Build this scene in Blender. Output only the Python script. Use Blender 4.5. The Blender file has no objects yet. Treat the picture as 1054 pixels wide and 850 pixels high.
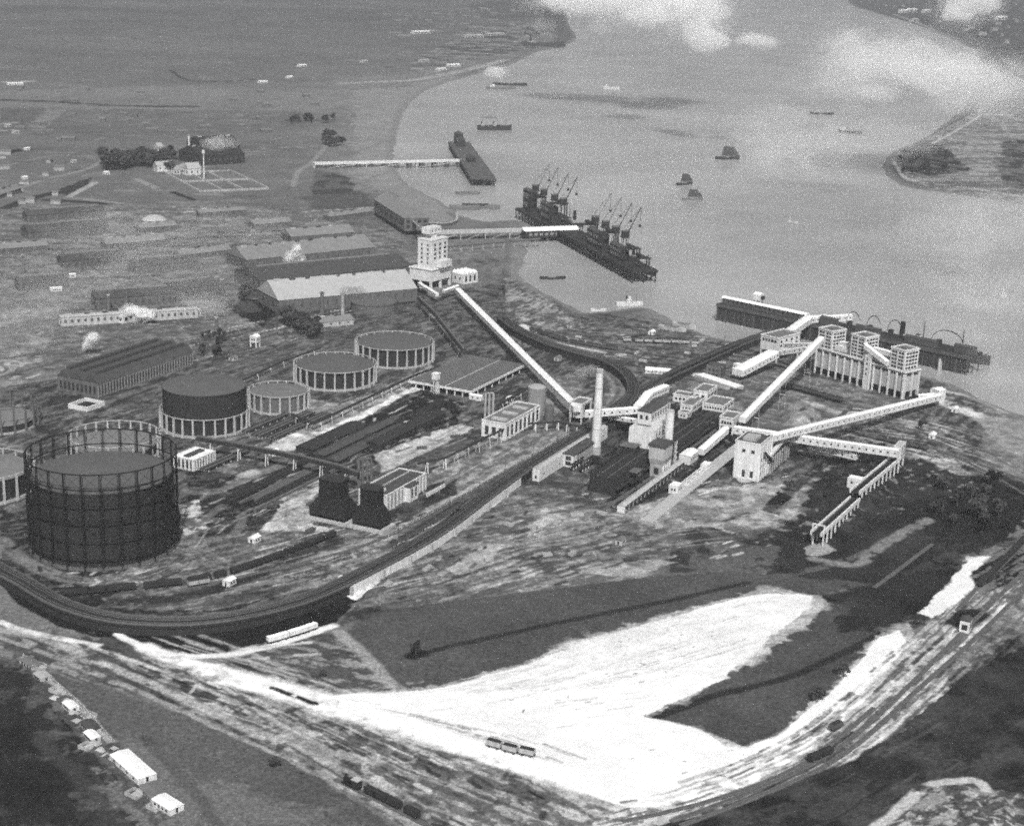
import bpy, math, random
import numpy as np
from mathutils import Vector, Matrix
R = math.radians
random.seed(7); RNG = np.random.default_rng(11)
S = bpy.context.scene
COL = S.collection
# ---------------------------------------------------------------- camera
CAM_H, F_PX, PITCH, ROLL = 300.0, 1650.0, 16.7, 2.0
_p, _r = R(PITCH), R(ROLL)
_fw = np.array([0, math.cos(_p), -math.sin(_p)]); _rt0 = np.array([1.0, 0, 0]); _up0 = np.cross(_rt0, _fw)
_rt = _rt0*math.cos(_r) + _up0*math.sin(_r); _up = _up0*math.cos(_r) - _rt0*math.sin(_r)
cd = bpy.data.cameras.new('camera'); cam = bpy.data.objects.new('camera', cd); COL.objects.link(cam)
cd.sensor_width = 36; cd.lens = F_PX/1054*36; cd.clip_start = 1; cd.clip_end = 60000
M = Matrix.Identity(4)
for i in range(3):
    M[i][0] = _rt[i]; M[i][1] = _up[i]; M[i][2] = -_fw[i]
M[2][3] = CAM_H
cam.matrix_world = M
S.camera = cam
# ---------------------------------------------------------------- light
SUN_EL, SUN_FROM = 46.0, 276.0          # sun stands behind the camera, a touch to its right (direction it comes from, degrees from +X)
w = bpy.data.worlds.new('World'); S.world = w; w.use_nodes = True
nt = w.node_tree; bg = nt.nodes['Background']
sky = nt.nodes.new('ShaderNodeTexSky'); sky.sky_type = 'NISHITA'; sky.sun_disc = False
sky.sun_elevation = R(SUN_EL); sky.sun_rotation = R(90-SUN_FROM); sky.air_density = 1.5; sky.dust_density = 3
bw = nt.nodes.new('ShaderNodeRGBToBW'); nt.links.new(sky.outputs[0], bw.inputs[0]); nt.links.new(bw.outputs[0], bg.inputs[0])
bg.inputs[1].default_value = 0.08
sd = bpy.data.lights.new('sun', 'SUN'); sd.energy = 3.2; sd.angle = R(2.0); sd.color = (1, .995, .985)
so = bpy.data.objects.new('sun', sd); COL.objects.link(so)
_d = Vector((math.cos(R(SUN_FROM))*math.cos(R(SUN_EL)), math.sin(R(SUN_FROM))*math.cos(R(SUN_EL)), math.sin(R(SUN_EL))))
so.rotation_euler = _d.to_track_quat('Z', 'Y').to_euler(); so.location = (0, 0, 900)
vs = S.view_settings; vs.view_transform = 'Standard'; vs.look = 'None'; vs.exposure = 0.5; vs.gamma = 1; vs.use_curve_mapping = False
S.cycles.use_denoising = False
S.cycles.use_adaptive_sampling = True; S.cycles.adaptive_threshold = .25; S.cycles.adaptive_min_samples = 8
S.cycles.filter_width = 1.9
S.cycles.max_bounces = 9; S.cycles.diffuse_bounces = 2; S.cycles.glossy_bounces = 2; S.cycles.transmission_bounces = 2
S.cycles.volume_bounces = 7; S.cycles.transparent_max_bounces = 16
S.cycles.sample_clamp_indirect = 4
HAZE_D = 0.00010
# ---------------------------------------------------------------- projection helpers (photo pixel -> point of the place)
def W(px, py, z=0.0):
    d = _fw*F_PX + _rt*(px-527) - _up*(py-425)
    t = (z-CAM_H)/d[2]
    return Vector((d[0]*t, d[1]*t, z))
def WA(p, z=0.0):
    p = np.asarray(p, float)
    d = _fw[None]*F_PX + _rt[None]*(p[:, :1]-527) - _up[None]*(p[:, 1:]-425)
    t = (z-CAM_H)/d[:, 2:]
    return (d*t)[:, :2]
def proj(v):
    q = np.array([v[0], v[1], v[2]-CAM_H]); a = q@_rt; b = q@_up; c = q@_fw
    return 527+F_PX*a/c, 425-F_PX*b/c
def HT(px, py, ytop):                    # height of a post standing at a ground pixel whose top shows at row ytop
    g = W(px, py); lo, hi = 0, 250
    for _ in range(40):
        m = (lo+hi)/2
        if proj((g.x, g.y, m))[1] > ytop: lo = m
        else: hi = m
    return lo
def ang(a, b): return math.degrees(math.atan2(b[1]-a[1], b[0]-a[0]))
def ppm(px, py):                         # metres per pixel across the view at a ground pixel
    return (W(px+1, py)-W(px, py)).length
# ---------------------------------------------------------------- materials
MATS = {}
def mat(name, v, var=.25, scale=.15, rough=.85, streak=0.0, tint=(1, 1, 1)):
    if name in MATS: return MATS[name]
    m = bpy.data.materials.new(name); m.use_nodes = True; n = m.node_tree; L = n.links
    b = n.nodes['Principled BSDF']; b.inputs['Roughness'].default_value = rough
    b.inputs['Specular IOR Level'].default_value = .25
    g = n.nodes.new('ShaderNodeNewGeometry')
    nz = n.nodes.new('ShaderNodeTexNoise'); nz.inputs['Scale'].default_value = scale; nz.inputs['Detail'].default_value = 6; nz.inputs['Roughness'].default_value = .65
    L.new(g.outputs['Position'], nz.inputs['Vector'])
    mr = n.nodes.new('ShaderNodeMapRange'); mr.inputs[1].default_value = .25; mr.inputs[2].default_value = .75
    mr.inputs[3].default_value = v*(1-var); mr.inputs[4].default_value = v*(1+var)
    L.new(nz.outputs[0], mr.inputs[0])
    out = mr.outputs[0]
    if streak:                           # rain and soot runs down the walls
        mp = n.nodes.new('ShaderNodeMapping'); mp.inputs['Scale'].default_value = (.9, .9, .05)
        L.new(g.outputs['Position'], mp.inputs[0])
        n2 = n.nodes.new('ShaderNodeTexNoise'); n2.inputs['Scale'].default_value = 1; n2.inputs['Detail'].default_value = 4
        L.new(mp.outputs[0], n2.inputs['Vector'])
        m2 = n.nodes.new('ShaderNodeMapRange'); m2.inputs[1].default_value = .35; m2.inputs[2].default_value = .65
        m2.inputs[3].default_value = 1-streak; m2.inputs[4].default_value = 1
        L.new(n2.outputs[0], m2.inputs[0])
        mu = n.nodes.new('ShaderNodeMath'); mu.operation = 'MULTIPLY'; L.new(out, mu.inputs[0]); L.new(m2.outputs[0], mu.inputs[1]); out = mu.outputs[0]
    cm = n.nodes.new('ShaderNodeCombineColor')
    for i in range(3): L.new(out, cm.inputs[i])
    L.new(cm.outputs[0], b.inputs['Base Color'])
    MATS[name] = m; return m
WHITE = mat('whitewashed_concrete', .66, .13, .25, streak=.28)
PALE = mat('pale_concrete', .44, .18, .3, streak=.3)
GREYC = mat('grey_concrete', .36, .2, .3, streak=.25)
ROOFW = mat('white_roofing', .74, .10, .2)
ROOFG = mat('grey_felt_roof', .13, .25, .25)
ROOFP = mat('pale_asbestos_roof', .34, .12, .2)
ROOFD = mat('dark_roof', .055, .3, .2)
BRICK = mat('sooty_brick', .12, .3, .3, streak=.3)
DARK = mat('sooty_steel', .024, .3, .3)
BLACK = mat('tarred_timber', .010, .35, .4)
GLASS = mat('dark_window_glass', .03, .3, .5, rough=.3)
STEEL = mat('grey_steel', .10, .3, .4)
BELL = mat('gasholder_plate', .027, .3, .12, streak=.35)
CROWN = mat('gasholder_crown_plate', .085, .16, .1)
COAL = mat('coal', .020, .4, .4)
TIMBER = mat('weathered_timber', .085, .35, .5, streak=.3)
HULLD = mat('black_hull_paint', .03, .2, .3)
HULLG = mat('grey_hull_paint', .16, .2, .3)
DECK = mat('ship_deck', .2, .25, .5)
RAILM = mat('rail_steel', .13, .2, .5, rough=.5)
BALLAST = mat('ballast', .085, .6, .5)
LEAF = mat('foliage', .045, .5, .6)
BARK = mat('bark', .06, .3, .5)
WINM = GLASS
# ---------------------------------------------------------------- mesh builder
class MB:
    def __init__(s): s.v = []; s.f = []
    def add(s, vs, fs):
        o = len(s.v); s.v += [tuple(p) for p in vs]; s.f += [tuple(i+o for i in f) for f in fs]; return s
    def hexa(s, b, t):                   # two rings of four points, bottom and top, counter-clockwise from above
        return s.add(list(b)+list(t), [(3, 2, 1, 0), (4, 5, 6, 7), (0, 1, 5, 4), (1, 2, 6, 5), (2, 3, 7, 6), (3, 0, 4, 7)])
    def box(s, x0, x1, y0, y1, z0, z1):
        return s.hexa([(x0, y0, z0), (x1, y0, z0), (x1, y1, z0), (x0, y1, z0)], [(x0, y0, z1), (x1, y0, z1), (x1, y1, z1), (x0, y1, z1)])
    def frust(s, x0, x1, y0, y1, z0, z1, ix, iy):
        return s.hexa([(x0, y0, z0), (x1, y0, z0), (x1, y1, z0), (x0, y1, z0)], [(x0+ix, y0+iy, z1), (x1-ix, y0+iy, z1), (x1-ix, y1-iy, z1), (x0+ix, y1-iy, z1)])
    def beam(s, a, b, wd, ht, z='mid'):   # a box along a->b, wd wide and ht high (vertical)
        a = Vector(a); b = Vector(b); d = (b-a); h = Vector((d.x, d.y, 0))
        n = Vector((-h.y, h.x, 0)).normalized()*wd/2 if h.length > 1e-6 else Vector((0, wd/2, 0))
        if h.length <= 1e-6:
            return s.box(a.x-wd/2, a.x+wd/2, a.y-ht/2, a.y+ht/2, min(a.z, b.z), max(a.z, b.z))
        u = Vector((0, 0, ht/2)); o = u if z == 'bottom' else Vector((0, 0, 0))
        return s.hexa([a-n-u+o, b-n-u+o, b+n-u+o, a+n-u+o], [a-n+u+o, b-n+u+o, b+n+u+o, a+n+u+o])
    def cyl(s, x, y, z0, z1, r0, r1=None, n=16, cap=True):
        r1 = r0 if r1 is None else r1
        vs = [(x+r0*math.cos(2*math.pi*i/n), y+r0*math.sin(2*math.pi*i/n), z0) for i in range(n)]+[(x+r1*math.cos(2*math.pi*i/n), y+r1*math.sin(2*math.pi*i/n), z1) for i in range(n)]
        fs = [(i, (i+1) % n, n+(i+1) % n, n+i) for i in range(n)]
        if cap: fs += [tuple(range(n))[::-1], tuple(range(n, 2*n))]
        return s.add(vs, fs)
    def tube(s, a, b, r, n=8):
        a = Vector(a); b = Vector(b); d = (b-a).normalized(); p = d.orthogonal().normalized(); q = d.cross(p)
        ring = [p*math.cos(2*math.pi*i/n)*r+q*math.sin(2*math.pi*i/n)*r for i in range(n)]
        return s.add([a+k for k in ring]+[b+k for k in ring], [(i, (i+1) % n, n+(i+1) % n, n+i) for i in range(n)]+[tuple(range(n))[::-1], tuple(range(n, 2*n))])
    def ring(s, r, z0, z1, t, n=48):
        vs = []
        for rr, z in ((r-t, z0), (r, z0), (r, z1), (r-t, z1)):
            vs += [(rr*math.cos(2*math.pi*i/n), rr*math.sin(2*math.pi*i/n), z) for i in range(n)]
        fs = []
        for k in range(4):
            for i in range(n):
                j = (i+1) % n; k2 = (k+1) % 4
                fs.append((k*n+i, k*n+j, k2*n+j, k2*n+i))
        return s.add(vs, fs)
    def dome(s, r, z, h, n=48, m=6):
        vs = [(0, 0, z+h)]; fs = []
        for k in range(1, m+1):
            t = k/m
            vs += [(r*t*math.cos(2*math.pi*i/n), r*t*math.sin(2*math.pi*i/n), z+h*(1-t*t)) for i in range(n)]
        for i in range(n): fs.append((0, 1+i, 1+(i+1) % n))
        for k in range(m-1):
            o = 1+k*n
            for i in range(n): fs.append((o+i, o+n+i, o+n+(i+1) % n, o+(i+1) % n))
        return s.add(vs, fs)
    def gable(s, x0, x1, y0, y1, z0, z1, along='x'):   # solid roof prism
        if along == 'x':
            ym = (y0+y1)/2
            v = [(x0, y0, z0), (x1, y0, z0), (x1, y1, z0), (x0, y1, z0), (x0, ym, z1), (x1, ym, z1)]
        else:
            xm = (x0+x1)/2
            v = [(x1, y0, z0), (x1, y1, z0), (x0, y1, z0), (x0, y0, z0), (xm, y0, z1), (xm, y1, z1)]
        return s.add(v, [(3, 2, 1, 0), (0, 1, 5, 4), (2, 3, 4, 5), (0, 4, 3), (1, 2, 5)])
    def ribbon(s, pts, o0, o1, z0, z1):      # a swept rectangular bar along a path (z relative to the path)
        P = [Vector(p) for p in pts]; n = len(P); vs = []
        for i, p in enumerate(P):
            t = (P[min(i+1, n-1)]-P[max(i-1, 0)]); t.z = 0; t.normalize(); k = Vector((-t.y, t.x, 0))
            vs += [p+k*o0+Vector((0, 0, z0)), p+k*o1+Vector((0, 0, z0)), p+k*o1+Vector((0, 0, z1)), p+k*o0+Vector((0, 0, z1))]
        fs = [(0, 1, 2, 3), tuple(4*(n-1)+i for i in (3, 2, 1, 0))]
        for i in range(n-1):
            o = 4*i
            for k in range(4): fs.append((o+k, o+4+k, o+4+(k+1) % 4, o+(k+1) % 4))
        return s.add(vs, fs)
    def build(s, name, m, parent=None, smooth=False, label=None, kind=None):
        me = bpy.data.meshes.new(name); me.from_pydata(s.v, [], s.f); me.materials.append(m)
        me.validate()
        import bmesh
        bm = bmesh.new(); bm.from_mesh(me); bmesh.ops.recalc_face_normals(bm, faces=bm.faces); bm.to_mesh(me); bm.free()
        if smooth:
            for p in me.polygons: p.use_smooth = True
        o = bpy.data.objects.new(name, me); COL.objects.link(o)
        if parent: o.parent = parent
        if label: o['label'] = label
        if kind: o['kind'] = kind
        return o
def tag(o, label, cat, group=None):
    o['label'] = label; o['category'] = cat
    if group: o['group'] = group
    return o
def thing(name, label, cat, loc=(0, 0, 0), rz=0, group=None):
    o = bpy.data.objects.new(name, None); COL.objects.link(o); o.location = loc; o.rotation_euler = (0, 0, R(rz)); o.empty_display_size = .1
    return tag(o, label, cat, group)
def inst(src, name, parent, loc, rz=0, sc=(1, 1, 1)):   # a part sharing another part's mesh
    o = bpy.data.objects.new(name, src if isinstance(src, bpy.types.Mesh) else src.data); COL.objects.link(o)
    o.parent = parent; o.location = loc; o.rotation_euler = (0, 0, rz); o.scale = sc; return o
def copy_tree(o, parent=None):
    c = o.copy(); COL.objects.link(c)
    if parent: c.parent = parent
    for ch in list(o.children): copy_tree(ch, c)
    return c
def box_mesh(name, m):
    b = MB().box(-.5, .5, -.5, .5, -.5, .5); me = bpy.data.meshes.new(name); me.from_pydata(b.v, [], b.f); me.materials.append(m); return me
WIN = box_mesh('window_pane', WINM)
PILW = box_mesh('pilaster_block', WHITE)
WIND = box_mesh('sooty_pane', mat('sooty_glazing', .065, .3, .5))
WINP = box_mesh('pale_glazing', mat('dusty_glazing', .22, .3, .6, rough=.4))  # pale panes, the tone is their own base colour
PARTS = {}
def wins(par, face, u0, u1, z0, z1, nu, nz, w=None, h=None, off=0, mesh=None, name='window'):
    """windows in a grid on a wall; face R is y=off (runs along x), L is x=off (runs along y)"""
    du = (u1-u0)/nu; dz = (z1-z0)/nz
    w = w or du*.6; h = h or dz*.55
    for i in range(nu):
        for k in range(nz):
            u = u0+du*(i+.5); z = z0+dz*(k+.5)
            if face == 'R': inst(mesh or WIN, name, par, (u, off, z), 0, (w, .16, h))
            else: inst(mesh or WIN, name, par, (off, u, z), 0, (.16, w, h))
def smoothpath(px, z=0.0, step=12):
    P = [W(a, b, z) if not isinstance(a, Vector) else a for a, b in px]
    out = []
    for i in range(len(P)-1):
        p0 = P[max(i-1, 0)]; p1 = P[i]; p2 = P[i+1]; p3 = P[min(i+2, len(P)-1)]
        n = max(2, int((p2-p1).length/step))
        for k in range(n):
            t = k/n
            out.append(.5*((2*p1)+(p2-p0)*t+(2*p0-5*p1+4*p2-p3)*t*t+(3*p1-p0-3*p2+p3)*t**3))
    out.append(P[-1]); return out
# ================================================================ GROUND: one sheet, its soil, coal, chalk and grass colours worked out per point of the place
GAIN, AIR, SIG = 1.32, 0.33, 1.18e-4
def _h(ix, iy, s):
    n = (ix.astype(np.int64)*374761393+iy.astype(np.int64)*668265263+s*982451653) & 0x7fffffff
    n = ((n ^ (n >> 13))*1274126177) & 0x7fffffff
    return ((n ^ (n >> 16)) & 0xffff)/65535.0
def vn(x, y, s=0):
    ix = np.floor(x); iy = np.floor(y); fx = x-ix; fy = y-iy
    fx = fx*fx*(3-2*fx); fy = fy*fy*(3-2*fy)
    a = _h(ix, iy, s); b = _h(ix+1, iy, s); c = _h(ix, iy+1, s); d = _h(ix+1, iy+1, s)
    return (a*(1-fx)+b*fx)*(1-fy)+(c*(1-fx)+d*fx)*fy
def fbm(x, y, sc, s=0, o=4, g=.55):
    t = 0; amp = 1; tot = 0; k = 1/sc
    for i in range(o):
        t = t+amp*vn(x*k+17.3*i, y*k-9.1*i, s+i); tot += amp; amp *= g; k *= 2.03
    return t/tot
def sst(a, b, x):
    t = np.clip((x-a)/(b-a), 0, 1); return t*t*(3-2*t)
yy = np.concatenate([np.arange(-61, -20, 2.0), np.arange(-20, 862, .9), np.arange(864, 1300, 8.0)])
dep = np.radians(PITCH)+np.arctan((yy-425)/F_PX); dep = np.maximum(dep, R(.55)); rng_ = CAM_H/np.tan(dep)
o_ = np.argsort(-rng_); rng_ = rng_[o_]; rng_ = np.concatenate([[60000., 42000.], rng_[rng_ < 34000]])
az = np.concatenate([np.arange(-46, -20, .5), np.arange(-20, 20, .036), np.arange(20, 46.1, .5)])
NR, NC = len(rng_), len(az)
GX = rng_[:, None]*np.sin(np.radians(az))[None]; GY = rng_[:, None]*np.cos(np.radians(az))[None]
f0 = fbm(GX, GY, 7, 1); f1 = fbm(GX, GY, 30, 5); f2 = fbm(GX, GY, 160, 9); f3 = fbm(GX, GY, 2.6, 40, 2)
wx1 = fbm(GX, GY, 18, 21, 5, .68)-.5; wy1 = fbm(GX, GY, 18, 31, 5, .68)-.5
wz1 = fbm(GX, GY, 4, 61, 2)-.5; wz2 = fbm(GX, GY, 4, 71, 2)-.5
SL = np.sqrt(GX**2+GY**2+CAM_H**2); TR = np.exp(-SIG*SL)
def lin(g):
    g = np.asarray(g, float)/255; return np.where(g < .04045, g/12.92, ((g+.055)/1.055)**2.4)
def alb(g, sl):                           # base colour of ground that shows this tone at this distance through the air
    T = TR[sl]; return np.clip((lin(g)-(1-T)*AIR)/(T*GAIN), .009, .82)
ALB = alb(122, (slice(None), slice(None)))*np.ones_like(GX)
ALB *= (.75+.5*f1)*(.7+.6*f2)*(.8+.4*f0)
def sub(P, pad):
    x0, y0 = P.min(0)-pad; x1, y1 = P.max(0)+pad; y0 = max(y0, 1)
    rmin = math.hypot(min(abs(x0), abs(x1)) if x0*x1 > 0 else 0, y0); rmax = math.hypot(max(abs(x0), abs(x1)), y1)
    a = [math.degrees(math.atan2(x, y)) for x in (x0, x1) for y in (y0, y1)]
    r0 = max(np.searchsorted(-rng_, -rmax)-1, 0); r1 = min(np.searchsorted(-rng_, -rmin)+1, NR)
    c0 = max(np.searchsorted(az, min(a))-1, 0); c1 = min(np.searchsorted(az, max(a))+1, NC)
    return (slice(r0, r1), slice(c0, c1))
def inside(P, X, Y):
    m = np.zeros(X.shape, bool); n = len(P)
    for i in range(n):
        (xa, ya), (xb, yb) = P[i], P[(i+1) % n]
        if ya == yb: continue
        c = ((ya > Y) != (yb > Y)) & (X < (xb-xa)*(Y-ya)/(yb-ya)+xa); m ^= c
    return m
def blend(sl, m, a, k): ALB[sl] = ALB[sl]*(1-m*k)+a*m*k
def aniso(X, Y, ang_, l, t, s):
    c, n = math.cos(R(ang_)), math.sin(R(ang_)); return fbm((X*c+Y*n)/l, (-X*n+Y*c)/t, 1, s, 4)*.6+fbm(X, Y, t*1.6, s+3, 4, .7)*.4
_s = [100]
def poly(px, g, var=.3, warp=4, k=1., g2=None, fr=.5, tex=None, sc=10, edge=.045):
    """an area of one tone (or mottled between g and g2 over a share fr), its edge frayed by warp metres"""
    P = WA(px); sl = sub(P, warp*1.5+2)
    X = GX[sl]; Y = GY[sl]
    if X.size == 0: return
    _s[0] += 7; s = _s[0]
    m = 0
    for q_ in (.5, 1.3, 2.4, 3.6): m = m+.25*inside(P, X+wx1[sl]*warp*q_+wz1[sl]*warp*.5, Y+wy1[sl]*warp*q_+wz2[sl]*warp*.5)
    a = alb(g, sl)
    if g2 is not None:
        n = fbm(X, Y, sc, s, 4) if tex is None else aniso(X, Y, tex[0], tex[1], tex[2], s)
        th = .5+(.5-fr)*.55; q = sst(th-edge, th+edge, n); a = a*(1-q)+alb(g2, sl)*q
    a = a*(1+var*(f0[sl]-.5)*2)*(1+var*.8*(f1[sl]-.5)*2)
    blend(sl, m, a, k)
def dist(P, X, Y):
    d = np.full(X.shape, 1e9)
    for i in range(len(P)-1):
        ax, ay = P[i]; bx, by = P[i+1]; vx, vy = bx-ax, by-ay; l = vx*vx+vy*vy+1e-9
        t = np.clip(((X-ax)*vx+(Y-ay)*vy)/l, 0, 1); d = np.minimum(d, np.hypot(X-ax-t*vx, Y-ay-t*vy))
    return d
def strokeW(P, wd, g, k=1., warp=1.5, var=.2, gaps=0, soft=.4):
    sl = sub(P, wd+warp*1.5+2); X = GX[sl]; Y = GY[sl]
    if X.size == 0: return
    _s[0] += 7
    d = dist(P, X+wx1[sl]*warp*2, Y+wy1[sl]*warp*2)
    w_ = np.maximum(wd/2, SL[sl]/F_PX*.45)
    m = 1-sst(w_*(1-soft), w_*(1+soft), d)
    m *= np.minimum(1, (wd/2)/w_*1.3)
    if gaps: m *= sst(gaps-.08, gaps+.08, fbm(X, Y, 7, _s[0], 3))
    blend(sl, m, alb(g, sl)*(1+var*(f0[sl]-.5)*2), k)
def sm(px):
    P = np.array(px, float); out = []
    for i in range(len(P)-1):
        p0, p1, p2, p3 = P[max(i-1, 0)], P[i], P[i+1], P[min(i+2, len(P)-1)]
        for t in np.linspace(0, 1, 7)[:-1]:
            out.append(.5*(2*p1+(p2-p0)*t+(2*p0-5*p1+4*p2-p3)*t*t+(3*p1-p0-3*p2+p3)*t**3))
    return np.array(out+[P[-1]])
def stroke(px, wd, g, **kw): strokeW(WA(sm(px)), wd, g, **kw)
def streaks(px, band, n, gs, wd=(1, 3), k=.7, ln=(.1, .5)):
    """broken wheel ruts and rail lines running along a path"""
    P = WA(sm(px)); N = len(P)
    T = np.gradient(P, axis=0); T /= np.linalg.norm(T, axis=1)[:, None]+1e-9; Nn = np.stack([-T[:, 1], T[:, 0]], 1)
    for _ in range(n):
        o = RNG.uniform(-band/2, band/2); l = max(2, int(N*RNG.uniform(*ln))); a = RNG.integers(0, max(1, N-l))
        q = P[a:a+l]+Nn[a:a+l]*o
        strokeW(q, RNG.uniform(*wd), RNG.choice(gs), k=k*RNG.uniform(.5, 1), warp=1.2, gaps=.42)
def specks(px, n, gs, r=(1, 3), k=.9, ax=None):
    P = WA(px); b0, b1 = P.min(0), P.max(0)
    for _ in range(n):
        for _t in range(20):
            c = RNG.uniform(b0, b1)
            if inside(P, np.array([[c[0]]]), np.array([[c[1]]]))[0, 0]: break
        else: continue
        th = R(ax if ax is not None and RNG.random() < .75 else RNG.uniform(0, 180)); l = RNG.uniform(*r)*1.4
        v = np.array([math.cos(th), math.sin(th)])*l
        strokeW(np.array([c-v, c+v]), RNG.uniform(*r), RNG.choice(gs), k=k*RNG.uniform(.5, 1), warp=1.0)
A64 = 64
# ---- distant country: marsh, fields, hedges
poly([(-60, -30), (560, -30), (560, 50), (450, 85), (330, 115), (-60, 110)], 128, .2, 20, g2=137, sc=120, edge=.3)
poly([(-60, 5), (420, 10), (540, 16), (440, 70), (330, 84), (-60, 95)], 119, .2, 30, g2=130, sc=200, edge=.3, k=.7)
poly([(480, 4), (700, -20), (700, 4), (590, 10), (540, 22), (500, 20)], 120, .2, 40, k=.6)
poly([(500, 28), (545, 24), (575, 38), (560, 48), (505, 58), (470, 66), (420, 74), (430, 58)], 112, .3, 10, g2=140, tex=(15, 120, 20))
stroke([(352, 86), (400, 84), (430, 82), (480, 72), (520, 62)], 26, 176, k=.7, gaps=.35)
stroke([(430, 32), (450, 32)], 30, 190, k=.8); stroke([(470, 36), (520, 34)], 40, 170, k=.6, gaps=.4)
stroke([(8, 85), (32, 84)], 20, 185, k=.8)
stroke([(175, 72), (200, 84), (270, 82)], 10, 92, k=.8); stroke([(180, 76), (262, 84)], 8, 140, k=.5)
stroke([(0, 103), (60, 105), (120, 109), (200, 110)], 22, 92, k=.9, gaps=.2)
stroke([(0, 106), (60, 109), (200, 113), (330, 112)], 14, 138, k=.7, gaps=.3)
poly([(30, 130), (48, 113), (68, 113), (45, 133)], 140, .2, 4, k=.7)
poly([(0, 112), (45, 112), (25, 132), (0, 140)], 116, .2, 8)
stroke([(0, 128), (18, 126)], 8, 165, gaps=.3); stroke([(0, 135), (14, 134)], 8, 160, gaps=.3)
stroke([(0, 158), (25, 154)], 20, 80); stroke([(0, 172), (60, 160), (110, 164), (170, 150)], 5, 138, gaps=.35)
stroke([(0, 202), (25, 192), (50, 184), (90, 174), (110, 162)], 7, 150, k=.8)
stroke([(0, 217), (30, 205), (60, 198)], 16, 66, k=.9)
stroke([(48, 206), (85, 208), (122, 211)], 14, 68, k=.9); stroke([(85, 205), (150, 212)], 6, 165, gaps=.3)
poly([(60, 195), (95, 182), (85, 198), (70, 203)], 88, .2, 3)
stroke([(70, 203), (98, 188)], 8, 165, gaps=.2)
stroke([(178, 198), (200, 206)], 8, 70); stroke([(140, 184), (162, 194)], 10, 150, gaps=.35)
stroke([(302, 192), (306, 178), (320, 168), (334, 152), (345, 135)], 7, 150, k=.8)
poly([(325, 176), (350, 178), (368, 192), (360, 200), (320, 200)], 108, .2, 12)
poly([(310, 203), (370, 196), (388, 212), (330, 218)], 104, .3, 8)
stroke([(312, 218), (390, 213)], 4, 165)
stroke([(298, 124), (330, 124), (346, 127)], 14, 86, gaps=.35); stroke([(262, 153), (300, 152), (340, 150)], 5, 150, gaps=.4)
poly([(0, 215), (250, 205), (420, 240), (430, 300), (260, 340), (0, 300)], 112, .3, 8, g2=134, tex=(8, 40, 6), k=.85)
for (y0, x0, x1, g) in [(219, 30, 130, 66), (232, 20, 130, 130), (246, 110, 250, 70), (255, 0, 240, 76), (262, 20, 160, 128), (267, 120, 240, 130), (276, 170, 260, 132), (285, 60, 210, 84), (292, 0, 70, 128), (300, 70, 170, 128), (306, 140, 220, 74), (318, 60, 190, 82), (225, 205, 255, 142), (216, 180, 260, 134), (231, 220, 300, 128), (238, 240, 330, 84), (205, 250, 300, 132), (310, 40, 110, 132)]:
    stroke([(x0, y0+2), ((x0+x1)/2, y0), (x1, y0-3)], 6, g, k=.8, gaps=.33)
poly([(250, 285), (440, 270), (440, 335), (280, 345), (240, 320)], 66, .3, 8, g2=90, sc=20)
poly([(0, 300), (60, 295), (60, 400), (0, 400)], 120, .2, 12, g2=142, sc=30)
poly([(60, 330), (220, 322), (200, 350), (70, 385), (40, 380)], 104, .3, 6, g2=122, tex=(20, 20, 4))
specks([(0, 215), (260, 205), (430, 250), (260, 345), (0, 400)], 120, [150, 165, 70, 180], (1.5, 4), k=.8, ax=10)
specks([(0, 365), (40, 365), (40, 395), (0, 395)], 14, [190, 200], (2, 5))
specks([(0, 95), (330, 118), (330, 200), (0, 215)], 110, [150, 160, 88, 84], (4, 11), k=.6, ax=8)
specks([(0, 20), (520, 20), (440, 78), (330, 100), (0, 95)], 90, [140, 150, 106, 160], (8, 22), k=.5, ax=5)
specks([(400, 30), (560, 36), (520, 62), (400, 80)], 60, [170, 185, 100, 160], (6, 14), k=.7, ax=15)
specks([(930, 165), (1000, 122), (1054, 112), (1054, 200), (1000, 195)], 50, [180, 90, 100, 170], (3, 8), k=.6, ax=10)
# ---- works: mixed yards round the holders
poly([(0, 400), (300, 350), (470, 300), (560, 320), (800, 350), (1010, 405), (1010, 480), (800, 545), (640, 580), (380, 640), (150, 650), (0, 590)], 80, .4, 6, g2=112, tex=(A64, 14, 2.8))
poly([(200, 345), (440, 310), (470, 345), (440, 350), (310, 375), (150, 420)], 86, .35, 5, g2=114, tex=(60, 14, 2.5))
poly([(0, 520), (60, 560), (170, 590), (200, 560), (190, 480), (300, 500), (350, 560), (340, 600), (230, 630), (90, 630), (0, 575)], 64, .4, 5, g2=98, tex=(30, 9, 2.5), fr=.4)
stroke([(0, 555), (30, 580), (90, 598), (150, 588), (190, 560), (200, 530)], 9, 135, k=.75, gaps=.3)
stroke([(195, 505), (230, 505), (250, 495), (290, 480)], 10, 140, k=.7, gaps=.35)
stroke([(205, 540), (240, 515), (248, 540), (225, 565)], 5, 128, k=.7, gaps=.3)
poly([(183, 520), (205, 515), (212, 545), (190, 552)], 120, .4, 4, g2=215, fr=.45, sc=6)
specks([(150, 520), (215, 510), (240, 570), (100, 625), (20, 580)], 60, [200, 180, 60, 220], (.8, 2.2))
poly([(270, 462), (300, 445), (360, 420), (395, 410), (470, 375), (480, 384), (420, 405), (375, 430), (330, 455), (290, 468)], 195, .2, 4, g2=235, fr=.5, sc=12)
poly([(318, 410), (350, 415), (400, 400), (445, 375), (450, 382), (400, 410), (330, 445), (290, 440)], 130, .2, 4, g2=165, sc=9)
poly([(305, 462), (330, 452), (440, 402), (478, 415), (470, 440), (380, 480), (340, 490)], 40, .5, 3, g2=80, tex=(A64, 26, 4), fr=.38)
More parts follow.
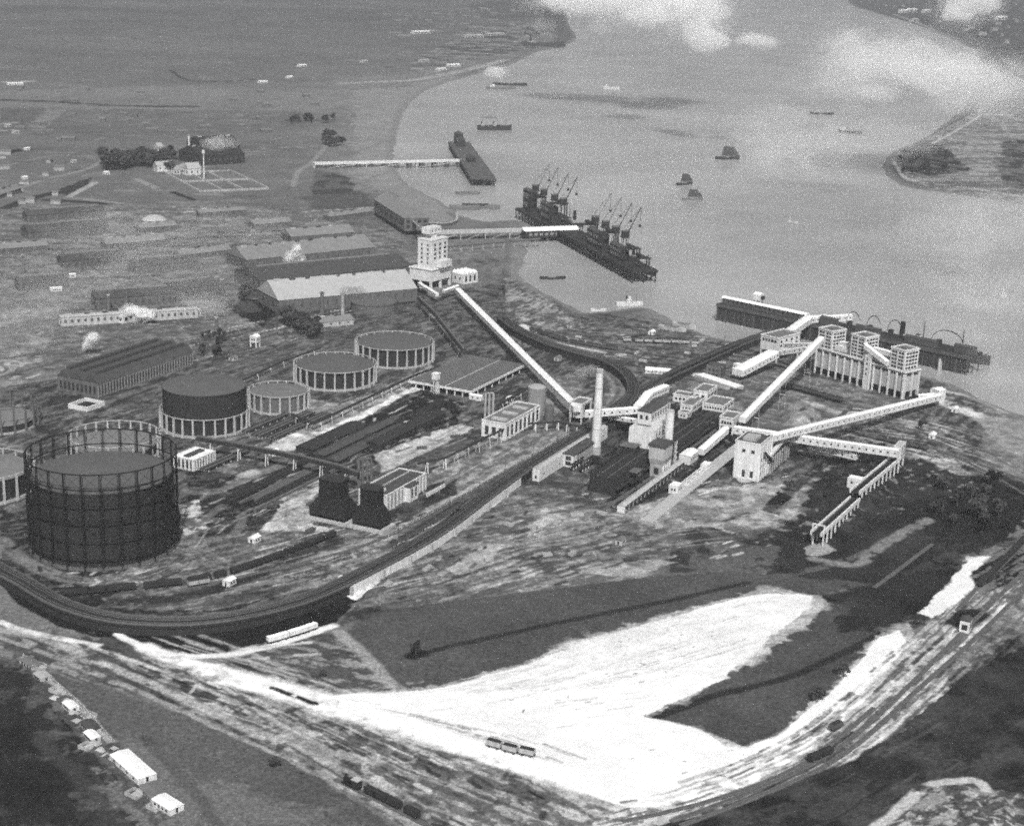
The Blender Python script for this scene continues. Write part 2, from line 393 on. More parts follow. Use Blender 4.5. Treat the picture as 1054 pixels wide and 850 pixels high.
specks([(305, 460), (440, 402), (478, 415), (470, 440), (380, 480)], 55, [190, 210, 150, 25], (.8, 2.2), ax=A64)
poly([(385, 470), (475, 436), (488, 440), (450, 460), (395, 487)], 165, .15, 3, g2=190, tex=(A64, 40, 2))
poly([(430, 470), (470, 450), (480, 455), (470, 475), (440, 480)], 96, .3, 3)
poly([(455, 470), (520, 447), (575, 440), (590, 448), (440, 525), (420, 520)], 112, .35, 4, g2=150, tex=(A64, 12, 2.8), fr=.45)
poly([(425, 505), (470, 492), (470, 510), (440, 522), (400, 540), (380, 545)], 88, .35, 3, g2=70)
poly([(285, 525), (325, 500), (322, 540), (345, 545), (300, 560), (270, 545)], 160, .2, 4, g2=200, sc=9)
poly([(278, 500), (325, 488), (330, 505), (290, 525)], 150, .3, 3, g2=190)
poly([(180, 560), (270, 545), (360, 548), (420, 545), (480, 500), (500, 498), (350, 600), (220, 628), (100, 625)], 92, .35, 4, g2=130, tex=(38, 12, 2.5), fr=.45)
stroke([(185, 605), (300, 580), (380, 558), (440, 528), (560, 462)], 6, 168, k=.7, gaps=.38)
stroke([(400, 555), (480, 505), (590, 450)], 4, 185, k=.7, gaps=.3)
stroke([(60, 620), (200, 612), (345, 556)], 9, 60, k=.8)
specks([(260, 560), (440, 530), (380, 590), (250, 615)], 40, [215, 190, 60], (.8, 2.2), ax=40)
poly([(215, 512), (300, 478), (335, 492), (325, 500), (250, 527)], 52, .4, 2, g2=78, tex=(A64, 20, 2.5))
for c in [(256, 488), (296, 499), (284, 509), (302, 505), (325, 497), (310, 489), (277, 494)]:
    stroke([(c[0]-5, c[1]+1), (c[0]+5, c[1]-2)], 9, 178, warp=2)
for p, bd, n_ in [([(190, 600), (300, 575), (440, 528), (560, 462)], 40, 60), ([(200, 470), (330, 430), (460, 375)], 80, 90), ([(240, 540), (330, 500), (480, 440)], 70, 80), ([(60, 400), (200, 360), (330, 330), (460, 300)], 60, 60), ([(20, 585), (90, 602), (170, 585), (215, 540), (290, 505)], 22, 40), ([(540, 500), (640, 470), (740, 430)], 60, 60), ([(690, 420), (780, 410), (930, 440)], 90, 70), ([(480, 320), (560, 335), (700, 345), (820, 365)], 70, 80), ([(400, 610), (560, 560), (760, 520)], 110, 110), ([(640, 575), (760, 560), (850, 520)], 60, 40)]:
    streaks(p, bd, n_, [165, 180, 150, 52, 46, 60, 200], (.5, 1.5), k=.85, ln=(.06, .3))
# under and beside the viaduct
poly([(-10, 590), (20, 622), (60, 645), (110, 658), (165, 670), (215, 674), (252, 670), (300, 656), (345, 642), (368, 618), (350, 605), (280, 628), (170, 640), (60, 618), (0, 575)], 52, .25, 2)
poly([(357, 613), (375, 588), (440, 548), (520, 505), (523, 511), (470, 545), (440, 566), (400, 592), (366, 617)], 225, .08, 1.5, g2=245)
stroke([(410, 549), (520, 487), (600, 445)], 5, 90, k=.8)
poly([(560, 470), (600, 445), (640, 430), (700, 400), (760, 430), (760, 470), (680, 540), (600, 520)], 58, .4, 4, g2=86, tex=(A64, 14, 2.4))
poly([(606, 505), (640, 510), (735, 430), (760, 450), (700, 480), (640, 528)], 40, .4, 2, g2=66, tex=(A64, 30, 2))
poly([(540, 490), (600, 470), (640, 505), (600, 530), (560, 515)], 84, .35, 3, g2=105)
# middle ground between the viaduct and the coal
poly([(362, 622), (440, 566), (525, 508), (600, 520), (680, 540), (760, 510), (870, 480), (850, 540), (800, 590), (700, 600), (520, 610), (400, 628)], 104, .35, 5, g2=140, tex=(35, 18, 3.2), fr=.4)
poly([(640, 530), (700, 505), (760, 500), (870, 485), (830, 530), (780, 545), (700, 545)], 130, .3, 5, g2=165, sc=12)
poly([(545, 530), (640, 545), (690, 560), (640, 590), (520, 590), (480, 575)], 90, .3, 6, g2=132, tex=(30, 30, 6))
poly([(690, 545), (770, 540), (830, 548), (860, 560), (800, 590), (690, 590)], 72, .3, 6, g2=100, sc=14)
poly([(560, 520), (612, 525), (600, 545), (545, 545)], 150, .3, 4, g2=185, fr=.4)
stroke([(520, 560), (580, 548), (640, 530), (690, 545), (720, 536)], 8, 168, k=.6, gaps=.36)
for p in [[(380, 622), (450, 610), (520, 590), (620, 560)], [(400, 612), (470, 590), (560, 560), (650, 540)], [(520, 575), (600, 570), (700, 552), (780, 545)], [(450, 570), (560, 545), (640, 520)]]:
    streaks(p, 45, 26, [175, 195, 60, 150, 70], (1, 3.2))
poly([(460, 585), (500, 565), (520, 562), (500, 580), (470, 592)], 190, .2, 3, k=.7); poly([(600, 590), (660, 575), (700, 578), (650, 594)], 170, .3, 4, k=.8)
poly([(690, 535), (745, 528), (800, 535), (760, 548)], 180, .3, 4, g2=120, sc=9, k=.8)
specks([(380, 620), (525, 510), (870, 485), (850, 545), (700, 600)], 110, [205, 190, 50, 60, 220], (.9, 2.6), ax=40)
# shore side: sidings, mud and tips round the loop line
poly([(455, 300), (520, 290), (600, 318), (690, 335), (760, 350), (830, 355), (800, 380), (700, 400), (640, 385), (560, 350), (480, 345)], 84, .4, 5, g2=116, tex=(-20, 16, 2.8))
poly([(520, 285), (560, 305), (590, 330), (560, 340), (520, 320)], 100, .35, 4, g2=150, tex=(70, 15, 3))
for p in [[(530, 335), (580, 352), (640, 360), (720, 358)], [(560, 330), (620, 338), (700, 345), (780, 352)], [(540, 345), (600, 352), (680, 372)], [(640, 345), (700, 352), (800, 372)]]:
    streaks(p, 45, 20, [165, 150, 62, 190], (1, 3))
stroke([(538, 335), (552, 343)], 6, 210); stroke([(575, 352), (600, 358), (620, 362)], 7, 190, gaps=.3)
poly([(600, 312), (655, 300), (672, 316), (640, 326), (600, 322)], 92, .3, 6, k=.6)
for r_, g in [(26, 140), (21, 95), (16, 150), (11, 100)]:      # ring-shaped tip tracks inside the loop
    stroke([(600+r_*.2, 424), (612+r_*.6, 418), (614+r_, 402), (612+r_*.8, 388), (606+r_*.3, 380)], 5, g, k=.7)
poly([(540, 395), (575, 385), (600, 395), (590, 425), (555, 430)], 112, .3, 4, g2=135, sc=10)
# behind the coke works: plain sidings and silo yard
poly([(690, 400), (760, 375), (830, 385), (930, 412), (960, 420), (870, 450), (800, 450), (740, 425)], 104, .3, 5, g2=128, tex=(-32, 34, 4))
stroke([(718, 386), (735, 392), (755, 400)], 9, 205); stroke([(830, 412), (860, 424), (885, 425)], 8, 180, gaps=.3)
stroke([(700, 410), (760, 420)], 6, 150, gaps=.4)
stroke([(795, 396), (830, 404), (868, 414)], 8, 62)
poly([(805, 425), (830, 418), (845, 428), (838, 440), (805, 438)], 138, .2, 3)
for p in [[(860, 440), (920, 440), (1000, 470), (1060, 510)], [(900, 450), (960, 460), (1054, 490)], [(870, 425), (930, 435), (1030, 465)], [(940, 408), (1000, 425), (1060, 480)], [(830, 440), (900, 455), (960, 470)]]:
    streaks(p, 40, 30, [190, 170, 60, 66, 205], (1, 3.4))
stroke([(972, 415), (1000, 425), (1030, 440), (1060, 465)], 14, 205, k=.8, gaps=.3)
stroke([(975, 403), (1005, 410), (1035, 424)], 6, 205, k=.85, gaps=.25)
poly([(1000, 430), (1060, 430), (1060, 475), (1030, 460)], 150, .2, 5)
poly([(930, 465), (985, 475), (995, 490), (975, 500), (950, 485)], 130, .3, 4, g2=195, fr=.5, tex=(-40, 18, 3.5))
poly([(850, 470), (878, 480), (870, 492), (846, 488)], 150, .3, 3, g2=200)
# coal stocking ground
poly([(800, 555), (838, 500), (850, 480), (905, 465), (945, 470), (985, 490), (1040, 488), (1060, 500), (1054, 540), (1010, 570), (960, 600), (900, 610), (840, 600), (790, 592)], 60, .35, 14, g2=74, sc=22, edge=.25)
poly([(960, 515), (1010, 485), (1054, 500), (1054, 540), (1010, 560), (960, 560), (945, 540)], 40, .4, 26, k=.8)
poly([(870, 462), (910, 455), (925, 470), (890, 482), (850, 478)], 46, .3, 3)
stroke([(838, 575), (880, 580), (910, 560), (955, 535)], 7, 150, k=.75, gaps=.4)
stroke([(700, 610), (780, 598), (850, 582), (900, 565), (945, 540)], 5, 120, k=.6, gaps=.4)
stroke([(920, 600), (960, 560), (985, 530)], 4, 34, k=.8)
poly([(828, 562), (850, 558), (862, 566), (845, 572), (830, 571)], 165, .3, 3)
poly([(786, 520), (800, 505), (815, 512), (805, 520)], 60, .3, 3); stroke([(790, 525), (830, 492), (855, 472)], 7, 62, k=.8)
# big dark fields of breeze
poly([(355, 648), (398, 628), (520, 612), (650, 596), (745, 588), (800, 592), (900, 600), (830, 612), (760, 616), (620, 656), (520, 692), (455, 708), (420, 710), (396, 694), (372, 668)], 84, .22, 3, g2=94, sc=50, edge=.3)
stroke([(428, 674), (470, 664), (560, 644), (680, 620), (770, 600)], 4.0, 40, k=.75, gaps=.18)
stroke([(424, 675), (432, 673)], 8, 22); stroke([(420, 676), (421, 675)], 3, 30)
poly([(660, 739), (690, 722), (740, 700), (762, 680), (815, 640), (838, 615), (900, 600), (985, 565), (1000, 600), (960, 635), (930, 655), (905, 655), (880, 685), (850, 714), (800, 756), (770, 769), (745, 769), (722, 750)], 92, .25, 3, g2=72, sc=60, edge=.3)
poly([(850, 612), (960, 575), (1010, 590), (985, 625), (920, 650), (870, 650)], 66, .25, 16, g2=50, sc=25, edge=.2)
stroke([(665, 740), (690, 733), (730, 718), (800, 700), (860, 676), (930, 640)], 4.5, 42, k=.8, gaps=.15)
# foreground: pale scrub and rough ground
poly([(-10, 655), (110, 655), (160, 662), (330, 712), (420, 745), (560, 800), (660, 838), (640, 860), (430, 860), (330, 795), (200, 735), (60, 690), (-10, 660)], 92, .4, 3, g2=150, tex=(-42, 20, 4), fr=.46)
poly([(330, 735), (430, 755), (540, 800), (640, 835), (600, 860), (460, 860), (380, 800)], 108, .4, 4, g2=168, tex=(-45, 14, 4), fr=.45)
poly([(240, 668), (300, 655), (350, 650), (372, 672), (395, 695), (415, 712), (330, 716), (250, 690)], 92, .4, 3, g2=150, tex=(-20, 13, 3.5), fr=.42)
poly([(225, 680), (270, 680), (330, 712), (260, 700)], 70, .3, 3)
stroke([(350, 650), (362, 662), (376, 674), (402, 705)], 6, 165, k=.8, gaps=.25)
streaks([(100, 662), (220, 705), (330, 760), (480, 850)], 70, 80, [195, 180, 60, 70, 210], (.8, 2.6))
streaks([(160, 680), (300, 725), (450, 790), (620, 850)], 50, 70, [195, 180, 55, 70, 215], (.8, 2.6))
stroke([(0, 648), (40, 655), (100, 680), (190, 720), (280, 765), (340, 800), (440, 852)], 5, 175, k=.8, gaps=.3)
stroke([(0, 655), (80, 685), (200, 738), (330, 800)], 3, 168, k=.7, gaps=.35)
stroke([(130, 700), (260, 760), (330, 790)], 3, 70, k=.6, gaps=.3)
specks([(60, 660), (330, 712), (640, 835), (450, 855), (250, 755)], 110, [205, 60, 55, 190, 50], (.8, 2.8), ax=-42)
# the dark meadow, front left
poly([(-30, 664), (60, 694), (200, 740), (320, 795), (425, 862), (-30, 870)], 90, .08, 3, g2=102, sc=60, edge=.35)
poly([(90, 760), (220, 800), (330, 830), (400, 862), (80, 862)], 122, .08, 30, k=.7)
poly([(-30, 670), (10, 680), (60, 740), (110, 800), (150, 870), (-30, 870)], 62, .3, 26, g2=46, sc=30, edge=.25, k=.9)
poly([(-30, 740), (30, 750), (70, 810), (90, 870), (-30, 870)], 40, .35, 24, k=.75, g2=56, sc=14, edge=.15)
streaks([(0, 700), (50, 760), (110, 860)], 40, 20, [90, 34, 80], (.6, 2), k=.5)
stroke([(40, 760), (80, 800), (125, 850)], 6, 80, k=.6); stroke([(150, 760), (200, 815), (240, 870)], 5, 66, k=.4)
poly([(10, 672), (36, 676), (120, 760), (178, 838), (160, 850), (85, 765), (40, 712)], 80, .4, 5, g2=122, tex=(-58, 5, 3), fr=.4, k=.75)
stroke([(25, 676), (80, 725), (115, 765)], 3, 165, gaps=.2)
# chalk ground and the pale lorry road
poly([(318, 714), (400, 711), (456, 704), (520, 686), (620, 651), (690, 632), (790, 605), (850, 612), (835, 640), (770, 684), (700, 724), (670, 738), (722, 747), (760, 768), (800, 753), (852, 710), (882, 680), (905, 652), (935, 642), (945, 665), (910, 712), (855, 766), (815, 796), (770, 818), (700, 842), (650, 845), (540, 800), (470, 776), (400, 757), (330, 738)], 190, .25, 7, g2=228, tex=(25, 20, 4), fr=.5, k=.6)
poly([(325, 716), (400, 713), (456, 707), (522, 689), (560, 676), (622, 655), (690, 636), (760, 615), (790, 611), (838, 612), (822, 634), (800, 650), (762, 682), (740, 702), (692, 723), (662, 738), (690, 742), (722, 750), (746, 768), (768, 768), (800, 756), (852, 714), (882, 684), (905, 656), (925, 648), (935, 665), (905, 705), (875, 738), (850, 758), (812, 790), (770, 812), (700, 836), (660, 838), (600, 815), (540, 793), (470, 768), (400, 750), (335, 735)], 240, .10, 1.7, g2=250, sc=30, edge=.25)
for p in [[(420, 718), (520, 700), (640, 665), (790, 615)], [(480, 715), (600, 690), (720, 660)]]:
    streaks(p, 30, 30, [205, 190, 215], (.8, 2.2), k=.6)
poly([(560, 676), (690, 636), (800, 612), (838, 612), (800, 650), (740, 702), (700, 690), (600, 690)], 226, .15, 6, g2=240, tex=(25, 12, 1.5), fr=.5, k=.8)
for p in [[(600, 690), (700, 660), (820, 620)], [(560, 730), (680, 715)]]:
    streaks(p, 40, 26, [200, 170, 215, 130], (.4, 1.2), k=.7)
poly([(600, 660), (670, 640), (690, 650), (640, 670)], 225, .1, 3, g2=195, tex=(28, 14, 2.5), fr=.3, k=.8)
specks([(480, 705), (780, 618), (740, 690), (560, 760)], 26, [60, 120, 170, 40], (.35, .9), ax=25)
specks([(560, 760), (740, 770), (850, 730), (760, 810)], 14, [70, 120, 170], (.35, .8), ax=25)
streaks([(330, 722), (420, 738), (520, 762), (600, 790)], 14, 22, [120, 90, 170], (.7, 1.8), k=.8)
stroke([(121, 652), (134, 660), (152, 667)], 4, 240, var=.1)
stroke([(150, 666), (165, 672), (220, 691), (330, 722), (420, 748), (520, 785)], 9, 248, var=.05)
stroke([(215, 691), (270, 704), (330, 722), (420, 747), (520, 780), (600, 806)], 14, 250, var=.05)
stroke([(160, 672), (200, 675), (245, 672), (290, 661), (345, 643)], 4.5, 236, var=.1)
stroke([(0, 640), (30, 650), (60, 656), (100, 664)], 4, 215, gaps=.25)
stroke([(250, 668), (320, 660)], 3, 205, gaps=.3); stroke([(255, 678), (330, 672)], 2.5, 180, gaps=.35)
stroke([(280, 708), (325, 724)], 3, 60, gaps=.3)
# track bed, front right
poly([(640, 848), (700, 836), (770, 812), (850, 758), (905, 705), (930, 668), (990, 625), (1060, 590), (1060, 640), (1000, 690), (940, 735), (880, 780), (800, 812), (720, 836), (640, 862)], 110, .3, 3, g2=185, tex=(52, 26, 3), fr=.5)
streaks([(690, 845), (790, 808), (870, 765), (940, 705), (1010, 640), (1054, 600)], 40, 110, [225, 205, 60, 45, 190, 70], (.8, 2.4), k=.8)
streaks([(620, 850), (700, 835), (800, 800), (860, 770)], 30, 30, [235, 215, 70], (.8, 2.2), k=.8)
poly([(947, 630), (976, 598), (1000, 574), (1022, 572), (1016, 592), (985, 622), (958, 636)], 238, .1, 4)
poly([(1000, 690), (1040, 655), (1054, 650), (1054, 600), (1020, 640), (985, 680)], 100, .4, 4, g2=140, sc=10, k=.7)
poly([(590, 858), (640, 832), (700, 828), (640, 862)], 205, .2, 2, g2=120, tex=(30, 20, 2))
# dark ground, front right
poly([(640, 862), (740, 832), (810, 808), (880, 782), (945, 735), (1000, 692), (1070, 655), (1070, 870), (640, 870)], 78, .4, 3, g2=50, sc=14, edge=.2)
poly([(820, 812), (900, 780), (950, 740), (940, 790), (860, 850), (760, 862)], 84, .3, 14, k=.6, g2=62, sc=12)
streaks([(720, 850), (860, 810), (960, 750), (1060, 690)], 60, 30, [100, 36, 88], (.6, 2), k=.6)
streaks([(830, 855), (930, 790), (1060, 720)], 50, 24, [100, 36, 88], (.6, 2), k=.5)
poly([(980, 690), (1060, 650), (1060, 740), (1010, 780), (960, 780)], 46, .4, 25, k=.7, g2=70, sc=12, edge=.15)
poly([(895, 862), (925, 830), (955, 806), (1000, 801), (1016, 812), (1045, 815), (1060, 862)], 92, .4, 3, g2=165, tex=(40, 9, 3), fr=.45)
stroke([(898, 855), (930, 828), (955, 808), (1000, 802), (1014, 814)], 5, 205, k=.9, gaps=.25)
specks([(905, 850), (1000, 805), (1045, 850)], 30, [200, 60], (.6, 1.6))
poly([(1000, 590), (1060, 545), (1060, 590), (1010, 615)], 120, .3, 3, g2=60, tex=(48, 30, 2.5))
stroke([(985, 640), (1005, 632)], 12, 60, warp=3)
# ---- far bank, right
poly([(860, -30), (1070, -30), (1070, 62), (1000, 45), (950, 26), (880, 8)], 108, .25, 25, g2=126, tex=(-8, 200, 25))
stroke([(920, 15), (950, 26), (985, 42), (1000, 50)], 16, 175, k=.7, gaps=.3)
poly([(915, 168), (925, 156), (1000, 118), (1060, 112), (1060, 212), (1000, 200), (940, 190)], 125, .3, 8, g2=158, tex=(10, 70, 9))
poly([(1028, 146), (1060, 144), (1060, 196), (1030, 190)], 92, .3, 22, g2=118, sc=20)
poly([(925, 155), (950, 142), (970, 150), (1000, 175), (960, 182), (930, 176)], 116, .3, 12, g2=90, sc=16)
stroke([(920, 166), (928, 180), (945, 187), (1000, 194), (1060, 204)], 6, 195, k=.8)
stroke([(918, 170), (926, 183), (944, 191), (1000, 199)], 7, 66, k=.8)
stroke([(960, 148), (1005, 122), (1012, 112), (1060, 108)], 6, 190, k=.7); stroke([(930, 154), (1000, 116)], 5, 80, k=.7)
# ---- litter, clinker and puddles all over the works and rough ground
for px_ in ([(0, 210), (430, 215), (560, 300), (1054, 420), (1054, 500), (850, 545), (640, 590), (360, 640), (100, 650), (0, 590)], [(0, 640), (120, 655), (330, 716), (520, 790), (660, 840), (440, 850), (200, 735)], [(640, 845), (850, 760), (930, 670), (1054, 590), (1054, 640), (880, 780)]):
    P_ = WA(px_); sl_ = sub(P_, 10); X_ = GX[sl_]; Y_ = GY[sl_]; in_ = inside(P_, X_+wx1[sl_]*20, Y_+wy1[sl_]*20)
    n1 = fbm(X_, Y_, 4.5, 301, 3, .6); n2 = fbm(X_, Y_, 11, 321, 4, .6); n3 = fbm(X_, Y_, 45, 341, 3)
    ALB[sl_] *= np.where(in_, (1+1.1*(n1-.5))*(1+.6*(n2-.5)), 1)
    fl = in_*sst(.68, .76, n1)*sst(.45, .6, n3); ALB[sl_] = ALB[sl_]*(1-fl*.45)+.36*fl*.45
    dk = in_*sst(.36, .28, n2)*sst(.55, .42, n3); ALB[sl_] *= 1-.4*dk
poly([(300, 92), (400, 92), (470, 76), (480, 100), (460, 220), (420, 205), (362, 195), (325, 165), (320, 120)], 138, .12, 60, sc=60, k=.45)
poly([(362, 92), (420, 90), (470, 76), (480, 100), (460, 220), (420, 205), (380, 195), (362, 165), (366, 120)], 146, .12, 45, g2=154, tex=(8, 60, 20), k=.8)
poly([(325, 176), (350, 178), (368, 192), (360, 200), (320, 200)], 108, .25, 12, g2=92, sc=25); stroke([(372, 186), (400, 178), (430, 172)], 5, 112, k=.5, gaps=.3); stroke([(360, 160), (390, 148), (420, 140)], 6, 118, k=.5, gaps=.3)
poly([(398, 202), (445, 208), (468, 226), (430, 238), (420, 222)], 142, .15, 3)
# ---- the river bed
RIV = [(576, 47), (548, 53), (520, 66), (472, 79), (436, 91), (412, 110), (402, 138), (398, 165), (412, 188), (446, 206), (470, 222), (500, 228), (540, 230), (530, 262), (527, 284), (560, 304), (585, 317), (604, 323), (640, 319), (664, 318), (692, 333), (740, 350), (800, 356), (850, 362), (950, 388), (985, 402), (1035, 423), (1120, 440), (1300, 470), (1700, 500), (1700, 260), (1300, 232), (1140, 222), (1060, 209), (1000, 199), (944, 191), (924, 182), (916, 169), (926, 156), (960, 140), (988, 118), (1004, 100), (1012, 60), (1000, 48), (950, 27), (880, 6), (850, -8), (600, -8), (582, 20), (590, 38)]
_P = WA(sm(RIV+RIV[:1]))
_d = np.full(GX.shape, 1e9); _sl = sub(_P, 60)
_X = GX[_sl]+wx1[_sl]*10; _Y = GY[_sl]+wy1[_sl]*10
_ins = inside(_P, _X, _Y); _dd = dist(_P, _X, _Y)*np.where(_ins, 1, -1)
BED = np.full(GX.shape, -200.0); BED[_sl] = _dd
GZ = -7*sst(-2, 26, BED)
_mud = sst(-7, 3, BED); _a = alb(138, (slice(None), slice(None)))*(.8+.4*f0)
ALB = ALB*(1-_mud*.8)+_a*_mud*.8
# ---- gentle relief: hummocks, ruts, the tip in the front right corner
GZ = GZ + (f0-.5)*.5*(BED < -20) + (f1-.5)*.8*(BED < -30)
def bump(px, h, warp=4, fall=16):
    P = WA(px); sl = sub(P, fall+5); X = GX[sl]+wx1[sl]*warp*2; Y = GY[sl]+wy1[sl]*warp*2
    d = dist(np.vstack([P, P[:1]]), X, Y)*np.where(inside(P, X, Y), 1, -1); GZ[sl] = GZ[sl]+h*sst(0, fall, d)*(.7+.6*f0[sl])
bump([(895, 862), (925, 830), (955, 806), (1000, 801), (1016, 812), (1045, 815), (1060, 862)], 1.6, 3, 8)
bump([(850, 482), (905, 467), (935, 475), (900, 540), (860, 560), (838, 540)], 3.5, 4, 12)
bump([(800, 422), (830, 416), (848, 428), (836, 441), (806, 438)], 5, 2, 7)
bump([(305, 462), (440, 402), (478, 415), (470, 440), (380, 480)], 1.6, 4, 5)
GZ[:2] = 0
nv = NR*NC
me = bpy.data.meshes.new('ground'); me.vertices.add(nv)
co = np.stack([GX, GY, GZ], -1).reshape(-1, 3).astype(np.float32); me.vertices.foreach_set('co', co.ravel())
ii = np.arange(nv).reshape(NR, NC)
q = np.stack([ii[1:, :-1], ii[1:, 1:], ii[:-1, 1:], ii[:-1, :-1]], -1).reshape(-1, 4)
me.loops.add(q.size); me.loops.foreach_set('vertex_index', q.ravel().astype(np.int32))
me.polygons.add(len(q)); me.polygons.foreach_set('loop_start', np.arange(0, q.size, 4, dtype=np.int32))
me.update(calc_edges=True)
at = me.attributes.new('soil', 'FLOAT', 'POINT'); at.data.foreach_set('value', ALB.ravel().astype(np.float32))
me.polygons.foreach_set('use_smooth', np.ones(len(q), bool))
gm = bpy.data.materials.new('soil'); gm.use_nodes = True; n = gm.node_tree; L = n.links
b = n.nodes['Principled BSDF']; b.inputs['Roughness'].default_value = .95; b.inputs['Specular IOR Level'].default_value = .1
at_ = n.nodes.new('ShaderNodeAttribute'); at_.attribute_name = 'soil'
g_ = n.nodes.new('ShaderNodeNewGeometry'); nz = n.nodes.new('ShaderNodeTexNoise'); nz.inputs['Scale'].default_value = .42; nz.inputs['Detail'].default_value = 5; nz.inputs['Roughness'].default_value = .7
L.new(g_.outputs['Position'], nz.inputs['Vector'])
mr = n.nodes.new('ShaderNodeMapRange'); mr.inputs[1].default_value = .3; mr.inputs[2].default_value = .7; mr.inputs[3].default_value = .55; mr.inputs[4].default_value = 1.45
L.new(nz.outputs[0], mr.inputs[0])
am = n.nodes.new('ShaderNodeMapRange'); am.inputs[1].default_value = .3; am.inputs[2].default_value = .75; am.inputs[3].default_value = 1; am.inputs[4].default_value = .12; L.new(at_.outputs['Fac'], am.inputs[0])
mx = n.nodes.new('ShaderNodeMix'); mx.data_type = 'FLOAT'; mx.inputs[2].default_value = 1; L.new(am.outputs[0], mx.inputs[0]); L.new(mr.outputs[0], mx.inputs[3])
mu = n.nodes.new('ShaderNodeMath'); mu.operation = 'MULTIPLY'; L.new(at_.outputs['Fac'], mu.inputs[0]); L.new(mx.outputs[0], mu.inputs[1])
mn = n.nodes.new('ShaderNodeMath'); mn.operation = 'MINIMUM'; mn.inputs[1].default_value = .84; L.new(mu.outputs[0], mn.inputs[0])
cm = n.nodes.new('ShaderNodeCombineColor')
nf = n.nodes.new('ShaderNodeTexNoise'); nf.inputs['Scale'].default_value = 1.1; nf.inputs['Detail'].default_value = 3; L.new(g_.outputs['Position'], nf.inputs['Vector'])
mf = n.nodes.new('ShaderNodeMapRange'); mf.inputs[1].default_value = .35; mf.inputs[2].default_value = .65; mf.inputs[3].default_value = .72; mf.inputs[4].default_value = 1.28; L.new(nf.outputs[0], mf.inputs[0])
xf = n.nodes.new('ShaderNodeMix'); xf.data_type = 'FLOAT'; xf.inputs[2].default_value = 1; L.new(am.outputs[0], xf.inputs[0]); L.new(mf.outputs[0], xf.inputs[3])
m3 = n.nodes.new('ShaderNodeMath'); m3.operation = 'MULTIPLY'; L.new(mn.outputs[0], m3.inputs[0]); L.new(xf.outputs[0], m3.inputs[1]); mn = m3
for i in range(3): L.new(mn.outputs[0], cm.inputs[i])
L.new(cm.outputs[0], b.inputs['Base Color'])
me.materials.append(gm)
go = bpy.data.objects.new('ground', me); COL.objects.link(go); go['kind'] = 'structure'
GXf = None
def gz(v):                                # height of the ground at a point
    r = math.hypot(v[0], v[1]); a = math.degrees(math.atan2(v[0], v[1]))
    i = min(max(np.searchsorted(-rng_, -r), 0), NR-1); j = min(max(np.searchsorted(az, a), 0), NC-1); return float(GZ[i, j])
# ---- river water
WATER_Z = -2.6
wm = bpy.data.materials.new('river_water'); wm.use_nodes = True; n = wm.node_tree; L = n.links
b = n.nodes['Principled BSDF']; b.inputs['Base Color'].default_value = (.2, .2, .2, 1); b.inputs['Roughness'].default_value = .3; b.inputs['IOR'].default_value = 1.33
g_ = n.nodes.new('ShaderNodeNewGeometry')
nz = n.nodes.new('ShaderNodeTexNoise'); nz.inputs['Scale'].default_value = .12; nz.inputs['Detail'].default_value = 7; nz.inputs['Roughness'].default_value = .6
L.new(g_.outputs['Position'], nz.inputs['Vector'])
bp = n.nodes.new('ShaderNodeBump'); bp.inputs['Strength'].default_value = .5; bp.inputs['Distance'].default_value = .8
L.new(nz.outputs[0], bp.inputs['Height']); L.new(bp.outputs[0], b.inputs['Normal'])
nz2 = n.nodes.new('ShaderNodeTexNoise'); nz2.inputs['Scale'].default_value = .004; nz2.inputs['Detail'].default_value = 5
L.new(g_.outputs['Position'], nz2.inputs['Vector'])
mr = n.nodes.new('ShaderNodeMapRange'); mr.inputs[1].default_value = .3; mr.inputs[2].default_value = .7; mr.inputs[3].default_value = .23; mr.inputs[4].default_value = .35
L.new(nz2.outputs[0], mr.inputs[0]); cm = n.nodes.new('ShaderNodeCombineColor')
for i in range(3): L.new(mr.outputs[0], cm.inputs[i])
L.new(cm.outputs[0], b.inputs['Base Color'])
rb = MB().add([(-9000, 960, WATER_Z), (9000, 960, WATER_Z), (9000, 12000, WATER_Z), (-9000, 12000, WATER_Z)], [(0, 1, 2, 3)])
rb.build('river', wm, kind='structure')
# ---- the hazy air
hm = bpy.data.materials.new('haze_air'); hm.use_nodes = True; n = hm.node_tree
n.nodes.remove(n.nodes['Principled BSDF']); pv = n.nodes.new('ShaderNodeVolumePrincipled')
pv.inputs['Color'].default_value = (.40, .408, .425, 1); pv.inputs['Density'].default_value = SIG; pv.inputs['Anisotropy'].default_value = 0
n.links.new(pv.outputs[0], n.nodes['Material Output'].inputs['Volume'])
MB().box(-12000, 12000, -400, 14000, -9, 330).build('haze', hm, kind='stuff')
